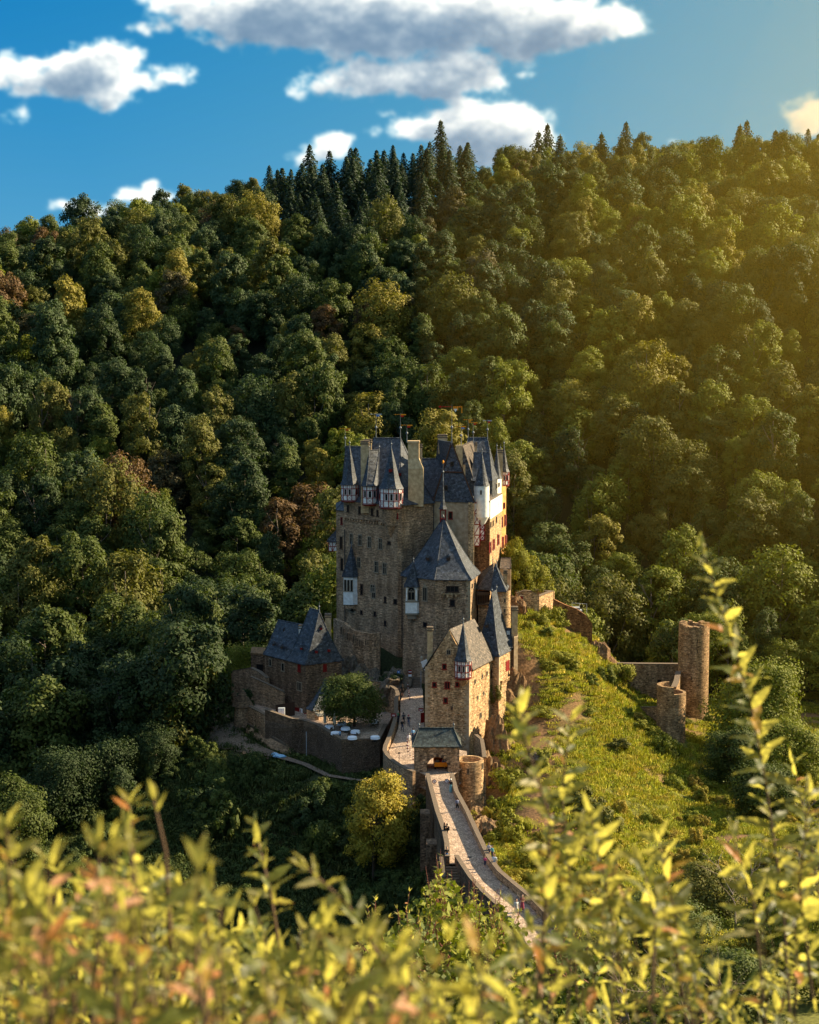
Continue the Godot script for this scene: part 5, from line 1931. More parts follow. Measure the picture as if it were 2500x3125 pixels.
	for q in [[1474, 2312, 196.0], [1470, 2280, 201.0], [1466, 2258, 205.0], [1448, 2243, 208.0]]:
		cp.append(P(q[0], q[1], q[2]))
	wall_run(rtw, cp, 0.45, -6.0, M.stone_tan, M.coping, "curtain_wall")
	# rocky ledge below it
	boulder("rock_outcrop", "brown rock ledge below the round gate tower", Q(1440, 193, -6.2), Vector3(3.2, 2.2, 3.0), M.rock_warm, 61)

# a rough rock: a sphere pushed about by noise, flat facets
func rock_mesh(sd: int, seg := 18) -> ArrayMesh:
	var n := FastNoiseLite.new()
	n.seed = sd
	n.frequency = 0.9
	n.fractal_octaves = 4
	var b := MB.new()
	var p := []
	for i in seg + 1:
		var row := []
		for j in seg * 2:
			var th := PI * i / seg
			var ph := TAU * j / (seg * 2)
			var d := Vector3(sin(th) * cos(ph), cos(th), sin(th) * sin(ph))
			row.append(d * (1.0 + 0.45 * n.get_noise_3dv(d * 1.1) + 0.22 * n.get_noise_3dv(d * 4.0)))
		p.append(row)
	for i in seg:
		for j in seg * 2:
			var k := (j + 1) % (seg * 2)
			b.quad(p[i][j], p[i][k], p[i + 1][k], p[i + 1][j])
	return b.mesh()

func boulder(called: String, label: String, at: Vector3, size: Vector3, m: Material, sd: int) -> void:
	var o := solo(called, rock_mesh(sd), m, label, "rock")
	o.position = at
	o.scale = size
	o.rotation.y = sd * 1.7

# ---------------------------------------------------------------- the terrace and the lower house, left
func make_terrace() -> void:
	var ty := 1.5
	var edge := []
	for q in [[752, 224], [809, 217.8], [890, 214], [924, 214.5], [968, 212], [1043, 204.2], [1160, 205.2], [1182, 214]]:
		edge.append(Q(q[0], q[1], ty + 0.8))
	var fl := MB.new()
	var poly := []
	for p in edge: poly.append(p)
	poly.append(Q(1200, 222, ty))
	poly.append(Q(1100, 230, ty))
	poly.append(Q(900, 234, ty))
	poly.append(Q(760, 236, ty))
	fl.prism(poly, -9.0, ty)
	solo("terrace", fl.mesh(), M.cobble, "paved terrace below the castle with white café tables", "terrace", "", "structure")
	var b := house("bastion_wall", "massive dark stone bastion wall carrying the terrace, left of the road", "wall", Q(1000, 206, -3))
	var e1 := [edge[1] + UP * 0.85, edge[2] + UP * 0.3, edge[3], edge[4] - UP * 0.15, edge[5] - UP * 0.4, edge[6] - UP * 0.5, edge[7] - UP * 0.5]
	wall_run(b, e1, -0.55, -8.0, M.stone_dark, M.coping)
	wall_run(b, [edge[0] + UP * 0.1, edge[1] + Vector3(-0.05, 0.0, 0.0)], -0.55, -8.0, M.stone_grey, M.coping)
	# the battered foot below a ledge, left half
	var ft := MB.new()
	var up0 := Q(757, 222.6, -0.4)
	var up1 := Q(872, 213.8, -1.4)
	var lo0 := Q(720, 219.5, -5.0)
	var lo1 := Q(900, 211.0, -6.0)
	ft.quad(lo0, lo1, up1, up0)
	ft.quad(up0, up1, up1 + Vector3(0.5, 0, -2), up0 + Vector3(0.5, 0, -2))
	ft.quad(lo1, up1, up1 + Vector3(1, 0, -2), lo1 + Vector3(1, 0, -2))
	wpart("battered_foot", ft, M.stone_grey, b)
	var led := MB.new()
	led.bar(up0 + UP * 0.05, up1 + UP * 0.05, 0.18, 0.5)
	wpart("ledge", led, M.coping, b)
	var tw := MB.new()
	var tc := Q(741, 224.5, 2.0)
	tw.lathe(Vector3(tc.x, 0, tc.z), [Vector2(1.9, -6.0), Vector2(1.45, -1.0), Vector2(1.25, 2.4)], 20)
	wpart("corner_turret", tw, M.stone_grey, b)
	var cap := MB.new()
	cap.lathe(Vector3(tc.x, 2.3, tc.z), [Vector2(1.2, 0.0), Vector2(1.75, 0.0), Vector2(1.2, 0.9), Vector2(0.5, 2.1), Vector2(0.05, 2.7)], 16, false)
	wpart("turret_cap", cap, M.stone_dark, b)
	var pipe := MB.new()
	var pp := Q(936, 213.4, 1.0)
	pipe.bar(pp + Vector3(0, 0, 0.75), Vector3(pp.x, -4.5, pp.z + 0.75), 0.1, 0.1)
	wpart("downpipe", pipe, M.grey_metal, b)
	# --- the lower house with the tall hipped tower roof
	var ye := P(933, 2028, 222).y
	var fc := Q(933, 222, ye)
	var rc := Q(1043, 225.4, ye)
	var lc := Q(808, 230.4, ye)
	var bc := lc + (rc - fc)
	var k := house("lower_house", "dark stone lower house with steep slate tower roof and red shutters beside the terrace", "house", Vector3(fc.x, ty, fc.z))
	walls(k, [lc, fc, rc, bc], -1.0, ye, M.stone_dark)
	var m1 := fc.lerp(lc, 0.42)
	var m2 := rc.lerp(bc, 0.42)
	var ta := PV(cB(738, 212), 226.6)
	var tb := Vector3(PV(cB(820, 236), 224.4).x, ta.y - 0.05, -224.4)
	roof(k, [m1, fc, rc, m2], [ta, tb], [0, 1, 1, 0], 1.22, M.slate, 0.35)
	finial(k, tb, 1.5, 0.14)
	var tc1 := PV(cB(470, 312), 232.0)
	var tc2 := Vector3(PV(cB(670, 372), 226).x, tc1.y, -227.5)
	roof(k, [lc, fc.lerp(lc, 0.2), rc.lerp(bc, 0.2), bc], [tc1, tc2], [0, 1, 1, 0], 1.2, M.slate, 0.3)
	for q in [[797, 590, 223.0], [903, 578, 224.5], [836, 392, 224.4]]:
		var p := cB(q[0], q[1])
		dormer(k, P(p.x, p.y, q[2]), 0.5 if q[1] > 500 else 0.45)
	for q in [[433, 528, 228.9], [502, 553, 227.2], [668, 560, 223.8], [524, 410, 230.2]]:
		var p := cB(q[0], q[1])
		dormer(k, P(p.x, p.y, q[2]), 0.4, q[0] > 600)
	chimney(k, cB(645, 368), cB(674, 470), 226.5, 0.8, M.plaster_white, true)
	chimney(k, cB(868, 275), cB(918, 480), 229.5, 1.2, M.chimney_plaster)
	for w in [[867, 718, 26, 58, 1], [650, 720, 20, 58, 1]]:
		var p := cB(w[0], w[1])
		window(k, [fc, rc] if w[0] > 705 else [lc, fc], p, w[2] / 2.78, w[3] / 2.78, M.red_paint, 1, 1, 0.1, M.red_paint)
	for w in [[405, 672, 18, 60, 1], [512, 712, 22, 68, 1], [652, 875, 38, 70, 3], [418, 1025, 18, 80, 1], [488, 1017, 24, 24, 1]]:
		var p := cB(w[0], w[1])
		window(k, [lc, fc], p, w[2] / 2.78, w[3] / 2.78, M.window_stone, w[4], 1, 0.12)
	# red doors with pale panels at the foot
	for q in [[640, 1110, 44, 100, "red_paint"], [668, 1115, 18, 96, "white_paint"], [712, 1148, 36, 90, "red_paint"], [744, 1160, 14, 80, "white_paint"]]:
		var p := cB(q[0], q[1])
		var face := [lc, fc] if q[0] < 700 else [fc, rc]
		window(k, face, p, q[2] / 2.78, q[3] / 2.78, M[q[4]], 1, 1, 0.1, M[q[4]], "door")
	# pent roof and awning at its front
	var pe := [PV(cB(712, 1062), 219.2), PV(cB(765, 1078), 217.6), PV(cB(850, 1072), 218.6), PV(cB(925, 1060), 222.5), PV(cB(740, 1050), 222.0)]
	for i in 5: pe[i].y = pe[0].y
	roof(k, pe, [PV(cB(872, 802), 222.2)], [0, 0, 0, 0, 0], 1.3, M.slate, 0.1, "pent_roof")
	walls(k, [pe[0], pe[1] + Vector3(0.3, 0, -0.2), pe[1] + Vector3(0.9, 0, -0.2), pe[4]], ty, pe[0].y, M.stone_tan, "porch_wall")
	var aw := MB.new()
	var a0 := PV(cB(775, 1085), 217.9)
	var a1 := PV(cB(850, 1078), 218.6)
	var a2 := PV(cB(805, 1130), 216.6)
	var a3 := PV(cB(880, 1120), 217.2)
	aw.quad(a0, a1, a3, a2)
	aw.quad(a0 - UP * 0.04, a1 - UP * 0.04, a3 - UP * 0.04, a2 - UP * 0.04)
	wpart("awning", aw, M.canvas, k)
	var ivy := [[0.2], [0.6]]
	# --- outer walls at the far left of the terrace
	var ow := house("outer_wall", "tall weathered stone wall enclosing the yard left of the lower house", "wall", Q(740, 232, -2))
	wall_run(ow, [P(706, 2052, 240), P(712, 2048, 236), P(764, 2039, 232), P(790, 2052, 230), P(812, 2070, 228)], -0.6, -5.0, M.stone_grey, M.coping)
	wall_run(ow, [P(764, 2066, 229.5), P(815, 2088, 226.6), P(864, 2112, 223.8)], -0.35, -1.0, M.stone_grey, M.coping, "yard_wall")
	var sg := house("small_stone_shed", "small roofless stone shed behind the lower house, open doorway", "shed", Q(785, 236, 3))
	var sy := PV(cB(290, 605), 236).y
	var sw := [Q(766, 236, sy), Q(808, 235, sy), Q(812, 240, sy), Q(770, 241, sy)]
	walls(sg, sw, -2.0, sy, M.stone_dark)
	window(sg, [sw[0], sw[1]], cB(315, 715), 22, 22, M.stone_dark, 1, 1, 0.12, M.opening, "doorway")
	var sr := MB.new()
	sr.prism(grown(sw, 0.15), sy + 0.004, sy + 0.35)
	wpart("roof", sr, M.soil_red, sg)
	# --- the zwinger wall with slits below the turreted house
	var zw := house("slit_wall", "low stone wall with narrow slits at the foot of the turreted house", "wall", Q(1090, 232, 6))
	var zt := [PV(cB(940, 300), 238), PV(cB(1010, 330), 235), PV(cB(1110, 400), 232.6), PV(cB(1240, 428), 231.2), PV(cB(1332, 425), 231.4), PV(cB(1340, 420), 234)]
	wall_run(zw, zt, -0.6, 0.0, M.stone_grey, null)
	for q in [[1007, 400], [1060, 450], [1110, 480], [1165, 512], [1215, 500], [1293, 512]]:
		var p := cB(q[0], q[1])
		var f := face_of(zt, p.x)
		window(zw, [f[0] + Vector3(0, 0, 0.62), f[1] + Vector3(0, 0, 0.62)], p, 3.6, 22, M.stone_grey, 1, 1, 0.06, M.opening, "slit")
	# rocks that carry the castle
	for q in [["brown rock under the slit wall of the turreted house", 1110, 229.5, 3.0, 4.2, 4.5, 3.0, "rock_grey", 71], ["dark rock beside the lower house chimney", 1062, 232, 3.0, 2.6, 5.5, 3.0, "rock_grey", 72], ["grey rock below the chapel house wall", 1200, 227, 4.2, 4.0, 3.2, 3.0, "rock_grey", 73],
			["grey rock at the right foot of the chapel house", 1440, 228, 7.5, 2.6, 5.5, 3.2, "rock_grey", 74], ["pale rock wedge between chapel house and square tower", 1462, 230, 8.0, 1.7, 5.6, 2.4, "rock_warm", 75],
			["orange rock face right of the gate house", 1520, 210.5, -3.0, 2.2, 6.5, 3.2, "rock_warm", 76], ["rusty rock under the square tower", 1590, 221.5, 1.0, 1.7, 6.5, 3.4, "soil_red", 77], ["mossy rock at the foot of the gate house", 1490, 203, -4.5, 2.4, 4.5, 3.2, "rock_warm", 78],
			["orange cliff at the right end of the castle spur", 1840, 248.5, 0.0, 3.2, 6.0, 4.0, "soil_red", 79], ["red earth bank above the ruin wall", 1812, 247.5, 4.6, 2.6, 3.6, 3.0, "soil_red", 80], ["pale boulder on the path right of the gate house", 1632, 199, 0.6, 1.0, 0.8, 0.9, "rock_grey", 81],
			["reddish rock left of the red door wall", 1572, 243, 14.5, 1.5, 2.6, 2.0, "soil_red", 82], ["brown rock bank beside the bridge", 1470, 178, -4.4, 2.0, 2.8, 4.5, "rock_warm", 83]]:
		boulder("rock_outcrop", q[0], Q(q[1], q[2], q[3]), Vector3(q[4], q[5], q[6]), M[q[7]], q[8])

# ---------------------------------------------------------------- ruined round towers and walls, right
func make_ruin() -> void:
	var o := house("ruined_round_tower", "tall slender round stone tower, open at the top, right of the castle slope", "tower", Q(2116, 239, -3))
	var c := Q(2116, 240, 5)
	var yt := P(2116, 1912, 237.6).y
	var b := MB.new()
	b.lathe(Vector3(c.x, 0, c.z), [Vector2(2.62, -8.0), Vector2(2.58, yt - 0.25), Vector2(1.45, yt - 0.25), Vector2(1.42, yt - 5.0), Vector2(0.02, yt - 5.0)], 32)
	wpart("wall", b, M.stone_ruin, o)
	var rr := RandomNumberGenerator.new()
	rr.seed = 12
	for i in 26:
		# the uneven top course
		var t := TAU * i / 26
		var dd := Vector3(cos(t), 0, sin(t))
		var h := rr.randf_range(0.10, 0.62)
		var cm := MB.new()
		cm.box(Vector3(c.x, yt - 0.25 + h / 2, c.z) + dd * 2.02, Vector3(1.06, h, 0.50), Basis(dd, UP, dd.cross(UP)))
		wpart("stone", cm, M.stone_ruin, o)
	for q in [[1956, 14], [1988, 13], [2070, 14]]:
		var u := 2118.0 if q[0] < 2050 else 2102.0
		var dd := Vector3((u - 2116.0) / 48.0, 0, 1).normalized()
		window_at(o, Vector3(c.x, P(u, q[0], 237.4).y, c.z) + dd * 2.58, UP.cross(dd).normalized(), dd, 0.16, 0.66, M.stone_ruin, 1, 1, 0.05, M.opening)
	# the broken half tower in front
	var h := house("broken_half_tower", "shorter round stone tower with broken stepped rim, before the tall tower", "tower", Q(2048, 224, -3))
	var k := Q(2048, 225.5, 0)
	var yl := P(2025, 2098, 223.3).y
	var yr := P(2075, 2120, 223.3).y
	var hb := MB.new()
	var n := 36
	for i in n:
		var t1 := TAU * i / n
		var t2 := TAU * (i + 1) / n
		var top := yl if cos((t1 + t2) / 2) < -0.02 else yr
		var nxt := yl if cos((t2 + t2 + TAU / n) / 2) < -0.02 else yr
		var e1 := Vector3(cos(t1), 0, sin(t1))
		var e2 := Vector3(cos(t2), 0, sin(t2))
		var R := 2.32
		var r := 1.85
		var base := Vector3(k.x, 0, k.z)
		hb.quad(base + e1 * R - UP * 12, base + e2 * R - UP * 12, base + e2 * R + UP * top, base + e1 * R + UP * top)
		hb.quad(base + e1 * r - UP * 12, base + e2 * r - UP * 12, base + e2 * r + UP * top, base + e1 * r + UP * top)
		hb.quad(base + e1 * R + UP * top, base + e2 * R + UP * top, base + e2 * r + UP * top, base + e1 * r + UP * top)
		if top != nxt:
			hb.quad(base + e2 * R + UP * top, base + e2 * r + UP * top, base + e2 * r + UP * nxt, base + e2 * R + UP * nxt)
	wpart("wall", hb, M.stone_ruin, h)
	var dd := Vector3(0.05, 0, 1).normalized()
	window_at(h, Vector3(k.x + 0.05, P(2050, 2146, 223.1).y, k.z) + dd * 2.3, UP.cross(dd).normalized(), dd, 0.22, 0.5, M.stone_ruin, 1, 1, 0.06, M.opening)
	var w := house("ruin_wall", "long ruined stone wall running left from the tall round tower", "wall", Q(2000, 243, -2))
	wall_run(w, [P(1885, 2026, 243), P(1960, 2027, 243), P(2075, 2028, 243)], -0.9, -9.0, M.stone_ruin, M.coping)
	wall_run(w, [P(2078, 2050, 238.5), P(2072, 2080, 232), P(2064, 2098, 227.4)], 0.8, -9.0, M.stone_ruin, M.coping, "cross_wall")
	wall_run(w, [P(1936, 2160, 232), P(2008, 2158, 227)], -0.6, -9.0, M.stone_ruin, M.coping, "low_wall")
	window(w, [Q(1960, 242, 0), Q(2075, 242, 0)], Vector2(2012, 2080), 14, 14, M.stone_ruin, 1, 1, 0.1, M.opening, "opening")
	# --- wall with the red door, on the spur right of the castle
	var r := house("red_door_wall", "sunlit stone wall with pointed red door on the spur right of the castle", "wall", Q(1610, 246, 14))
	wall_run(r, [P(1576, 1812, 245), P(1600, 1803, 245), P(1622, 1805, 245.2), P(1645, 1816, 245.6)], -0.6, 9.0, M.stone_tan, M.coping)
	var f := [P(1576, 1812, 244.3), P(1645, 1816, 244.9)]
	window(r, f, cC(1125, 378), 12, 26, M.window_stone, 1, 1, 0.16, M.red_paint, "door")
	var ds := MB.new()
	for i in 4:
		ds.box(hit(f[0], f[1], 1591, 1850) + Vector3(0, -0.2 - i * 0.2, 0.4 + i * 0.35), Vector3(1.5, 0.2, 0.4))
	wpart("door_steps", ds, M.coping, r)
	wall_run(r, [P(1646, 1820, 245.5), P(1668, 1812, 248.0), P(1688, 1804, 251)], -0.6, 7.0, M.stone_tan, M.coping, "side_wall")
	wall_run(r, [P(1576, 1805, 252), P(1640, 1802, 254), P(1690, 1806, 253)], -0.6, 9.0, M.stone_tan, M.coping, "back_wall")
	var s := house("sloping_ruin_wall", "old reddish stone wall stepping down the spur to the cliff", "wall", Q(1740, 250, 10))
	wall_run(s, [P(1689, 1830, 247.5), P(1722, 1846, 247.2), P(1760, 1860, 247), P(1790, 1880, 247), P(1808, 1905, 247)], -0.7, 3.0, M.stone_red, M.stone_red)
	var car := house("car_roof_behind_wall", "pale car roof showing above the sloping wall", "car", P(1760, 1855, 252))
	var cm := MB.new()
	var cp := P(1757, 1853, 251)
	cm.prism([cp + Vector3(-1.1, 0, 0.8), cp + Vector3(1.1, 0, 0.8), cp + Vector3(1.1, 0, -0.8), cp + Vector3(-1.1, 0, -0.8)], cp.y - 1.4, cp.y - 0.45)
	cm.prism([cp + Vector3(-0.8, 0, 0.65), cp + Vector3(0.7, 0, 0.65), cp + Vector3(0.7, 0, -0.65), cp + Vector3(-0.8, 0, -0.65)], cp.y - 0.45, cp.y + 0.02)
	wpart("body", cm, M.grey_metal, car)
	var rl := house("metal_railing", "thin metal railing above the sloping wall, before the dark wood", "railing", P(1768, 1845, 252))
	var rm := MB.new()
	var r0 := P(1746, 1840, 252)
	var r1 := P(1791, 1843, 252)
	rm.tube([r0, r1], 0.04, 0.04, 5)
	for t in [0.0, 0.5, 1.0]:
		rm.tube([r0.lerp(r1, t), r0.lerp(r1, t) - UP * 1.6], 0.035, 0.035, 5)
	wpart("rail", rm, M.grey_metal, rl)

# ---------------------------------------------------------------- plants of the slopes
var near_crowns := []
var near_trunks := []

func TR(u: float, v: float, d0 := 130.0) -> Vector3:
	# where the sight line meets the ground
	var d := d0
	while d < 330.0:
		var p := P(u, v, d)
		if p.y < height(p.x, d): break
		d += 1.0
	var p := P(u, v, d)
	p.y = height(p.x, d)
	return p

var floors := []

func blocked(x: float, d: float) -> bool:
	# where houses, walls, paving and the bridge stand
	if floors.is_empty():
		for poly in [
				[[742, 226], [812, 218], [890, 214.5], [968, 212], [1043, 204.0], [1165, 205], [1182, 205], [1190, 198], [1250, 194], [1262, 190], [1420, 190], [1490, 196], [1480, 208], [1505, 216], [1530, 215], [1580, 222], [1575, 240], [1560, 262], [1030, 262], [1000, 240], [760, 240]],
				[[1290, 193], [1392, 193], [1420, 178], [1470, 168], [1500, 160], [1545, 152], [1650, 145], [1800, 134], [1700, 128], [1560, 138], [1440, 152], [1350, 157], [1335, 168], [1310, 180]],
				[[2055, 243], [2180, 243], [2180, 237], [2055, 237]], [[1995, 229], [2105, 229], [2105, 221], [1995, 221]]]:
			var p := PackedVector2Array()
			for q in poly: p.append(Vector2(Q(q[0], q[1], 0.0).x, q[1]))
			floors.append(p)
	for p in floors:
		if Geometry2D.is_point_in_polygon(Vector2(x, d), p): return true
	return false

func path_gap(x: float, d: float, wide := 1.3) -> bool:
	for i in path_pts.size() - 1:
		var a: Vector2 = path_pts[i]
		var b: Vector2 = path_pts[i + 1]
		var q := Geometry2D.get_closest_point_to_segment(Vector2(x, d), a, b)
		if q.distance_to(Vector2(x, d)) < wide: return true
	return false

var path_pts := []

func tuft(sd: int, n: int, rx: float, h: float, ls: float) -> ArrayMesh:
	var r := RandomNumberGenerator.new()
	r.seed = sd
	var b := MB.new()
	b.colored = true
	for i in n:
		var a := r.randf() * TAU
		var q := sqrt(r.randf()) * rx
		var y := r.randf_range(0.02, h) * (1.0 - 0.6 * q / rx)
		var p := Vector3(cos(a) * q, y, sin(a) * q)
		leaf_quad(b, r, p, (Vector3(cos(a) * 0.5, 0.9, sin(a) * 0.5) + Vector3(r.randfn(), r.randfn(), r.randfn()) * 0.5).normalized(), ls * r.randf_range(0.6, 1.4), UP)
	return b.mesh()

func grass(sd: int, n: int, rx: float, h: float) -> ArrayMesh:
	var r := RandomNumberGenerator.new()
	r.seed = sd
	var b := MB.new()
	b.colored = true
	for i in n:
		var a := r.randf() * TAU
		var q := sqrt(r.randf()) * rx
		var p := Vector3(cos(a) * q, 0, sin(a) * q)
		var hh := h * r.randf_range(0.5, 1.3)
		var bend := Vector3(r.randfn(), 0, r.randfn()) * hh * 0.4
		var side := Vector3(r.randfn(), 0, r.randfn()).normalized() * r.randf_range(0.03, 0.07)
		var k := b.v.size()
		var g := r.randf_range(0.75, 1.25)
		b.col = Color(g * r.randf_range(0.9, 1.15), g, g * 0.9)
		var nn := (UP + Vector3(r.randfn(), 0, r.randfn()) * 0.35).normalized()
		b.add(p - side - UP * 0.1, nn)
		b.add(p + side - UP * 0.1, nn)
		b.add(p + UP * hh + bend, nn)
		b.ix.append_array([k, k + 1, k + 2] if (side.cross(UP)).dot(nn) < 0 else [k, k + 2, k + 1])
	return b.mesh()

func scatter(called: String, label: String, meshes: Array, spots: Array, cols: Array, s0: float, s1: float, sd: int) -> void:
	var r := RandomNumberGenerator.new()
	r.seed = sd
	var o := thing(called, label, "undergrowth", "")
	o.set_meta("kind", "stuff")
	for k in meshes.size():
		var mine := []
		for i in spots.size():
			if i % meshes.size() == k: mine.append(spots[i])
		var mm := MultiMesh.new()
		mm.transform_format = MultiMesh.TRANSFORM_3D
		mm.use_colors = true
		mm.mesh = meshes[k]
		mm.instance_count = mine.size()
		for i in mine.size():
			var s := r.randf_range(s0, s1)
			mm.set_instance_transform(i, Transform3D(Basis(UP, r.randf() * TAU).scaled(Vector3(s, s * r.randf_range(0.7, 1.4), s)), mine[i]))
			var c: Color = cols[r.randi() % cols.size()]
			mm.set_instance_color(i, c * r.randf_range(0.75, 1.25))
		var g := MultiMeshInstance3D.new()
		g.name = "leaves"
		g.multimesh = mm
		g.material_override = M.scrub
		g.set_meta("kind", "stuff")
		o.add_child(g, true)

func plant_tree(called: String, label: String, category: String, at: Vector3, k: int, sc: Vector3, leaf: String, group := "") -> void:
	var o := thing(called, label, category, group)
	o.position = at
	o.scale = sc
	o.rotation.y = at.x * 3.7
	part("crown", near_crowns[k], M[leaf], o)
	part("trunk", near_trunks[k], M.bark, o)

func plant_bush(label: String, at: Vector3, k: int, sc: Vector3, leaf: String) -> void:
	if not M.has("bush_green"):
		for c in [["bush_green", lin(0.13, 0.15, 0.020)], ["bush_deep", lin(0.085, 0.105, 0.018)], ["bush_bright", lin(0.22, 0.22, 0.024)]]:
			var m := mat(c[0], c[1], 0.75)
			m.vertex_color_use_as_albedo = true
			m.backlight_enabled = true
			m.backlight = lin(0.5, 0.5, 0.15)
	if at.x > 8.0: leaf = {"leaf_dark": "bush_deep", "leaf_mid": "bush_green", "leaf_lime": "bush_bright", "leaf_blue": "bush_green"}.get(leaf, leaf)  # lighter tints on the sunny side: sunlight put into leaf colour
	var o := solo("bush", bushes[k], M[leaf], label, "bush", "bushes on the castle slopes")
	o.position = at
	o.scale = sc
	o.rotation.y = at.x * 2.3

var bushes := []

func bare_tree(label: String, at: Vector3, h: float, sd: int) -> void:
	var r := RandomNumberGenerator.new()
	r.seed = sd
	var o := thing("bare_tree", label, "dead tree", "leafless trees at the lower right")
	o.position = at
	var tr := MB.new()
	var tw := MB.new()
	var ends := []
	for s in 3:
		var a := TAU * s / 3.0 + r.randf()
		var p := Vector3.ZERO
		var dir := Vector3(cos(a) * 0.35, 1, sin(a) * 0.35).normalized()
		var pts := [p]
		for i in 7:
			dir = (dir + Vector3(r.randfn(), r.randf() * 0.3, r.randfn()) * 0.22).normalized()
			p += dir * h / 7.0
			pts.append(p)
			if i > 1: ends.append([p, dir, h * 0.035 * (1.0 - i / 9.0)])
		tr.tube(pts, h * 0.014, h * 0.004, 5)
	for e in ends:
		for n in 2:
			var p: Vector3 = e[0]
			var dir: Vector3 = (e[1] + Vector3(r.randfn(), r.randf() * 0.4, r.randfn()) * 0.8).normalized()
			var pts := [p]
			for i in 4:
				dir = (dir + Vector3(r.randfn(), r.randf() * 0.4, r.randfn()) * 0.3).normalized()
				p += dir * h * 0.07
				pts.append(p)
				if i > 0:
					tw.tube([p, p + (dir + Vector3(r.randfn(), r.randfn(), r.randfn()) * 0.6).normalized() * h * 0.09], h * 0.0022, h * 0.001, 4)
			tw.tube(pts, h * 0.0045, h * 0.0015, 4)
	part("trunk", tr.mesh(), M.bark_grey, o)
	part("branches", tw.mesh(), M.bark_grey, o).set_meta("kind", "stuff")

func make_slope_plants() -> void:
	var white := StandardMaterial3D.new()
	white.resource_name = "scrub"
	white.vertex_color_use_as_albedo = true
	white.roughness = 0.75
	white.metallic_specular = 0.3
	white.backlight_enabled = true
	white.backlight = lin(0.5, 0.5, 0.15)
	M.scrub = white
	mat("leaf_gold", lin(0.36, 0.29, 0.035), 0.7)
	M.leaf_gold.vertex_color_use_as_albedo = true
	M.leaf_gold.backlight_enabled = true
	M.leaf_gold.backlight = lin(0.5, 0.5, 0.15)
	for i in 4:
		near_crowns.append(crown(500 + i, [4.6, 4.2, 5.4, 4.3][i], [1.6, 1.0, 1.8, 0.1][i], [9.0, 10.5, 11.0, 10.0][i], [70, 64, 84, 62][i], 17000, 0.27))
		near_trunks.append(trunk(520 + i, [2.4, 2.2, 2.8, 2.2][i], 0.28, [7.0, 8.0, 8.5, 8.0][i], 4.0, 6))
		bushes.append(crown(540 + i, [1.25, 1.4, 1.1, 1.3][i], -0.25, [1.7, 1.3, 2.0, 1.5][i], [22, 26, 20, 24][i], 2600, 0.17))
	for q in [[700, 250], [676, 240], [660, 231], [664, 223.5], [705, 217.5], [775, 214], [850, 211], [930, 208], [1000, 203], [1090, 201], [1170, 200.5]]:
		var p := Q(q[0], q[1], -2.0)
		path_pts.append(Vector2(p.x, q[1]))
	var pm := MB.new()
	for i in path_pts.size() - 1:
		for j in 4:
			var q := []
			for e in [[0, 0], [1, 0], [1, 1], [0, 1]]:
				var a: Vector2 = path_pts[i + e[0]]
				var t: Vector2 = path_pts[mini(i + e[0] + 1, path_pts.size() - 1)] - path_pts[maxi(i + e[0] - 1, 0)]
				var nn := Vector2(-t.y, t.x).normalized()
				var w: float = [2.0, 2.4, 2.8, 3.0, 2.9, 2.2, 1.0, 0.6, 0.45, 0.4, 0.4][i + e[0]]
				var x = a + nn * (w * ((j + e[1]) / 2.0 - 1.0))
				q.append(Vector3(x.x, height(x.x, x.y) + 0.42, -x.y))
			pm.quad(q[0], q[1], q[2], q[3])
	mat("path_earth", Color(0.58, 0.52, 0.47), 1.0)
	triplanar(M.path_earth, M.rock_grey.albedo_texture, M.rock_grey.albedo_texture, 4.0, 3.0)
	solo("footpath", pm.mesh(), M.path_earth, "pale dirt path running round the foot of the bastion wall", "path", "", "structure")
	var r := RandomNumberGenerator.new()
	r.seed = 91
	var sunny := []
	var shade := []
	for i in 70000:
		var d := r.randf_range(118.0, 268.0)
		var x := r.randf_range(-d * 0.31, d * 0.34)
		if blocked(x, d): continue
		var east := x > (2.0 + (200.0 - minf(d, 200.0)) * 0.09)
		if east:
			if r.randf() < bare(x, d) * 0.93: continue
			if sunny.size() < 26000: sunny.append(ground_at(x, d))
		else:
			if d > 250 and r.randf() < 0.5: continue
			if path_gap(x, d): continue
			if shade.size() < 15000: shade.append(ground_at(x, d))
	var tf := [tuft(601, 80, 0.75, 0.55, 0.16), tuft(602, 70, 0.55, 0.85, 0.15), tuft(603, 95, 0.95, 0.42, 0.17)]
	var gr := [grass(611, 150, 0.95, 0.24), grass(612, 130, 0.8, 0.34), grass(613, 170, 1.15, 0.2)]
	var leafy := []
	var lawn := []
	for i in sunny.size():
		if i % 2 == 0: leafy.append(sunny[i])
		else: lawn.append(sunny[i])
	scatter("sunny_slope_grass", "long yellow green grass on the sunlit slope right of the castle", gr, lawn, [Color(0.40, 0.38, 0.04), Color(0.36, 0.37, 0.035), Color(0.46, 0.38, 0.07), Color(0.30, 0.32, 0.035)], 0.8, 1.5, 95)  # sunny palette far lighter than on the bank: sunlight put into the colour
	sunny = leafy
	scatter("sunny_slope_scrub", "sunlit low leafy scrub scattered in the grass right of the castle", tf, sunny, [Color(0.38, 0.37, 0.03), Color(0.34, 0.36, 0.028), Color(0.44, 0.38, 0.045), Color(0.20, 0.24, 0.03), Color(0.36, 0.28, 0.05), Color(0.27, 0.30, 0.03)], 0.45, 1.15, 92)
	# thickets of the lower sunny slope, grown together
	var tn := FastNoiseLite.new()
	tn.seed = 17
	tn.frequency = 0.05
	var thick := []
	for p in sunny:
		var low := smoothstep(2150.0, 2600.0, scr(p).y)
		if tn.get_noise_2d(p.x, p.z) > 0.42 - 0.38 * low and r.randf() < 0.05 + 0.12 * low: thick.append(p)
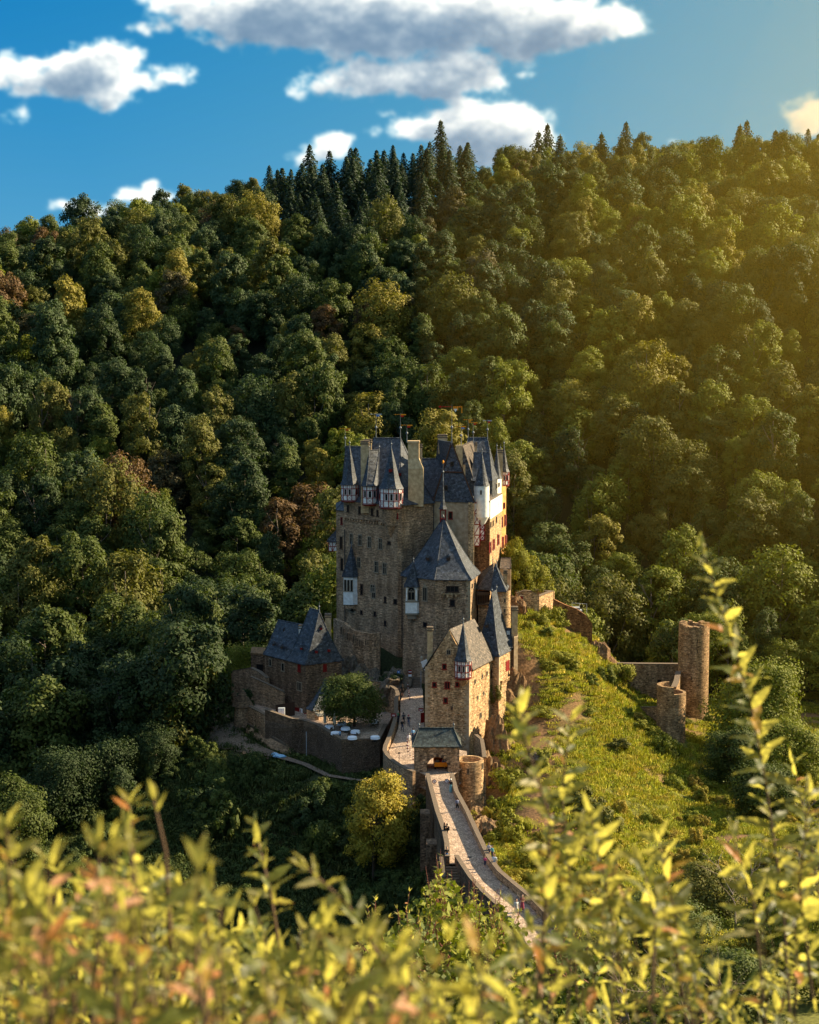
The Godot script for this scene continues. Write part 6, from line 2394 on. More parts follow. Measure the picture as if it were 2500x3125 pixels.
	scatter("sunny_slope_thicket", "bushy thickets grown together on the lower sunlit slope", bushes.slice(0, 3), thick, [Color(0.24, 0.24, 0.027), Color(0.18, 0.20, 0.026), Color(0.30, 0.26, 0.034), Color(0.30, 0.23, 0.04)], 0.4, 1.05, 96)
	var bank := []
	for p in shade:
		if tn.get_noise_2d(p.x * 1.3, p.z * 1.3) > 0.02 and r.randf() < 0.085 and not path_gap(p.x, -p.z, 4.2): bank.append(p)
	scatter("shaded_bank_thicket", "dark shrubs grown together on the shaded bank", bushes.slice(0, 3), bank, [Color(0.07, 0.10, 0.026), Color(0.055, 0.08, 0.024), Color(0.09, 0.115, 0.028)], 0.6, 1.5, 98)  # bank palettes are dark: shade put into the colour of shrubs, grass, scrub
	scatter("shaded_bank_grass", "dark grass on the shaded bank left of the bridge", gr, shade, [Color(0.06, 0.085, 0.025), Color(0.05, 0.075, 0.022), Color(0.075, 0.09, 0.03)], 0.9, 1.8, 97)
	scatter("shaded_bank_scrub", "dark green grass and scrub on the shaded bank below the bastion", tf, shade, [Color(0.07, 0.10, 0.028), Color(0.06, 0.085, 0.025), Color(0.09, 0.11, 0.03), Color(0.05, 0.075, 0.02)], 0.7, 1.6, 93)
	# single bushes: [u, v, kind, size, height, leaf, label]
	for q in [
		[1616, 1925, 0, 0.8, 1.0, "leaf_lime", "clipped hedge below the red door wall"], [1612, 1888, 2, 0.5, 0.8, "leaf_lime", "small rounded bush at the foot of the red door steps"], 
		[1660, 1850, 1, 0.7, 1.2, "leaf_lime", "ivy bush climbing the corner of the red door wall"], [1655, 1905, 0, 1.3, 0.9, "leaf_lime", "bright green bush below the side wall on the spur"], 
		[1705, 1902, 1, 1.7, 1.3, "leaf_lime", "dark round bush under the sloping ruin wall"], [1662, 1945, 2, 1.1, 0.8, "leaf_blue", "grey green spiky plant on the upper castle slope"], 
		[1800, 1880, 0, 1.5, 1.5, "leaf_lime", "clipped yellow green bush at the end of the sloping ruin wall"], [1775, 1905, 1, 1.0, 0.8, "leaf_lime", "low yellow bush leaning on the sloping ruin wall"], 
		[1825, 1945, 0, 1.5, 1.0, "leaf_olive", "bush on the brow above the orange cliff"], [1845, 1985, 2, 1.1, 0.9, "leaf_olive", "small bush halfway down the orange cliff"], 
		[1875, 2075, 1, 1.7, 1.2, "leaf_lime", "dark bush right of the orange cliff, beside the ruin wall"], [1840, 2080, 0, 1.5, 1.0, "leaf_mid", "dark bush at the foot of the orange cliff"], 
		[1805, 2090, 2, 1.2, 0.9, "leaf_mid", "low dark bush left of the orange cliff foot"], [2038, 2300, 1, 1.5, 1.5, "leaf_mid", "ivy covered bush before the broken half tower"], 
		[2000, 2260, 0, 1.3, 0.9, "leaf_lime", "bush at the left foot of the broken half tower"], [1950, 2230, 2, 1.2, 0.8, "leaf_lime", "yellowish bush below the low ruin wall"], [2085, 2205, 1, 0.8, 0.7, "leaf_mid", "ivy at the left foot of the tall round tower"], [2160, 2205, 0, 0.9, 0.8, "leaf_mid", "small bush at the right foot of the tall round tower"], 
		[1700, 2010, 1, 1.3, 0.8, "leaf_lime", "bright bush in the middle of the upper castle slope"], [1672, 2050, 0, 1.2, 0.7, "leaf_lime", "bush on the slope right of the square tower chimney"], 
		[1745, 2050, 2, 1.3, 0.8, "leaf_lime", "green bush above the red earth patch"], [1660, 2180, 1, 1.4, 0.7, "leaf_lime", "low bush on the slope right of the square tower foot"], 
		[1800, 2180, 0, 1.2, 0.6, "leaf_lime", "flat bush in the middle of the lower castle slope"], [1880, 2290, 2, 1.5, 0.7, "leaf_olive", "olive bush on the slope left of the half tower shadow"], 
		[1580, 2400, 1, 1.9, 1.1, "leaf_lime", "green thicket on the slope right of the round gate tower"], [1640, 2340, 0, 1.6, 1.0, "leaf_lime", "leafy bush below the pale boulder"], 
		[1560, 2560, 2, 1.7, 1.1, "leaf_lime", "bush beside the right parapet of the bridge"], [1500, 2520, 0, 1.1, 1.0, "leaf_lime", "small bush behind the right bridge parapet"], 
		[1640, 2640, 1, 1.9, 1.0, "leaf_lime", "dark bush below the lower end of the bridge"], [1760, 2460, 0, 1.9, 1.0, "leaf_olive", "olive thicket on the lower right slope"], 
		[1830, 2560, 2, 2.4, 1.2, "leaf_olive", "spreading thicket at the foot of the lower right slope"], [640, 2480, 1, 2.2, 1.2, "leaf_dark", "dark bush on the bank below the footpath"], 
		[940, 2520, 0, 2.0, 1.2, "leaf_dark", "dark bush on the bank below the bastion corner"], [700, 2560, 2, 1.9, 1.5, "leaf_mid", "green bush low on the shaded bank"], [990, 2600, 1, 1.8, 1.5, "leaf_mid", "green bush in the hollow left of the sunlit tree"], 
		[540, 2330, 0, 2.0, 0.9, "leaf_dark", "dark shrubs beside the left end of the footpath"], [745, 2130, 2, 1.2, 1.2, "leaf_dark", "dark shrub on the corner turret of the bastion"], [1215, 2085, 1, 1.2, 0.8, "leaf_dark", "dark shrub under the chapel house rock"], 
		[1490, 2120, 0, 1.0, 1.3, "leaf_olive", "plants growing on the rock between gate house and square tower"], [1310, 2480, 2, 1.3, 1.0, "leaf_dark", "dark ivy on the left foot of the gate"], [600, 2260, 0, 1.4, 0.9, "leaf_dark", "dark bush left of the footpath bend"]]:
		var at := TR(q[0], q[1])
		if q[0] == 745: at = P(745, 2150, 226)
		if q[0] == 1490: at = P(1506, 2128, 217.2)
		if q[0] == 1215: at = P(1190, 2072, 226)
		plant_bush(q[6], at - UP * 0.2, q[2], Vector3(q[3], q[4] * q[3], q[3]), q[5])
	# trees one can tell apart: [u, d, ground or nan, kind, width, height, leaf, label]
	for q in [
		[1140, 180, 3, 1.0, 1.12, "leaf_gold", "sunlit golden tree left of the bridge, before the bastion"], [1580, 254, 3, 0.72, 1.25, "bush_bright", "yellow green tree just right of the castle wing"],
		[1636, 256, 3, 0.85, 1.05, "bush_bright", "rounded yellow green tree behind the red door wall"], [720, 246, 2, 0.85, 0.85, "leaf_lime", "light green tree behind the lower house shed"],
		[2285, 224, 2, 1.3, 1.42, "leaf_lime", "large bright green tree right of the tall round tower"], [2400, 214, 0, 1.25, 1.1, "leaf_lime", "broad green tree at the right edge beyond the ruin"],
		[2230, 212, 1, 0.95, 0.8, "leaf_mid", "dark tree in the shade right of the tall round tower"], [2340, 196, 0, 1.0, 0.8, "leaf_mid", "dark tree below the bright tree right of the ruin"],
		[2095, 254, 1, 0.4, 0.5, "leaf_yellow", "small yellow tree behind the ruin wall beside the tall tower"], [2180, 140, 1, 0.85, 0.6, "leaf_olive", "low yellowish tree at the lower right, among bare branches"],
		[2390, 120, 0, 1.0, 0.85, "leaf_yellow", "yellow leaved tree at the right edge below the ruin"], [2010, 128, 2, 0.85, 0.55, "leaf_mid", "dark green thicket tree at the lower right"], [2500, 105, 2, 0.8, 0.8, "leaf_lime", "green tree cut by the right edge, low in the picture"],
		[1840, 118, 0, 0.75, 0.5, "leaf_olive", "low olive tree under the slope at the lower right"], [2240, 96, 1, 0.75, 0.6, "leaf_mid", "dark leafy tree nearest at the lower right"], [1980, 100, 0, 0.7, 0.45, "leaf_lime", "low yellow green tree near the lower right"],
		[300, 236, 2, 1.05, 1.1, "leaf_dark", "large dark tree at the left in the valley shade"], [470, 240, 0, 1.0, 1.0, "leaf_olive", "olive tree in the left valley behind the dark tree"], [130, 222, 1, 1.1, 1.0, "leaf_dark", "dark tree at the left edge of the valley"],
		[560, 252, 1, 0.95, 0.95, "leaf_dark", "dark tree left of the outer wall"], [420, 226, 2, 1.0, 0.9, "leaf_dark", "dark spreading tree above the shaded bank at left"], [40, 240, 0, 1.1, 0.9, "leaf_lime", "lighter tree at the left picture edge in the valley"], [620, 268, 2, 1.0, 1.0, "leaf_mid", "green tree behind the outer wall at left"],
		[150, 204, 2, 1.0, 1.1, "leaf_dark", "tall dark tree low at the left picture edge"], [330, 208, 0, 1.0, 1.15, "leaf_dark", "dark tree at the foot of the shaded bank, left"], [40, 190, 1, 1.1, 1.2, "leaf_mid", "darker tree cut by the left picture edge, lowest there"], [470, 212, 1, 0.8, 0.85, "leaf_dark", "small dark tree at the upper end of the shaded bank"]]:
		var x := Q(q[0], q[1], 0.0).x
		var foot := ground_at(x, q[1]) - UP * 0.3
		if q[0] == 1140: foot.y = -8.2
		plant_tree("tree", q[6], "tree", foot, q[2], Vector3(q[3], q[4], q[3]), q[5])
	# the round tree of the terrace
	var tp := P(1080, 2228, 214)
	tp.y = 1.5
	plant_tree("terrace_tree", "dense round tree shading the café terrace below the castle", "tree", tp, 0, Vector3(1.0, 0.86, 1.0), "leaf_mid")
	for q in [["grey leafless tree at the right edge, above the yellow leaves", 2440, 150, 11.0, 5], ["forked bare tree at the lower right, behind the sprigs", 2130, 92, 7.0, 6], ["slender bare tree left of the forked one at lower right", 1930, 96, 7.0, 7], ["low bare tree under the ruin at right", 2250, 132, 8.0, 8]]:
		var x := Q(q[1], q[2], 0.0).x
		bare_tree(q[0], ground_at(x, q[2]), q[3], q[4])

# ---------------------------------------------------------------- people
# bones: [from, to, radius, radius, colour slot]; the skin of the field round them is one continuous body
func person_bones(pose: Dictionary) -> Array:
	var st: float = pose.get("stride", 0.0)
	var sit: bool = pose.get("sit", false)
	var hip := Vector3(0, 0.90, 0)
	if sit: hip = Vector3(0, 0.52, 0)
	var chest := hip + Vector3(0, 0.40, pose.get("lean", 0.0) * 0.25)
	var neck := chest + Vector3(0, 0.16, pose.get("lean", 0.0) * 0.1)
	var head := neck + Vector3(0, 0.17, 0.02)
	var b := []
	b.append([hip + Vector3(0, -0.02, 0), hip + Vector3(0, 0.16, 0), 0.145, 0.125, 2])
	b.append([hip + Vector3(0, 0.2, 0), chest, 0.125, 0.15, 1])
	b.append([chest + Vector3(-0.14, 0.06, 0), chest + Vector3(0.14, 0.06, 0), 0.085, 0.085, 1])
	b.append([neck + Vector3(0, -0.04, 0), neck + Vector3(0, 0.06, 0.01), 0.055, 0.05, 0])
	b.append([head + Vector3(0, -0.03, 0.02), head + Vector3(0, 0.05, 0), 0.085, 0.098, 0])
	b.append([head + Vector3(0, -0.005, 0.10), head + Vector3(0, -0.02, 0.115), 0.014, 0.016, 0])
	b.append([head + Vector3(0, 0.07, -0.025), head + Vector3(0, 0.0, -0.05), 0.098, 0.085, 3])
	if pose.get("long_hair", false): b.append([head + Vector3(0, 0.0, -0.07), neck + Vector3(0, -0.12, -0.09), 0.075, 0.05, 3])
	if pose.get("hat", false): b.append([head + Vector3(0, 0.085, 0.03), head + Vector3(0, 0.10, -0.04), 0.115, 0.11, 5])
	if pose.get("pack", false): b.append([chest + Vector3(0, 0.05, -0.19), chest + Vector3(0, -0.25, -0.19), 0.11, 0.13, 5])
	for s in [-1, 1]:
		var h := hip + Vector3(s * 0.09, -0.05, 0)
		var knee := h + Vector3(s * 0.01, -0.41, 0.05 + st * s * 0.16)
		var ank := Vector3(h.x + s * 0.02, 0.07, st * s * 0.27 - (0.06 if st * s < 0 else 0.0))
		if sit:
			knee = h + Vector3(s * 0.04, 0.02, 0.42)
			ank = knee + Vector3(0, -0.42, 0.03)
		var lower := 2 if pose.get("long", true) else 0
		b.append([h, knee, 0.088, 0.06, 2])
		b.append([knee, ank, 0.056, 0.04, lower])
		b.append([ank + Vector3(0, -0.03, -0.03), ank + Vector3(s * 0.02, -0.04, 0.14), 0.042, 0.034, 4])
		var sh := chest + Vector3(s * 0.185, 0.07, 0)
		var el: Vector3 = sh + Vector3(s * 0.07, -0.27, -st * s * 0.12)
		var wr: Vector3 = el + Vector3(-s * 0.01, -0.23, 0.08 - st * s * 0.05)
		if pose.get("arms", "") == "up":
			wr = el + Vector3(-s * 0.10, 0.12, 0.20)
		elif pose.get("arms", "") == "fold":
			wr = el + Vector3(-s * 0.20, 0.03, 0.18)
		elif pose.get("arms", "") == "hug":
			el = sh + Vector3(s * 0.10, -0.10, 0.22)
			wr = el + Vector3(-s * 0.20, 0.03, 0.14)
		b.append([sh, el, 0.056, 0.042, 1])
		b.append([el, wr, 0.040, 0.030, 1 if pose.get("sleeves", false) else 0])
		var hd := (wr - el).normalized()
		b.append([wr, wr + hd * 0.08, 0.032, 0.036, 0])
	if pose.get("skirt", 0.0) > 0.0:
		var l: float = pose.skirt
		b.append([hip + Vector3(0, 0.06, 0), hip + Vector3(0, -l * 0.5, 0.01), 0.14, 0.19, 2])
		b.append([hip + Vector3(0, -l * 0.5, 0.01), hip + Vector3(0, -l, 0.01), 0.19, 0.215, 2])
	return b

func person_mesh(pose: Dictionary, cols: Array) -> ArrayMesh:
	var bones := person_bones(pose)
	var cell := 0.032
	var lo := Vector3(-0.55, -0.06, -0.5)
	var nx := 35
	var ny := 62
	var nz := 36
	var f := PackedFloat32Array()
	f.resize(nx * ny * nz)
	f.fill(1.0)
	var who := PackedByteArray()
	who.resize(nx * ny * nz)
	var nearest := PackedFloat32Array()
	nearest.resize(nx * ny * nz)
	nearest.fill(9.0)
	for e in bones:
		var a: Vector3 = e[0]
		var c: Vector3 = e[1]
		var ra: float = e[2]
		var rb: float = e[3]
		var m := maxf(ra, rb) + 0.07
		var p0 := ((a.min(c) - Vector3.ONE * m - lo) / cell).floor()
		var p1 := ((a.max(c) + Vector3.ONE * m - lo) / cell).ceil()
		var ac := c - a
		var l2 := maxf(ac.length_squared(), 1e-6)
		for k in range(maxi(0, int(p0.z)), mini(nz - 1, int(p1.z)) + 1):
			for j in range(maxi(0, int(p0.y)), mini(ny - 1, int(p1.y)) + 1):
				for i in range(maxi(0, int(p0.x)), mini(nx - 1, int(p1.x)) + 1):
					var p := lo + Vector3(i, j, k) * cell
					var t := clampf((p - a).dot(ac) / l2, 0.0, 1.0)
					var d := p.distance_to(a + ac * t) - lerpf(ra, rb, t)
					var id := (k * ny + j) * nx + i
					var o := f[id]
					var h := maxf(0.035 - absf(o - d), 0.0) / 0.035
					f[id] = minf(o, d) - h * h * 0.035 * 0.25
					if d < nearest[id]:
						nearest[id] = d
						who[id] = e[4]
	# surface nets
	var b := MB.new()
	b.colored = true
	var vid := PackedInt32Array()
	vid.resize(nx * ny * nz)
	vid.fill(-1)
	var corner := [Vector3i(0, 0, 0), Vector3i(1, 0, 0), Vector3i(0, 1, 0), Vector3i(1, 1, 0), Vector3i(0, 0, 1), Vector3i(1, 0, 1), Vector3i(0, 1, 1), Vector3i(1, 1, 1)]
	var step := [0, 1, nx, nx + 1, nx * ny, nx * ny + 1, nx * ny + nx, nx * ny + nx + 1]
	var edges := [[0, 1], [2, 3], [4, 5], [6, 7], [0, 2], [1, 3], [4, 6], [5, 7], [0, 4], [1, 5], [2, 6], [3, 7]]
	for k in nz - 1:
		for j in ny - 1:
			for i in nx - 1:
				var id := (k * ny + j) * nx + i
				if f[id] > 0.08: continue
				var inside := 0
				for q in 8:
					if f[id + step[q]] < 0.0: inside += 1
				if inside == 0 or inside == 8: continue
				var s := Vector3.ZERO
				var n := 0
				for e in edges:
					var fa := f[id + step[e[0]]]
					var fb := f[id + step[e[1]]]
					if (fa < 0.0) != (fb < 0.0):
						s += Vector3(corner[e[0]]).lerp(Vector3(corner[e[1]]), fa / (fa - fb))
						n += 1
				vid[id] = b.v.size()
				b.v.append(lo + (Vector3(i, j, k) + s / n) * cell)
				var g := Vector3(f[id + 1] - f[id], f[id + nx] - f[id], f[id + nx * ny] - f[id])
				b.n.append(g.normalized() if g.length() > 1e-6 else UP)
				b.c.append(cols[who[id]])
	var ax := [1, nx, nx * ny]
	for k in range(1, nz - 1):
		for j in range(1, ny - 1):
			for i in range(1, nx - 1):
				var id := (k * ny + j) * nx + i
				for q in 3:
					var fa := f[id]
					var fb := f[id + ax[q]]
					if (fa < 0.0) == (fb < 0.0): continue
					var s1: int = ax[(q + 1) % 3]
					var s2: int = ax[(q + 2) % 3]
					var w := [vid[id], vid[id - s1], vid[id - s1 - s2], vid[id - s2]]
					if w.min() < 0: continue
					var o := [0, 2, 1, 0, 3, 2] if fa < 0.0 else [0, 1, 2, 0, 2, 3]
					for z in o: b.ix.append(w[z])
	# fingers: four and a thumb on each hand
	for e in bones:
		if e[4] == 0 and absf(e[2] - 0.032) < 1e-6:
			var c: Vector3 = e[1]
			var d: Vector3 = (e[1] - e[0]).normalized()
			var side := d.cross(Vector3(0.1, 0.3, 1)).normalized()
			b.col = cols[0]
			for k in 4:
				var l: float = [0.062, 0.074, 0.07, 0.055][k]
				var p := c + side * (k - 1.5) * 0.019
				b.tube([p, p + d * l * 0.6, p + d * l + side.cross(d) * 0.02], 0.010, 0.007, 5)
			b.tube([c - d * 0.05 - side * 0.03, c - d * 0.01 - side * 0.055, c + d * 0.02 - side * 0.05], 0.011, 0.008, 5)
	return b.mesh()

func make_people() -> void:
	var skin := Color(0.50, 0.30, 0.21)
	var black := Color(0.012, 0.012, 0.014)
	var navy := Color(0.03, 0.04, 0.08)
	var white := Color(0.75, 0.75, 0.74)
	var brown := Color(0.05, 0.03, 0.02)
	# [feet in the photo (u, v), ground height or nan for the road, turn in degrees, pose, shirt, legs, hair, shoes, extra, label]
	var list := [
		[cD(680, 660), 170, {"skirt": 0.75, "hat": true, "arms": "up"}, black, Color(0.16, 0.35, 0.40), brown, white, white, "woman in white hat and teal skirt at the gate parapet"],
		[cD(730, 806), 200, {"stride": 0.7, "long": false, "lean": 0.2}, Color(0.15, 0.17, 0.27), black, brown, white, black, "man in blue grey shirt and dark shorts by the right parapet"],
		[cD(634, 1002), 60, {"skirt": 0.7, "long_hair": true, "arms": "hug"}, black, black, Color(0.03, 0.015, 0.01), black, black, "woman with long dark hair in black dress hugging on the bridge"],
		[cD(652, 1004), 250, {"arms": "hug", "pack": true, "long": false}, black, black, Color(0.02, 0.015, 0.01), skin, black, "person in black with backpack hugging on the bridge"],
		[cD(650, 1186), 10, {"long": false, "arms": "up"}, black, Color(0.05, 0.16, 0.42), brown, skin, black, "person in black top and blue shorts above the bridge steps"],
		[cD(968, 1156), 320, {"stride": 0.5, "pack": true, "long": false}, Color(0.55, 0.5, 0.5), navy, brown, black, navy, "man with navy backpack at the right parapet of the bridge"],
		[cD(992, 1172), 300, {"stride": 0.4, "long": false}, Color(0.10, 0.35, 0.40), navy, brown, black, black, "person in teal shirt behind the man with navy backpack"],
		[cD(937, 1228), 330, {"stride": 0.6, "long": false}, Color(0.45, 0.06, 0.18), navy, brown, white, black, "child in magenta shirt walking on the bridge"],
		[cD(1008, 1244), 340, {"stride": 0.5, "long": false}, Color(0.55, 0.62, 0.72), Color(0.3, 0.35, 0.45), brown, white, black, "person in pale blue by the parapet behind the magenta child"],
		[cD(1172, 1588), 15, {"stride": 0.8, "skirt": 0.35, "long": false}, Color(0.55, 0.56, 0.55), Color(0.35, 0.36, 0.36), brown, white, black, "person in white patterned top walking on the lower bridge"],
		[cD(1217, 1557), 355, {"skirt": 0.5, "long": false, "long_hair": true, "arms": "fold"}, Color(0.22, 0.04, 0.07), Color(0.22, 0.04, 0.07), brown, skin, black, "woman in dark red dress on the lower bridge"],
		[cB(1525, 955), 180, {"stride": 0.6, "long": false, "long_hair": true}, black, black, brown, skin, black, "woman in black near the castle steps"],
		[cB(1578, 1216), 0, {"stride": 0.5, "hat": true}, Color(0.03, 0.03, 0.05), Color(0.06, 0.08, 0.14), brown, black, Color(0.35, 0.05, 0.06), "man with dark red cap walking down the castle road"],
		[cB(1536, 1196), 200, {"stride": 0.4}, Color(0.05, 0.055, 0.07), black, black, black, black, "dark dressed person behind the couple on the castle road"],
		[cB(1525, 1258), 20, {"stride": 0.5, "pack": true}, black, navy, brown, black, black, "person in black with rucksack on the castle road"],
		[cB(1490, 1180), 270, {"arms": "fold"}, Color(0.05, 0.22, 0.12), navy, Color(0.4, 0.4, 0.4), black, black, "person in green leaning on the curved road wall"],
		[cB(1582, 1376), 185, {"stride": 0.5, "sleeves": false}, white, Color(0.60, 0.54, 0.46), Color(0.3, 0.28, 0.26), white, black, "man in white shirt and cream trousers on the castle road"],
		[cB(1616, 1334), 190, {"stride": 0.4}, Color(0.18, 0.38, 0.62), navy, brown, black, black, "man in light blue shirt beside the man in white"],
	]
	for i in list.size():
		var q: Array = list[i]
		var cols := [skin, q[3], q[4], q[5], q[6], q[7]]
		var m := person_mesh(q[2], cols)
		var o := solo("person", m, M.person_colours, q[8], "person", "visitors on the road and bridge")
		o.position = RD(q[0].x, q[0].y)
		o.rotation_degrees.y = q[1]
		var s: float = 0.78 if q[8].begins_with("child") else 1.0 + 0.02 * (i % 3)
		o.scale = Vector3.ONE * s
	var seated := solo("person", person_mesh({"sit": true, "arms": "fold"}, [skin, Color(0.25, 0.45, 0.70), navy, brown, black, black]), M.person_colours, "seated guest in light blue at a white terrace table", "person", "")
	seated.position = G(cB(996, 1318).x, cB(996, 1318).y, 1.5)
	seated.rotation_degrees.y = 250
	var waiter := solo("person", person_mesh({"stride": 0.3, "arms": "fold"}, [skin, Color(0.02, 0.02, 0.025), Color(0.02, 0.02, 0.025), brown, black, black]), M.person_colours, "waiter dressed in black standing between the terrace tables", "person", "")
	waiter.position = G(cB(1078, 1256).x, cB(1078, 1256).y, 1.5)
	waiter.rotation_degrees.y = 30

# ---------------------------------------------------------------- small things
func make_small_things() -> void:
	# café tables: a round top under a white cloth, with chairs
	var tm := MB.new()
	var prof := []
	for i in 7: prof.append(Vector2(0.62, 0.45 + i * 0.045))
	tm.lathe(Vector3.ZERO, [Vector2(0.66, 0.42), Vector2(0.61, 0.60), Vector2(0.58, 0.74), Vector2(0.55, 0.755), Vector2(0.01, 0.757)], 20)
	var cloth := tm.mesh()
	var lm := MB.new()
	lm.lathe(Vector3.ZERO, [Vector2(0.26, 0.0), Vector2(0.24, 0.04), Vector2(0.04, 0.08), Vector2(0.04, 0.7)], 10)
	var leg := lm.mesh()
	for q in [[580, 1180, "round white table in the yard beside the grey cabinet"], [905, 1235, "white table nearest the closed parasol on the terrace"], [1013, 1205, "white table under the left of the terrace tree"], [1043, 1248, "white table in the middle of the terrace"],
			[958, 1288, "white table of the guest in light blue"], [1125, 1275, "white table right of the waiter on the terrace"], [1100, 1328, "white table at the front edge of the terrace, middle"], [1293, 1325, "white table at the front right corner of the terrace"], [1280, 1188, "white table below the right of the terrace tree"]]:
		var t := thing("cafe_table", q[2], "table", "white café tables on the terrace")
		var p := cB(q[0], q[1])
		t.position = G(p.x, p.y + 6, 1.5)
		t.position.y = 1.5
		part("tablecloth", cloth, M.cloth_white, t)
		part("pedestal", leg, M.iron, t)
		t.scale = Vector3(1.15, 1.0, 1.15)
	# chairs near the tables
	var ch := Node3D.new()
	for q in [[930, 1262, 40, "dark terrace chair left of the middle tables"], [1070, 1300, 200, "dark terrace chair behind the front middle table"], [1150, 1305, 120, "dark terrace chair right of the front middle table"], [1262, 1345, 80, "dark terrace chair by the front right corner table"], [1000, 1255, 10, "dark terrace chair between the table of the guest and the middle table"], [1310, 1212, 300, "dark terrace chair below the tree at the right"]]:
		var c := thing("terrace_chair", q[3], "chair", "dark chairs of the terrace")
		var p := cB(q[0], q[1])
		c.position = G(p.x, p.y + 4, 1.5)
		c.rotation_degrees.y = q[2]
		var s := MB.new()
		s.box(Vector3(0, 0.44, 0), Vector3(0.42, 0.04, 0.42))
		part("seat", s.mesh(), M.wood_old, c)
		var bk := MB.new()
		bk.box(Vector3(0, 0.72, -0.2), Vector3(0.42, 0.3, 0.03))
		part("backrest", bk.mesh(), M.wood_old, c)
		for x in [-0.18, 0.18]:
			for z in [-0.18, 0.18]:
				var l := MB.new()
				l.box(Vector3(x, 0.22 if z > 0 else 0.4, z), Vector3(0.035, 0.44 if z > 0 else 0.8, 0.035))
				part("leg", l.mesh(), M.iron, c)
	for q in [[868, 1245, "closed beige parasol nearest the awning"], [950, 1260, "closed beige parasol left of the terrace tree trunk"]]:
		var u := thing("closed_parasol", q[2], "parasol", "closed parasols on the terrace")
		var p := cB(q[0], q[1])
		u.position = G(p.x, p.y, 1.5)
		var a := MB.new()
		a.lathe(Vector3.ZERO, [Vector2(0.3, 0), Vector2(0.3, 0.06), Vector2(0.03, 0.1), Vector2(0.03, 3.2)], 8)
		part("pole", a.mesh(), M.wood_old, u)
		var b := MB.new()
		b.lathe(Vector3.ZERO, [Vector2(0.06, 1.0), Vector2(0.22, 1.15), Vector2(0.26, 1.6), Vector2(0.16, 2.6), Vector2(0.04, 3.15)], 9, false)
		part("canopy", b.mesh(), M.canvas, u)
	var cab := thing("service_cabinet", "pale grey upright cabinet in the yard by the red doors", "cabinet", "")
	cab.position = G(cB(500, 1165).x, cB(500, 1165).y, 1.5)
	var cm := MB.new()
	cm.box(Vector3(0, 1.0, 0), Vector3(1.0, 2.0, 0.8))
	part("body", cm.mesh(), M.grey_metal, cab)
	var cd := MB.new()
	cd.box(Vector3(-0.24, 1.0, 0.41), Vector3(0.44, 1.86, 0.03))
	cd.box(Vector3(0.24, 1.0, 0.41), Vector3(0.44, 1.86, 0.03))
	part("door", cd.mesh(), M.white_paint, cab)
	var sc := house("dark_screen", "dark boarded screen behind the grey cabinet in the yard", "screen", G(cB(540, 1140).x, cB(540, 1140).y, 1.5))
	var p0 := G(cB(450, 1150).x, cB(450, 1150).y, 1.5)
	var p1 := G(cB(612, 1120).x, cB(612, 1120).y, 1.5)
	for i in 9:
		var b := MB.new()
		var a := p0.lerp(p1, (i + 0.5) / 9)
		b.box(a + UP * 1.1, Vector3(p0.distance_to(p1) / 9 - 0.03, 2.2, 0.06 + 0.02 * (i % 2)), Basis(UP, -atan2((p1 - p0).z, (p1 - p0).x)))
		wpart("board", b, M.window_dark, sc)
	# signs: [u, v of the foot, height, kind, label]
	for q in [[cB(1590, 868), 2.6, "noentry", "round red no entry sign with white bar by the castle steps"], [cB(1704, 830), 3.4, "noentry", "round red no entry sign right of the castle steps"], [cB(1494, 865), 2.4, "blue", "small blue arrow sign left of the castle steps"],
			[cB(1497, 1535), 1.7, "post", "thin black sign post beside the lower road wall"]]:
		var s := thing("road_sign", q[3], "sign", "")
		s.position = RD(q[0].x, q[0].y)
		var h: float = q[1]
		var pm := MB.new()
		pm.lathe(Vector3.ZERO, [Vector2(0.035, 0), Vector2(0.035, h)], 8)
		part("post", pm.mesh(), M.iron if q[2] == "post" else M.wood_old, s)
		if q[2] == "noentry":
			var d := MB.new()
			disc(d, Vector3(0, h - 0.35, 0.06), 0.36, 0.04)
			var dm := part("disc", d.mesh(), M.red_paint, s)
			var w := MB.new()
			w.box(Vector3(0, h - 0.35, 0.105), Vector3(0.52, 0.12, 0.012))
			part("bar", w.mesh(), M.white_paint, dm)
			var pl := MB.new()
			pl.box(Vector3(0, h - 0.95, 0.06), Vector3(0.5, 0.34, 0.03))
			part("plate", pl.mesh(), M.white_paint, s)
		elif q[2] == "blue":
			var d := MB.new()
			d.box(Vector3(0, h - 0.25, 0.05), Vector3(0.42, 0.42, 0.03))
			part("panel", d.mesh(), M.flag_blue, s)
			var a := MB.new()
			a.tri(Vector3(-0.12, h - 0.2, 0.075), Vector3(0.12, h - 0.2, 0.075), Vector3(0, h - 0.06, 0.075))
			a.box(Vector3(0, h - 0.3, 0.07), Vector3(0.08, 0.2, 0.012))
			part("arrow", a.mesh(), M.white_paint, s)
		else:
			var d := MB.new()
			d.box(Vector3(0, h - 0.1, 0.05), Vector3(0.34, 0.2, 0.03))
			part("panel", d.mesh(), M.iron, s)
	# standing signs with a red ring, before the gate
	for q in [[cD(556, 612), "standing red ring sign left of the archway"], [cD(650, 608), "standing red ring sign right of the archway"]]:
		var s := thing("standing_sign", q[1], "sign", "")
		s.position = RD(q[0].x, q[0].y)
		var d := MB.new()
		disc(d, Vector3(0, 0.62, 0.03), 0.30, 0.03)
		part("disc", d.mesh(), M.white_paint, s)
		var rg := MB.new()
		for i in 20:
			var t := TAU * i / 20
			rg.box(Vector3(cos(t) * 0.27, 0.62 + sin(t) * 0.27, 0.06), Vector3(0.07, 0.09, 0.02), Basis(Vector3.BACK, t))
		rg.box(Vector3(0, 0.62, 0.06), Vector3(0.05, 0.5, 0.018), Basis(Vector3.BACK, 0.8))
		part("ring", rg.mesh(), M.red_paint, s)
		var l := MB.new()
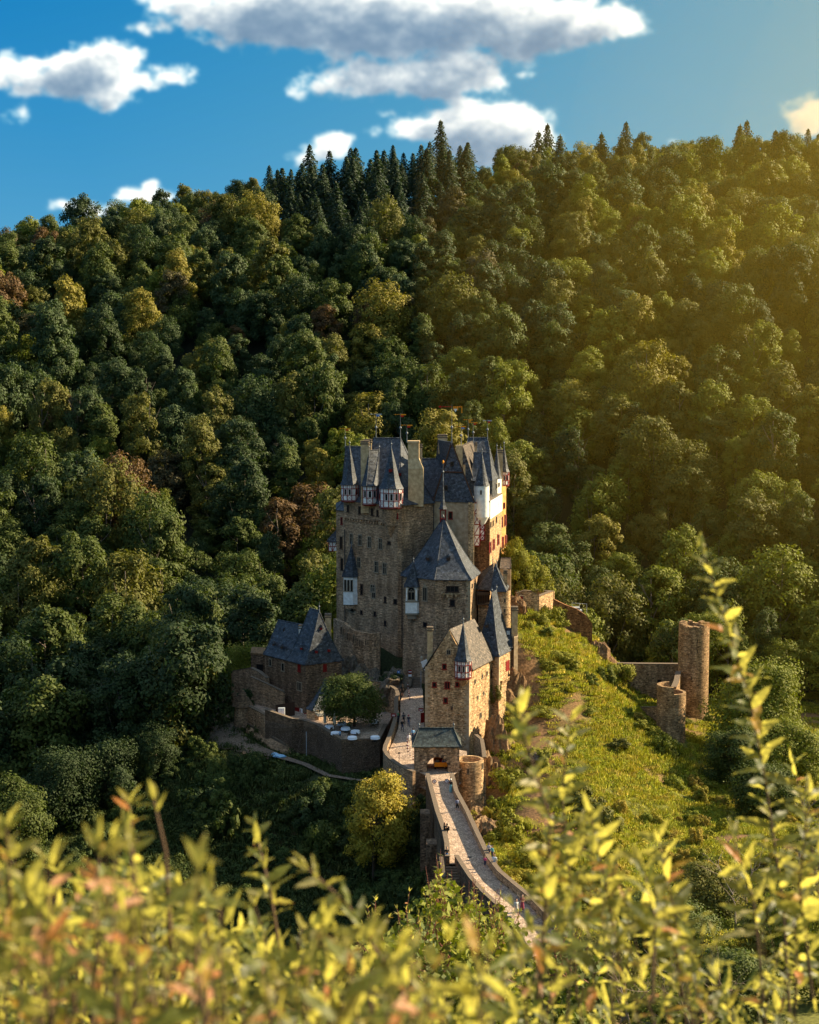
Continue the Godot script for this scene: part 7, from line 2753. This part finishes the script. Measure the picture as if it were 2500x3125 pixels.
		l.bar(Vector3(-0.2, 0, -0.2), Vector3(0, 0.9, 0), 0.04, 0.04)
		l.bar(Vector3(0.2, 0, -0.2), Vector3(0, 0.9, 0), 0.04, 0.04)
		l.bar(Vector3(0.0, 0, 0.3), Vector3(0, 0.95, 0), 0.04, 0.04)
		part("stand", l.mesh(), M.grey_metal, s)
	for q in [[cB(1450, 1118), "red notice board on the curved road wall"], [cB(1683, 1072), "red notice board on the gate house wall beside the road"]]:
		var s := thing("notice_board", q[1], "sign", "")
		s.position = RD(q[0].x, q[0].y + 26) + UP * 1.1
		var b := MB.new()
		b.box(Vector3(0, 0.2, 0), Vector3(0.75, 0.5, 0.06), Basis(Vector3.RIGHT, -0.3))
		part("board", b.mesh(), M.red_paint, s)
		var f := MB.new()
		f.box(Vector3(0, 0.2, 0.045), Vector3(0.5, 0.05, 0.012), Basis(Vector3.RIGHT, -0.3))
		f.box(Vector3(0, 0.08, 0.075), Vector3(0.4, 0.05, 0.012), Basis(Vector3.RIGHT, -0.3))
		part("stripe", f.mesh(), M.white_paint, s)
		var l := MB.new()
		l.box(Vector3(0, -0.55, 0), Vector3(0.07, 1.1, 0.07))
		part("post", l.mesh(), M.wood_old, s)
	# red and white barrier posts with chains
	var posts := [[1571, 895], [1574, 925], [1579, 960], [1586, 985], [1566, 1345], [1566, 1375], [1568, 1405], [1573, 1432], [1590, 1455], [1590, 1470], [1617, 1482], [1617, 1500]]
	for i in posts.size():
		var q: Array = posts[i]
		var s := thing("barrier_post", "red and white barrier post on the castle road, %s" % [["topmost of the upper row", "second of the upper row", "third of the upper row", "lowest of the upper row", "topmost of the lower row", "second of the lower row", "third of the lower row", "lowest of the lower row", "left one above the gate roof", "front left one above the gate roof", "right one above the gate roof", "front right one above the gate roof"][i]], "barrier post", "red and white barrier posts")
		s.position = RD(cB(q[0], q[1]).x, cB(q[0], q[1]).y)
		for k in 5:
			var b := MB.new()
			b.lathe(Vector3(0, 0.06 + k * 0.18, 0), [Vector2(0.05, 0), Vector2(0.05, 0.178)], 8)
			part("band", b.mesh(), M.red_paint if k % 2 == 0 else M.white_paint, s)
		var f := MB.new()
		f.lathe(Vector3.ZERO, [Vector2(0.17, 0), Vector2(0.15, 0.05), Vector2(0.04, 0.08)], 10)
		part("foot", f.mesh(), M.rubber, s)
	# the small yellow truck seen through the archway
	var tk := thing("yellow_truck", "small yellow flatbed truck seen through the gate arch", "truck", "")
	tk.position = RD(cD(603, 482).x, cD(603, 482).y)
	tk.rotation.y = 0.06
	var bd := MB.new()
	bd.box(Vector3(0, 0.78, 0.7), Vector3(1.75, 0.62, 0.06))
	bd.box(Vector3(-0.87, 0.78, -0.4), Vector3(0.06, 0.62, 2.2))
	bd.box(Vector3(0.87, 0.78, -0.4), Vector3(0.06, 0.62, 2.2))
	bd.box(Vector3(0, 0.5, -0.4), Vector3(1.7, 0.08, 2.2))
	part("flatbed", bd.mesh(), M.yellow_paint, tk)
	var cb := MB.new()
	cb.prism([Vector3(-0.8, 0, -1.55), Vector3(0.8, 0, -1.55), Vector3(0.75, 0, -2.8), Vector3(-0.75, 0, -2.8)], 0.45, 1.1)
	cb.prism([Vector3(-0.75, 0, -1.6), Vector3(0.75, 0, -1.6), Vector3(0.66, 0, -2.5), Vector3(-0.66, 0, -2.5)], 1.1, 1.75)
	part("cab", cb.mesh(), M.yellow_paint, tk)
	var gl := MB.new()
	gl.box(Vector3(0, 1.42, -1.57), Vector3(1.2, 0.45, 0.04))
	part("rear_window", gl.mesh(), M.glass_dark, tk)
	for q in [[-0.75, 0.2], [0.75, 0.2], [-0.7, -2.2], [0.7, -2.2]]:
		var w := MB.new()
		w.lathe(Vector3.ZERO, [Vector2(0.1, -0.1), Vector2(0.27, -0.1), Vector2(0.29, 0.0), Vector2(0.27, 0.1), Vector2(0.1, 0.1)], 14)
		var o := part("wheel", w.mesh(), M.rubber, tk)
		o.position = Vector3(q[0], 0.29, q[1])
		o.rotation.z = PI / 2
	for q in [[-0.45, 0.0, "canvas"], [0.05, -0.3, "flag_red"], [0.5, 0.1, "cloth_white"]]:
		var l := MB.new()
		l.box(Vector3(q[0], 1.0, q[1]), Vector3(0.42, 0.5, 0.5), Basis(UP, q[0]))
		tag(part("load", l.mesh(), M[q[2]], tk), "", "")
	# hanging street lamp by the chapel house rock
	var lp := house("street_lamp", "old street lamp on an arm beside the gate house chimney", "lamp", PV(cC(292, 885), 214))
	var lm2 := MB.new()
	var lq := PV(cC(250, 885), 214)
	var lq2 := PV(cC(300, 885), 213)
	lm2.tube([lq + UP * 0.45, lq2 + UP * 0.5], 0.04, 0.04, 6)
	wpart("arm", lm2, M.iron, lp)
	var lg := MB.new()
	lg.lathe(lq, [Vector2(0.1, -0.35), Vector2(0.2, 0.0), Vector2(0.22, 0.1), Vector2(0.05, 0.35)], 8, false)
	wpart("lantern", lg, M.canvas, lp)
	var pb := house("pale_gable_board", "pale sloping board roof beside the road right of the steps", "shelter", PV(cC(282, 960), 214))
	var pq := MB.new()
	pq.box(PV(cC(284, 945), 214), Vector3(1.0, 1.4, 0.2), Basis(Vector3.BACK, 0.4))
	wpart("board", pq, M.white_paint, pb)
	# a torn tarpaulin on the path
	for q in [[432, 1580, 0.9, "crumpled pale blue tarpaulin on the path below the bastion"], [415, 1560, 0.5, "small scrap of pale blue sheet behind the tarpaulin"]]:
		var t := solo("tarpaulin", rock_mesh(int(q[2] * 100), 10), M.tarp_blue, q[3], "tarpaulin")
		var tp := Q(852.0 if q[2] > 0.6 else 838.0, 210.6 if q[2] > 0.6 else 211.6, -2.0)
		t.position = Vector3(tp.x, height(tp.x, -tp.z) + 0.5, tp.z)
		t.scale = Vector3(q[2] * 1.1, 0.2, q[2] * 0.7)
	for q in [[182, 1465, "orange board lying on the path left of the bastion"], [50, 1445, "grey plank lying on the path at the left"], [350, 1520, "grey plank leaning at the bastion foot"]]:
		var t := MB.new()
		t.box(Vector3.ZERO, Vector3(1.5, 0.08, 0.5))
		var o := solo("plank", t.mesh(), M.soil_red if q[0] == 182 else M.wood_old, q[2], "plank")
		o.position = TR(cB(q[0], q[1]).x, cB(q[0], q[1]).y) + UP * 0.5
		o.rotation.y = q[0] * 0.01

func disc(b: MB, c: Vector3, r: float, t: float) -> void:
	for i in 24:
		var e1 := Vector3(cos(TAU * i / 24), sin(TAU * i / 24), 0) * r
		var e2 := Vector3(cos(TAU * (i + 1) / 24), sin(TAU * (i + 1) / 24), 0) * r
		b.tri(c + Vector3(0, 0, t), c + e1 + Vector3(0, 0, t), c + e2 + Vector3(0, 0, t))
		b.tri(c, c + e1, c + e2)
		b.quad(c + e1, c + e2, c + e2 + Vector3(0, 0, t), c + e1 + Vector3(0, 0, t))

# ---------------------------------------------------------------- the blurred shrubs before the camera
var leaf_shapes := []
var LEAF_MATS := []

func leaf_mesh(sd: int) -> ArrayMesh:
	# one lance-shaped leaf, 1 long along +y, folded along its rib and curved
	var r := RandomNumberGenerator.new()
	r.seed = sd
	var b := MB.new()
	var curl := r.randf_range(0.1, 0.55)
	var fold := r.randf_range(0.05, 0.16)
	var wid := r.randf_range(0.105, 0.16)
	var rows := 7
	var prev := []
	for i in rows + 1:
		var t := float(i) / rows
		var w := wid * pow(sin(PI * pow(t, 0.75) * 0.985 + 0.02), 0.85) if t > 0.08 else 0.02
		var a := curl * t * 2.0
		var c := Vector3(0, t * (1.0 - 0.12 * curl * t), -curl * t * t * 0.6)
		var cur := [c + Vector3(-w, 0, fold * w * 2.0 + 0.02 * sin(t * 17.0)), c, c + Vector3(w, 0, fold * w * 2.0 + 0.02 * sin(t * 15.0 + 1.0))]
		if i > 0:
			b.quad(prev[0], cur[0], cur[1], prev[1])
			b.quad(prev[1], cur[1], cur[2], prev[2])
		prev = cur
	return b.mesh()

func put_leaf(parent: Node3D, p: Vector3, dir: Vector3, l: float, m: Material, r: RandomNumberGenerator) -> void:
	var y := dir.normalized()
	var x := y.cross(Vector3(r.randfn() * 0.5, 0.6 + r.randf(), r.randfn() * 0.5 + 0.5)).normalized()
	var o := MeshInstance3D.new()
	o.name = "leaf"
	o.mesh = leaf_shapes[r.randi() % leaf_shapes.size()]
	o.material_override = m
	o.transform = Transform3D(Basis(x, y, x.cross(y)).scaled_local(Vector3(l * r.randf_range(0.85, 1.25), l, l)), p)
	parent.add_child(o, true)

func pick_leaf(r: RandomNumberGenerator, warm: float) -> Material:
	var k := r.randf()
	if k < 0.09 * warm: return M.fore_pink
	if k < 0.21 * warm: return M.fore_orange
	if k < 0.21 * warm + 0.08: return M.fore_yellow
	if k < 0.21 * warm + 0.15: return M.fore_pale
	if k < 0.21 * warm + 0.34: return M.fore_lime
	if k < 0.21 * warm + 0.64: return M.fore_green
	return M.fore_dark

# a stem through points with leaves in turn to either side
func sprig(parent: Node3D, stems: MB, pts: Array, r0: float, gap: float, ll: float, from: float, r: RandomNumberGenerator, warm: float, most: int) -> int:
	stems.tube(pts, r0, r0 * 0.3, 6)
	var total := 0.0
	for i in pts.size() - 1: total += pts[i].distance_to(pts[i + 1])
	var s := total * from
	var n := 0
	var side := r.randf() * TAU
	while s < total and n < most:
		var q := s
		var i := 0
		while i < pts.size() - 2 and q > pts[i].distance_to(pts[i + 1]):
			q -= pts[i].distance_to(pts[i + 1])
			i += 1
		var dir: Vector3 = (pts[i + 1] - pts[i]).normalized()
		var p: Vector3 = pts[i] + dir * q
		side += 2.4
		var x := dir.cross(Vector3(0.2, 0.1, 1)).normalized()
		var out := x * cos(side) + x.cross(dir) * sin(side)
		var f := s / total
		put_leaf(parent, p, dir * r.randf_range(0.25, 0.9) + out + UP * r.randf_range(-0.25, 0.35), ll * r.randf_range(0.6, 1.15) * (1.0 - 0.35 * f * f), pick_leaf(r, warm), r)
		n += 1
		s += gap * r.randf_range(0.6, 1.4)
	# the youngest leaves at the tip
	if n < most:
		var e: Vector3 = pts[pts.size() - 1]
		var d: Vector3 = (e - pts[pts.size() - 2]).normalized()
		for k in 2:
			put_leaf(parent, e, d + Vector3(r.randfn(), r.randfn(), r.randfn()) * 0.35, ll * 0.6, M.fore_lime, r)
	return n + 2

func make_foreground() -> void:
	for i in 6: leaf_shapes.append(leaf_mesh(700 + i))
	for k in [["fore_lime", lin(0.150, 0.132, 0.020)], ["fore_green", lin(0.074, 0.086, 0.013)], ["fore_dark", lin(0.028, 0.038, 0.007)], ["fore_yellow", lin(0.24, 0.13, 0.012)], ["fore_orange", lin(0.30, 0.105, 0.030)], ["fore_pink", lin(0.30, 0.135, 0.07)], ["fore_pale", lin(0.21, 0.185, 0.085)]]:
		var m := mat(k[0], k[1], 0.5)
		m.metallic_specular = 0.35
		m.backlight_enabled = true
		m.backlight = lin(0.6, 0.55, 0.10)
	mat("twig_brown", lin(0.10, 0.06, 0.035), 0.8)
	var r := RandomNumberGenerator.new()
	r.seed = 808
	# top edge of the leaf mass in the photo, every 125 pixels
	var sky := [2640, 2680, 2640, 2560, 2600, 2680, 2740, 2790, 2830, 2880, 2930, 2930, 2880, 2720, 2540, 2600, 2780, 2850, 2850, 2720, 2520, 2400]
	var names8 := [["foreground_shrub", "blurred foreground shrub in the bottom left corner with pink and orange leaves", 0, 330, 1.0], ["foreground_shrub", "blurred foreground shrub left of centre, tallest leaf tips at the left", 290, 640, 1.2], ["foreground_shrub", "blurred foreground shrub with drooping leaves below the bastion", 600, 960, 0.9],
		["foreground_shrub", "blurred foreground shrub under the sunlit tree", 920, 1260, 0.8], ["foreground_shrub", "blurred low foreground shrub at bottom centre", 1220, 1560, 0.8], ["foreground_shrub", "blurred foreground shrub with upright sprig before the castle slope", 1520, 1880, 0.7],
		["foreground_shrub", "blurred foreground shrub below the bare trees at right", 1840, 2200, 0.45], ["foreground_shrub", "blurred foreground shrub in the bottom right corner with the tallest sprig", 2160, 2540, 0.4]]
	var extra := {
		0: [[[[-10, 3000], [30, 2750], [20, 2520]], 2.0, 0.3]],
		1: [[[[400, 2950], [410, 2650], [395, 2450]], 2.2, 0.5], [[[520, 2900], [505, 2600], [470, 2440]], 2.2, 0.93]],
		2: [[[[860, 2950], [825, 2720], [775, 2515]], 2.8, 0.35]],
		3: [[[[1240, 3050], [1150, 2905], [1060, 2760], [940, 2650]], 2.3, 0.25]],
		5: [[[[1640, 3050], [1665, 2750], [1680, 2500], [1600, 2250], [1585, 2160]], 2.8, 0.3], [[[1760, 3050], [1740, 2700], [1715, 2420], [1740, 2200]], 3.2, 0.35], [[[1900, 3000], [1850, 2700], [1800, 2480]], 2.9, 0.4]],
		6: [[[[2080, 3050], [2060, 2800], [2010, 2560]], 2.9, 0.35], [[[1990, 3060], [2000, 2800], [1960, 2640]], 2.6, 0.4]],
		7: [[[[2410, 3100], [2390, 2760], [2335, 2380], [2285, 2120], [2215, 1900], [2148, 1690]], 3.3, 0.2], [[[2480, 3050], [2440, 2700], [2470, 2420]], 2.8, 0.35], [[[2330, 3050], [2300, 2750], [2240, 2560]], 3.0, 0.4], [[[2520, 2900], [2480, 2600], [2420, 2330]], 4.0, 0.35]]}
	for k in names8.size():
		var q: Array = names8[k]
		var o := thing(q[0], q[1], "shrub", "leafy shrubs right before the camera")
		var left_side: bool = k < 5
		o.position = Q((q[2] + q[3]) / 2.0, 2.5, 53.0)
		var hold := Node3D.new()
		var stems := MB.new()
		var n := 0
		for e in extra.get(k, []):
			var pts := []
			for p in e[0]:
				pts.append(P(p[0], p[1], e[1] + r.randf_range(-0.12, 0.12)) - o.position)
			n += sprig(o, stems, pts, 0.0042, (0.0095 if k > 4 else 0.0145) * e[1] / 3.0, 0.088 if k > 4 else 0.066, e[2], r, q[4] * 0.25, 190)
		while n < (235 if left_side else 285):
			var u := r.randf_range(q[2], q[3])
			var i := clampf(u / 125.0, 0.0, 19.99)
			var top: float = lerpf(sky[int(i)], sky[int(i) + 1], i - int(i)) + pow(r.randf(), 1.5) * 330.0 + r.randf_range(-70.0, 10.0)
			var d := r.randf_range(1.5, 2.4) if left_side else r.randf_range(2.2, 3.9)
			var lean := r.randf_range(-130.0, 130.0)
			var pts := []
			for s in 5:
				var f := s / 4.0
				pts.append(P(u - lean * (1.0 - f) + r.randf_range(-14, 14), lerpf(maxf(top + 430.0, 3230.0), top, f), d + r.randf_range(-0.05, 0.05)) - o.position)
			n += sprig(o, stems, pts, 0.0022, 0.034, r.randf_range(0.042, 0.078), 1.0 - 330.0 / maxf(430.0, 3230.0 - top), r, q[4], 11)
		part("stems", stems.mesh(), M.twig_brown, o).set_meta("kind", "stuff")
		# the deeper leaves, past the limit for single ones
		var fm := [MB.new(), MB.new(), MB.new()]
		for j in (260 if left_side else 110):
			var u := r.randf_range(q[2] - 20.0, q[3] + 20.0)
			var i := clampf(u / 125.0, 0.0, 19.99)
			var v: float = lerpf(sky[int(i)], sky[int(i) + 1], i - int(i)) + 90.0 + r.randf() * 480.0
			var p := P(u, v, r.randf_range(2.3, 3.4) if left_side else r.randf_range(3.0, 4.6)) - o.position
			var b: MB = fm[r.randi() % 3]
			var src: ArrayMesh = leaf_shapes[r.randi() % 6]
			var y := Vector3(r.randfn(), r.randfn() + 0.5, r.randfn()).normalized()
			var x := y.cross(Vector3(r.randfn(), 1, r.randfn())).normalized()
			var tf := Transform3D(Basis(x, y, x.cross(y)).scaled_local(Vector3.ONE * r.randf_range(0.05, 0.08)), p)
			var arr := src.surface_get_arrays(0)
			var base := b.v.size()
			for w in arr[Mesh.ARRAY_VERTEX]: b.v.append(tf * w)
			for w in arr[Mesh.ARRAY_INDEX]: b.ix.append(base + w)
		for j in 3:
			part("foliage", fm[j].mesh(), [M.fore_green, M.fore_dark, M.fore_dark][j], o).set_meta("kind", "stuff")  # dark tints put the shade of deep foliage into the colour
	# shrubs further down the bank, nearly sharp
	for q in [["upright shrub with pointed leaves before the bridge steps", 1345, 2590, 19.0, 0, 34], ["leafy shrub before the lower bridge, under the divider wall", 1440, 2660, 21.0, 1, 36], ["sunlit shrub below the bridge at centre", 1250, 2720, 17.0, 2, 36], ["small sprouting shrub left of the sunlit one", 1145, 2740, 16.0, 3, 26],
			["bright shrub overlapping the lower end of the bridge", 1530, 2700, 20.0, 4, 30], ["yellow green shrub right of the bridge end", 1720, 2740, 18.0, 5, 30]]:
		var o := thing("bank_shrub", q[0], "shrub", "shrubs on the bank below the camera")
		var base := P(q[1], 3000.0, q[3])
		o.position = base
		var stems := MB.new()
		var n := 0
		for s in q[5]:
			var u: float = q[1] + r.randfn() * 42.0
			var top: float = q[2] + absf(u - q[1]) * 1.1 + r.randf_range(0.0, 150.0)
			if s == 0:
				u = q[1]
				top = q[2]
			var pts := []
			var d: float = q[3] + r.randf_range(-0.8, 0.8)
			for j in 5:
				var f := j / 4.0
				pts.append(P(lerpf(q[1] + r.randfn() * 26.0, u, f), lerpf(minf(top + 320.0, 3000.0), top, f), d) - o.position)
			var cap := mini(9, 270 - n)
			if cap > 2: n += sprig(o, stems, pts, 0.011, 0.10, 0.105, 0.42, r, 0.12, cap)
		part("stems", stems.mesh(), M.twig_red, o).set_meta("kind", "stuff")
		var b := MB.new()
		b.colored = true
		for j in 1500:
			var u: float = q[1] + r.randfn() * 62.0
			var v: float = q[2] + 60.0 + absf(u - q[1]) * 1.0 + pow(r.randf(), 0.7) * 330.0
			leaf_quad(b, r, P(u, v, q[3] + r.randf_range(-1.0, 1.2)) - o.position, Vector3(r.randfn(), r.randfn() + 0.4, r.randfn()).normalized(), r.randf_range(0.06, 0.12), UP)
		part("foliage", b.mesh(), [M.leaf_lime, M.leaf_lime, M.leaf_mid][q[4] % 3], o).set_meta("kind", "stuff")
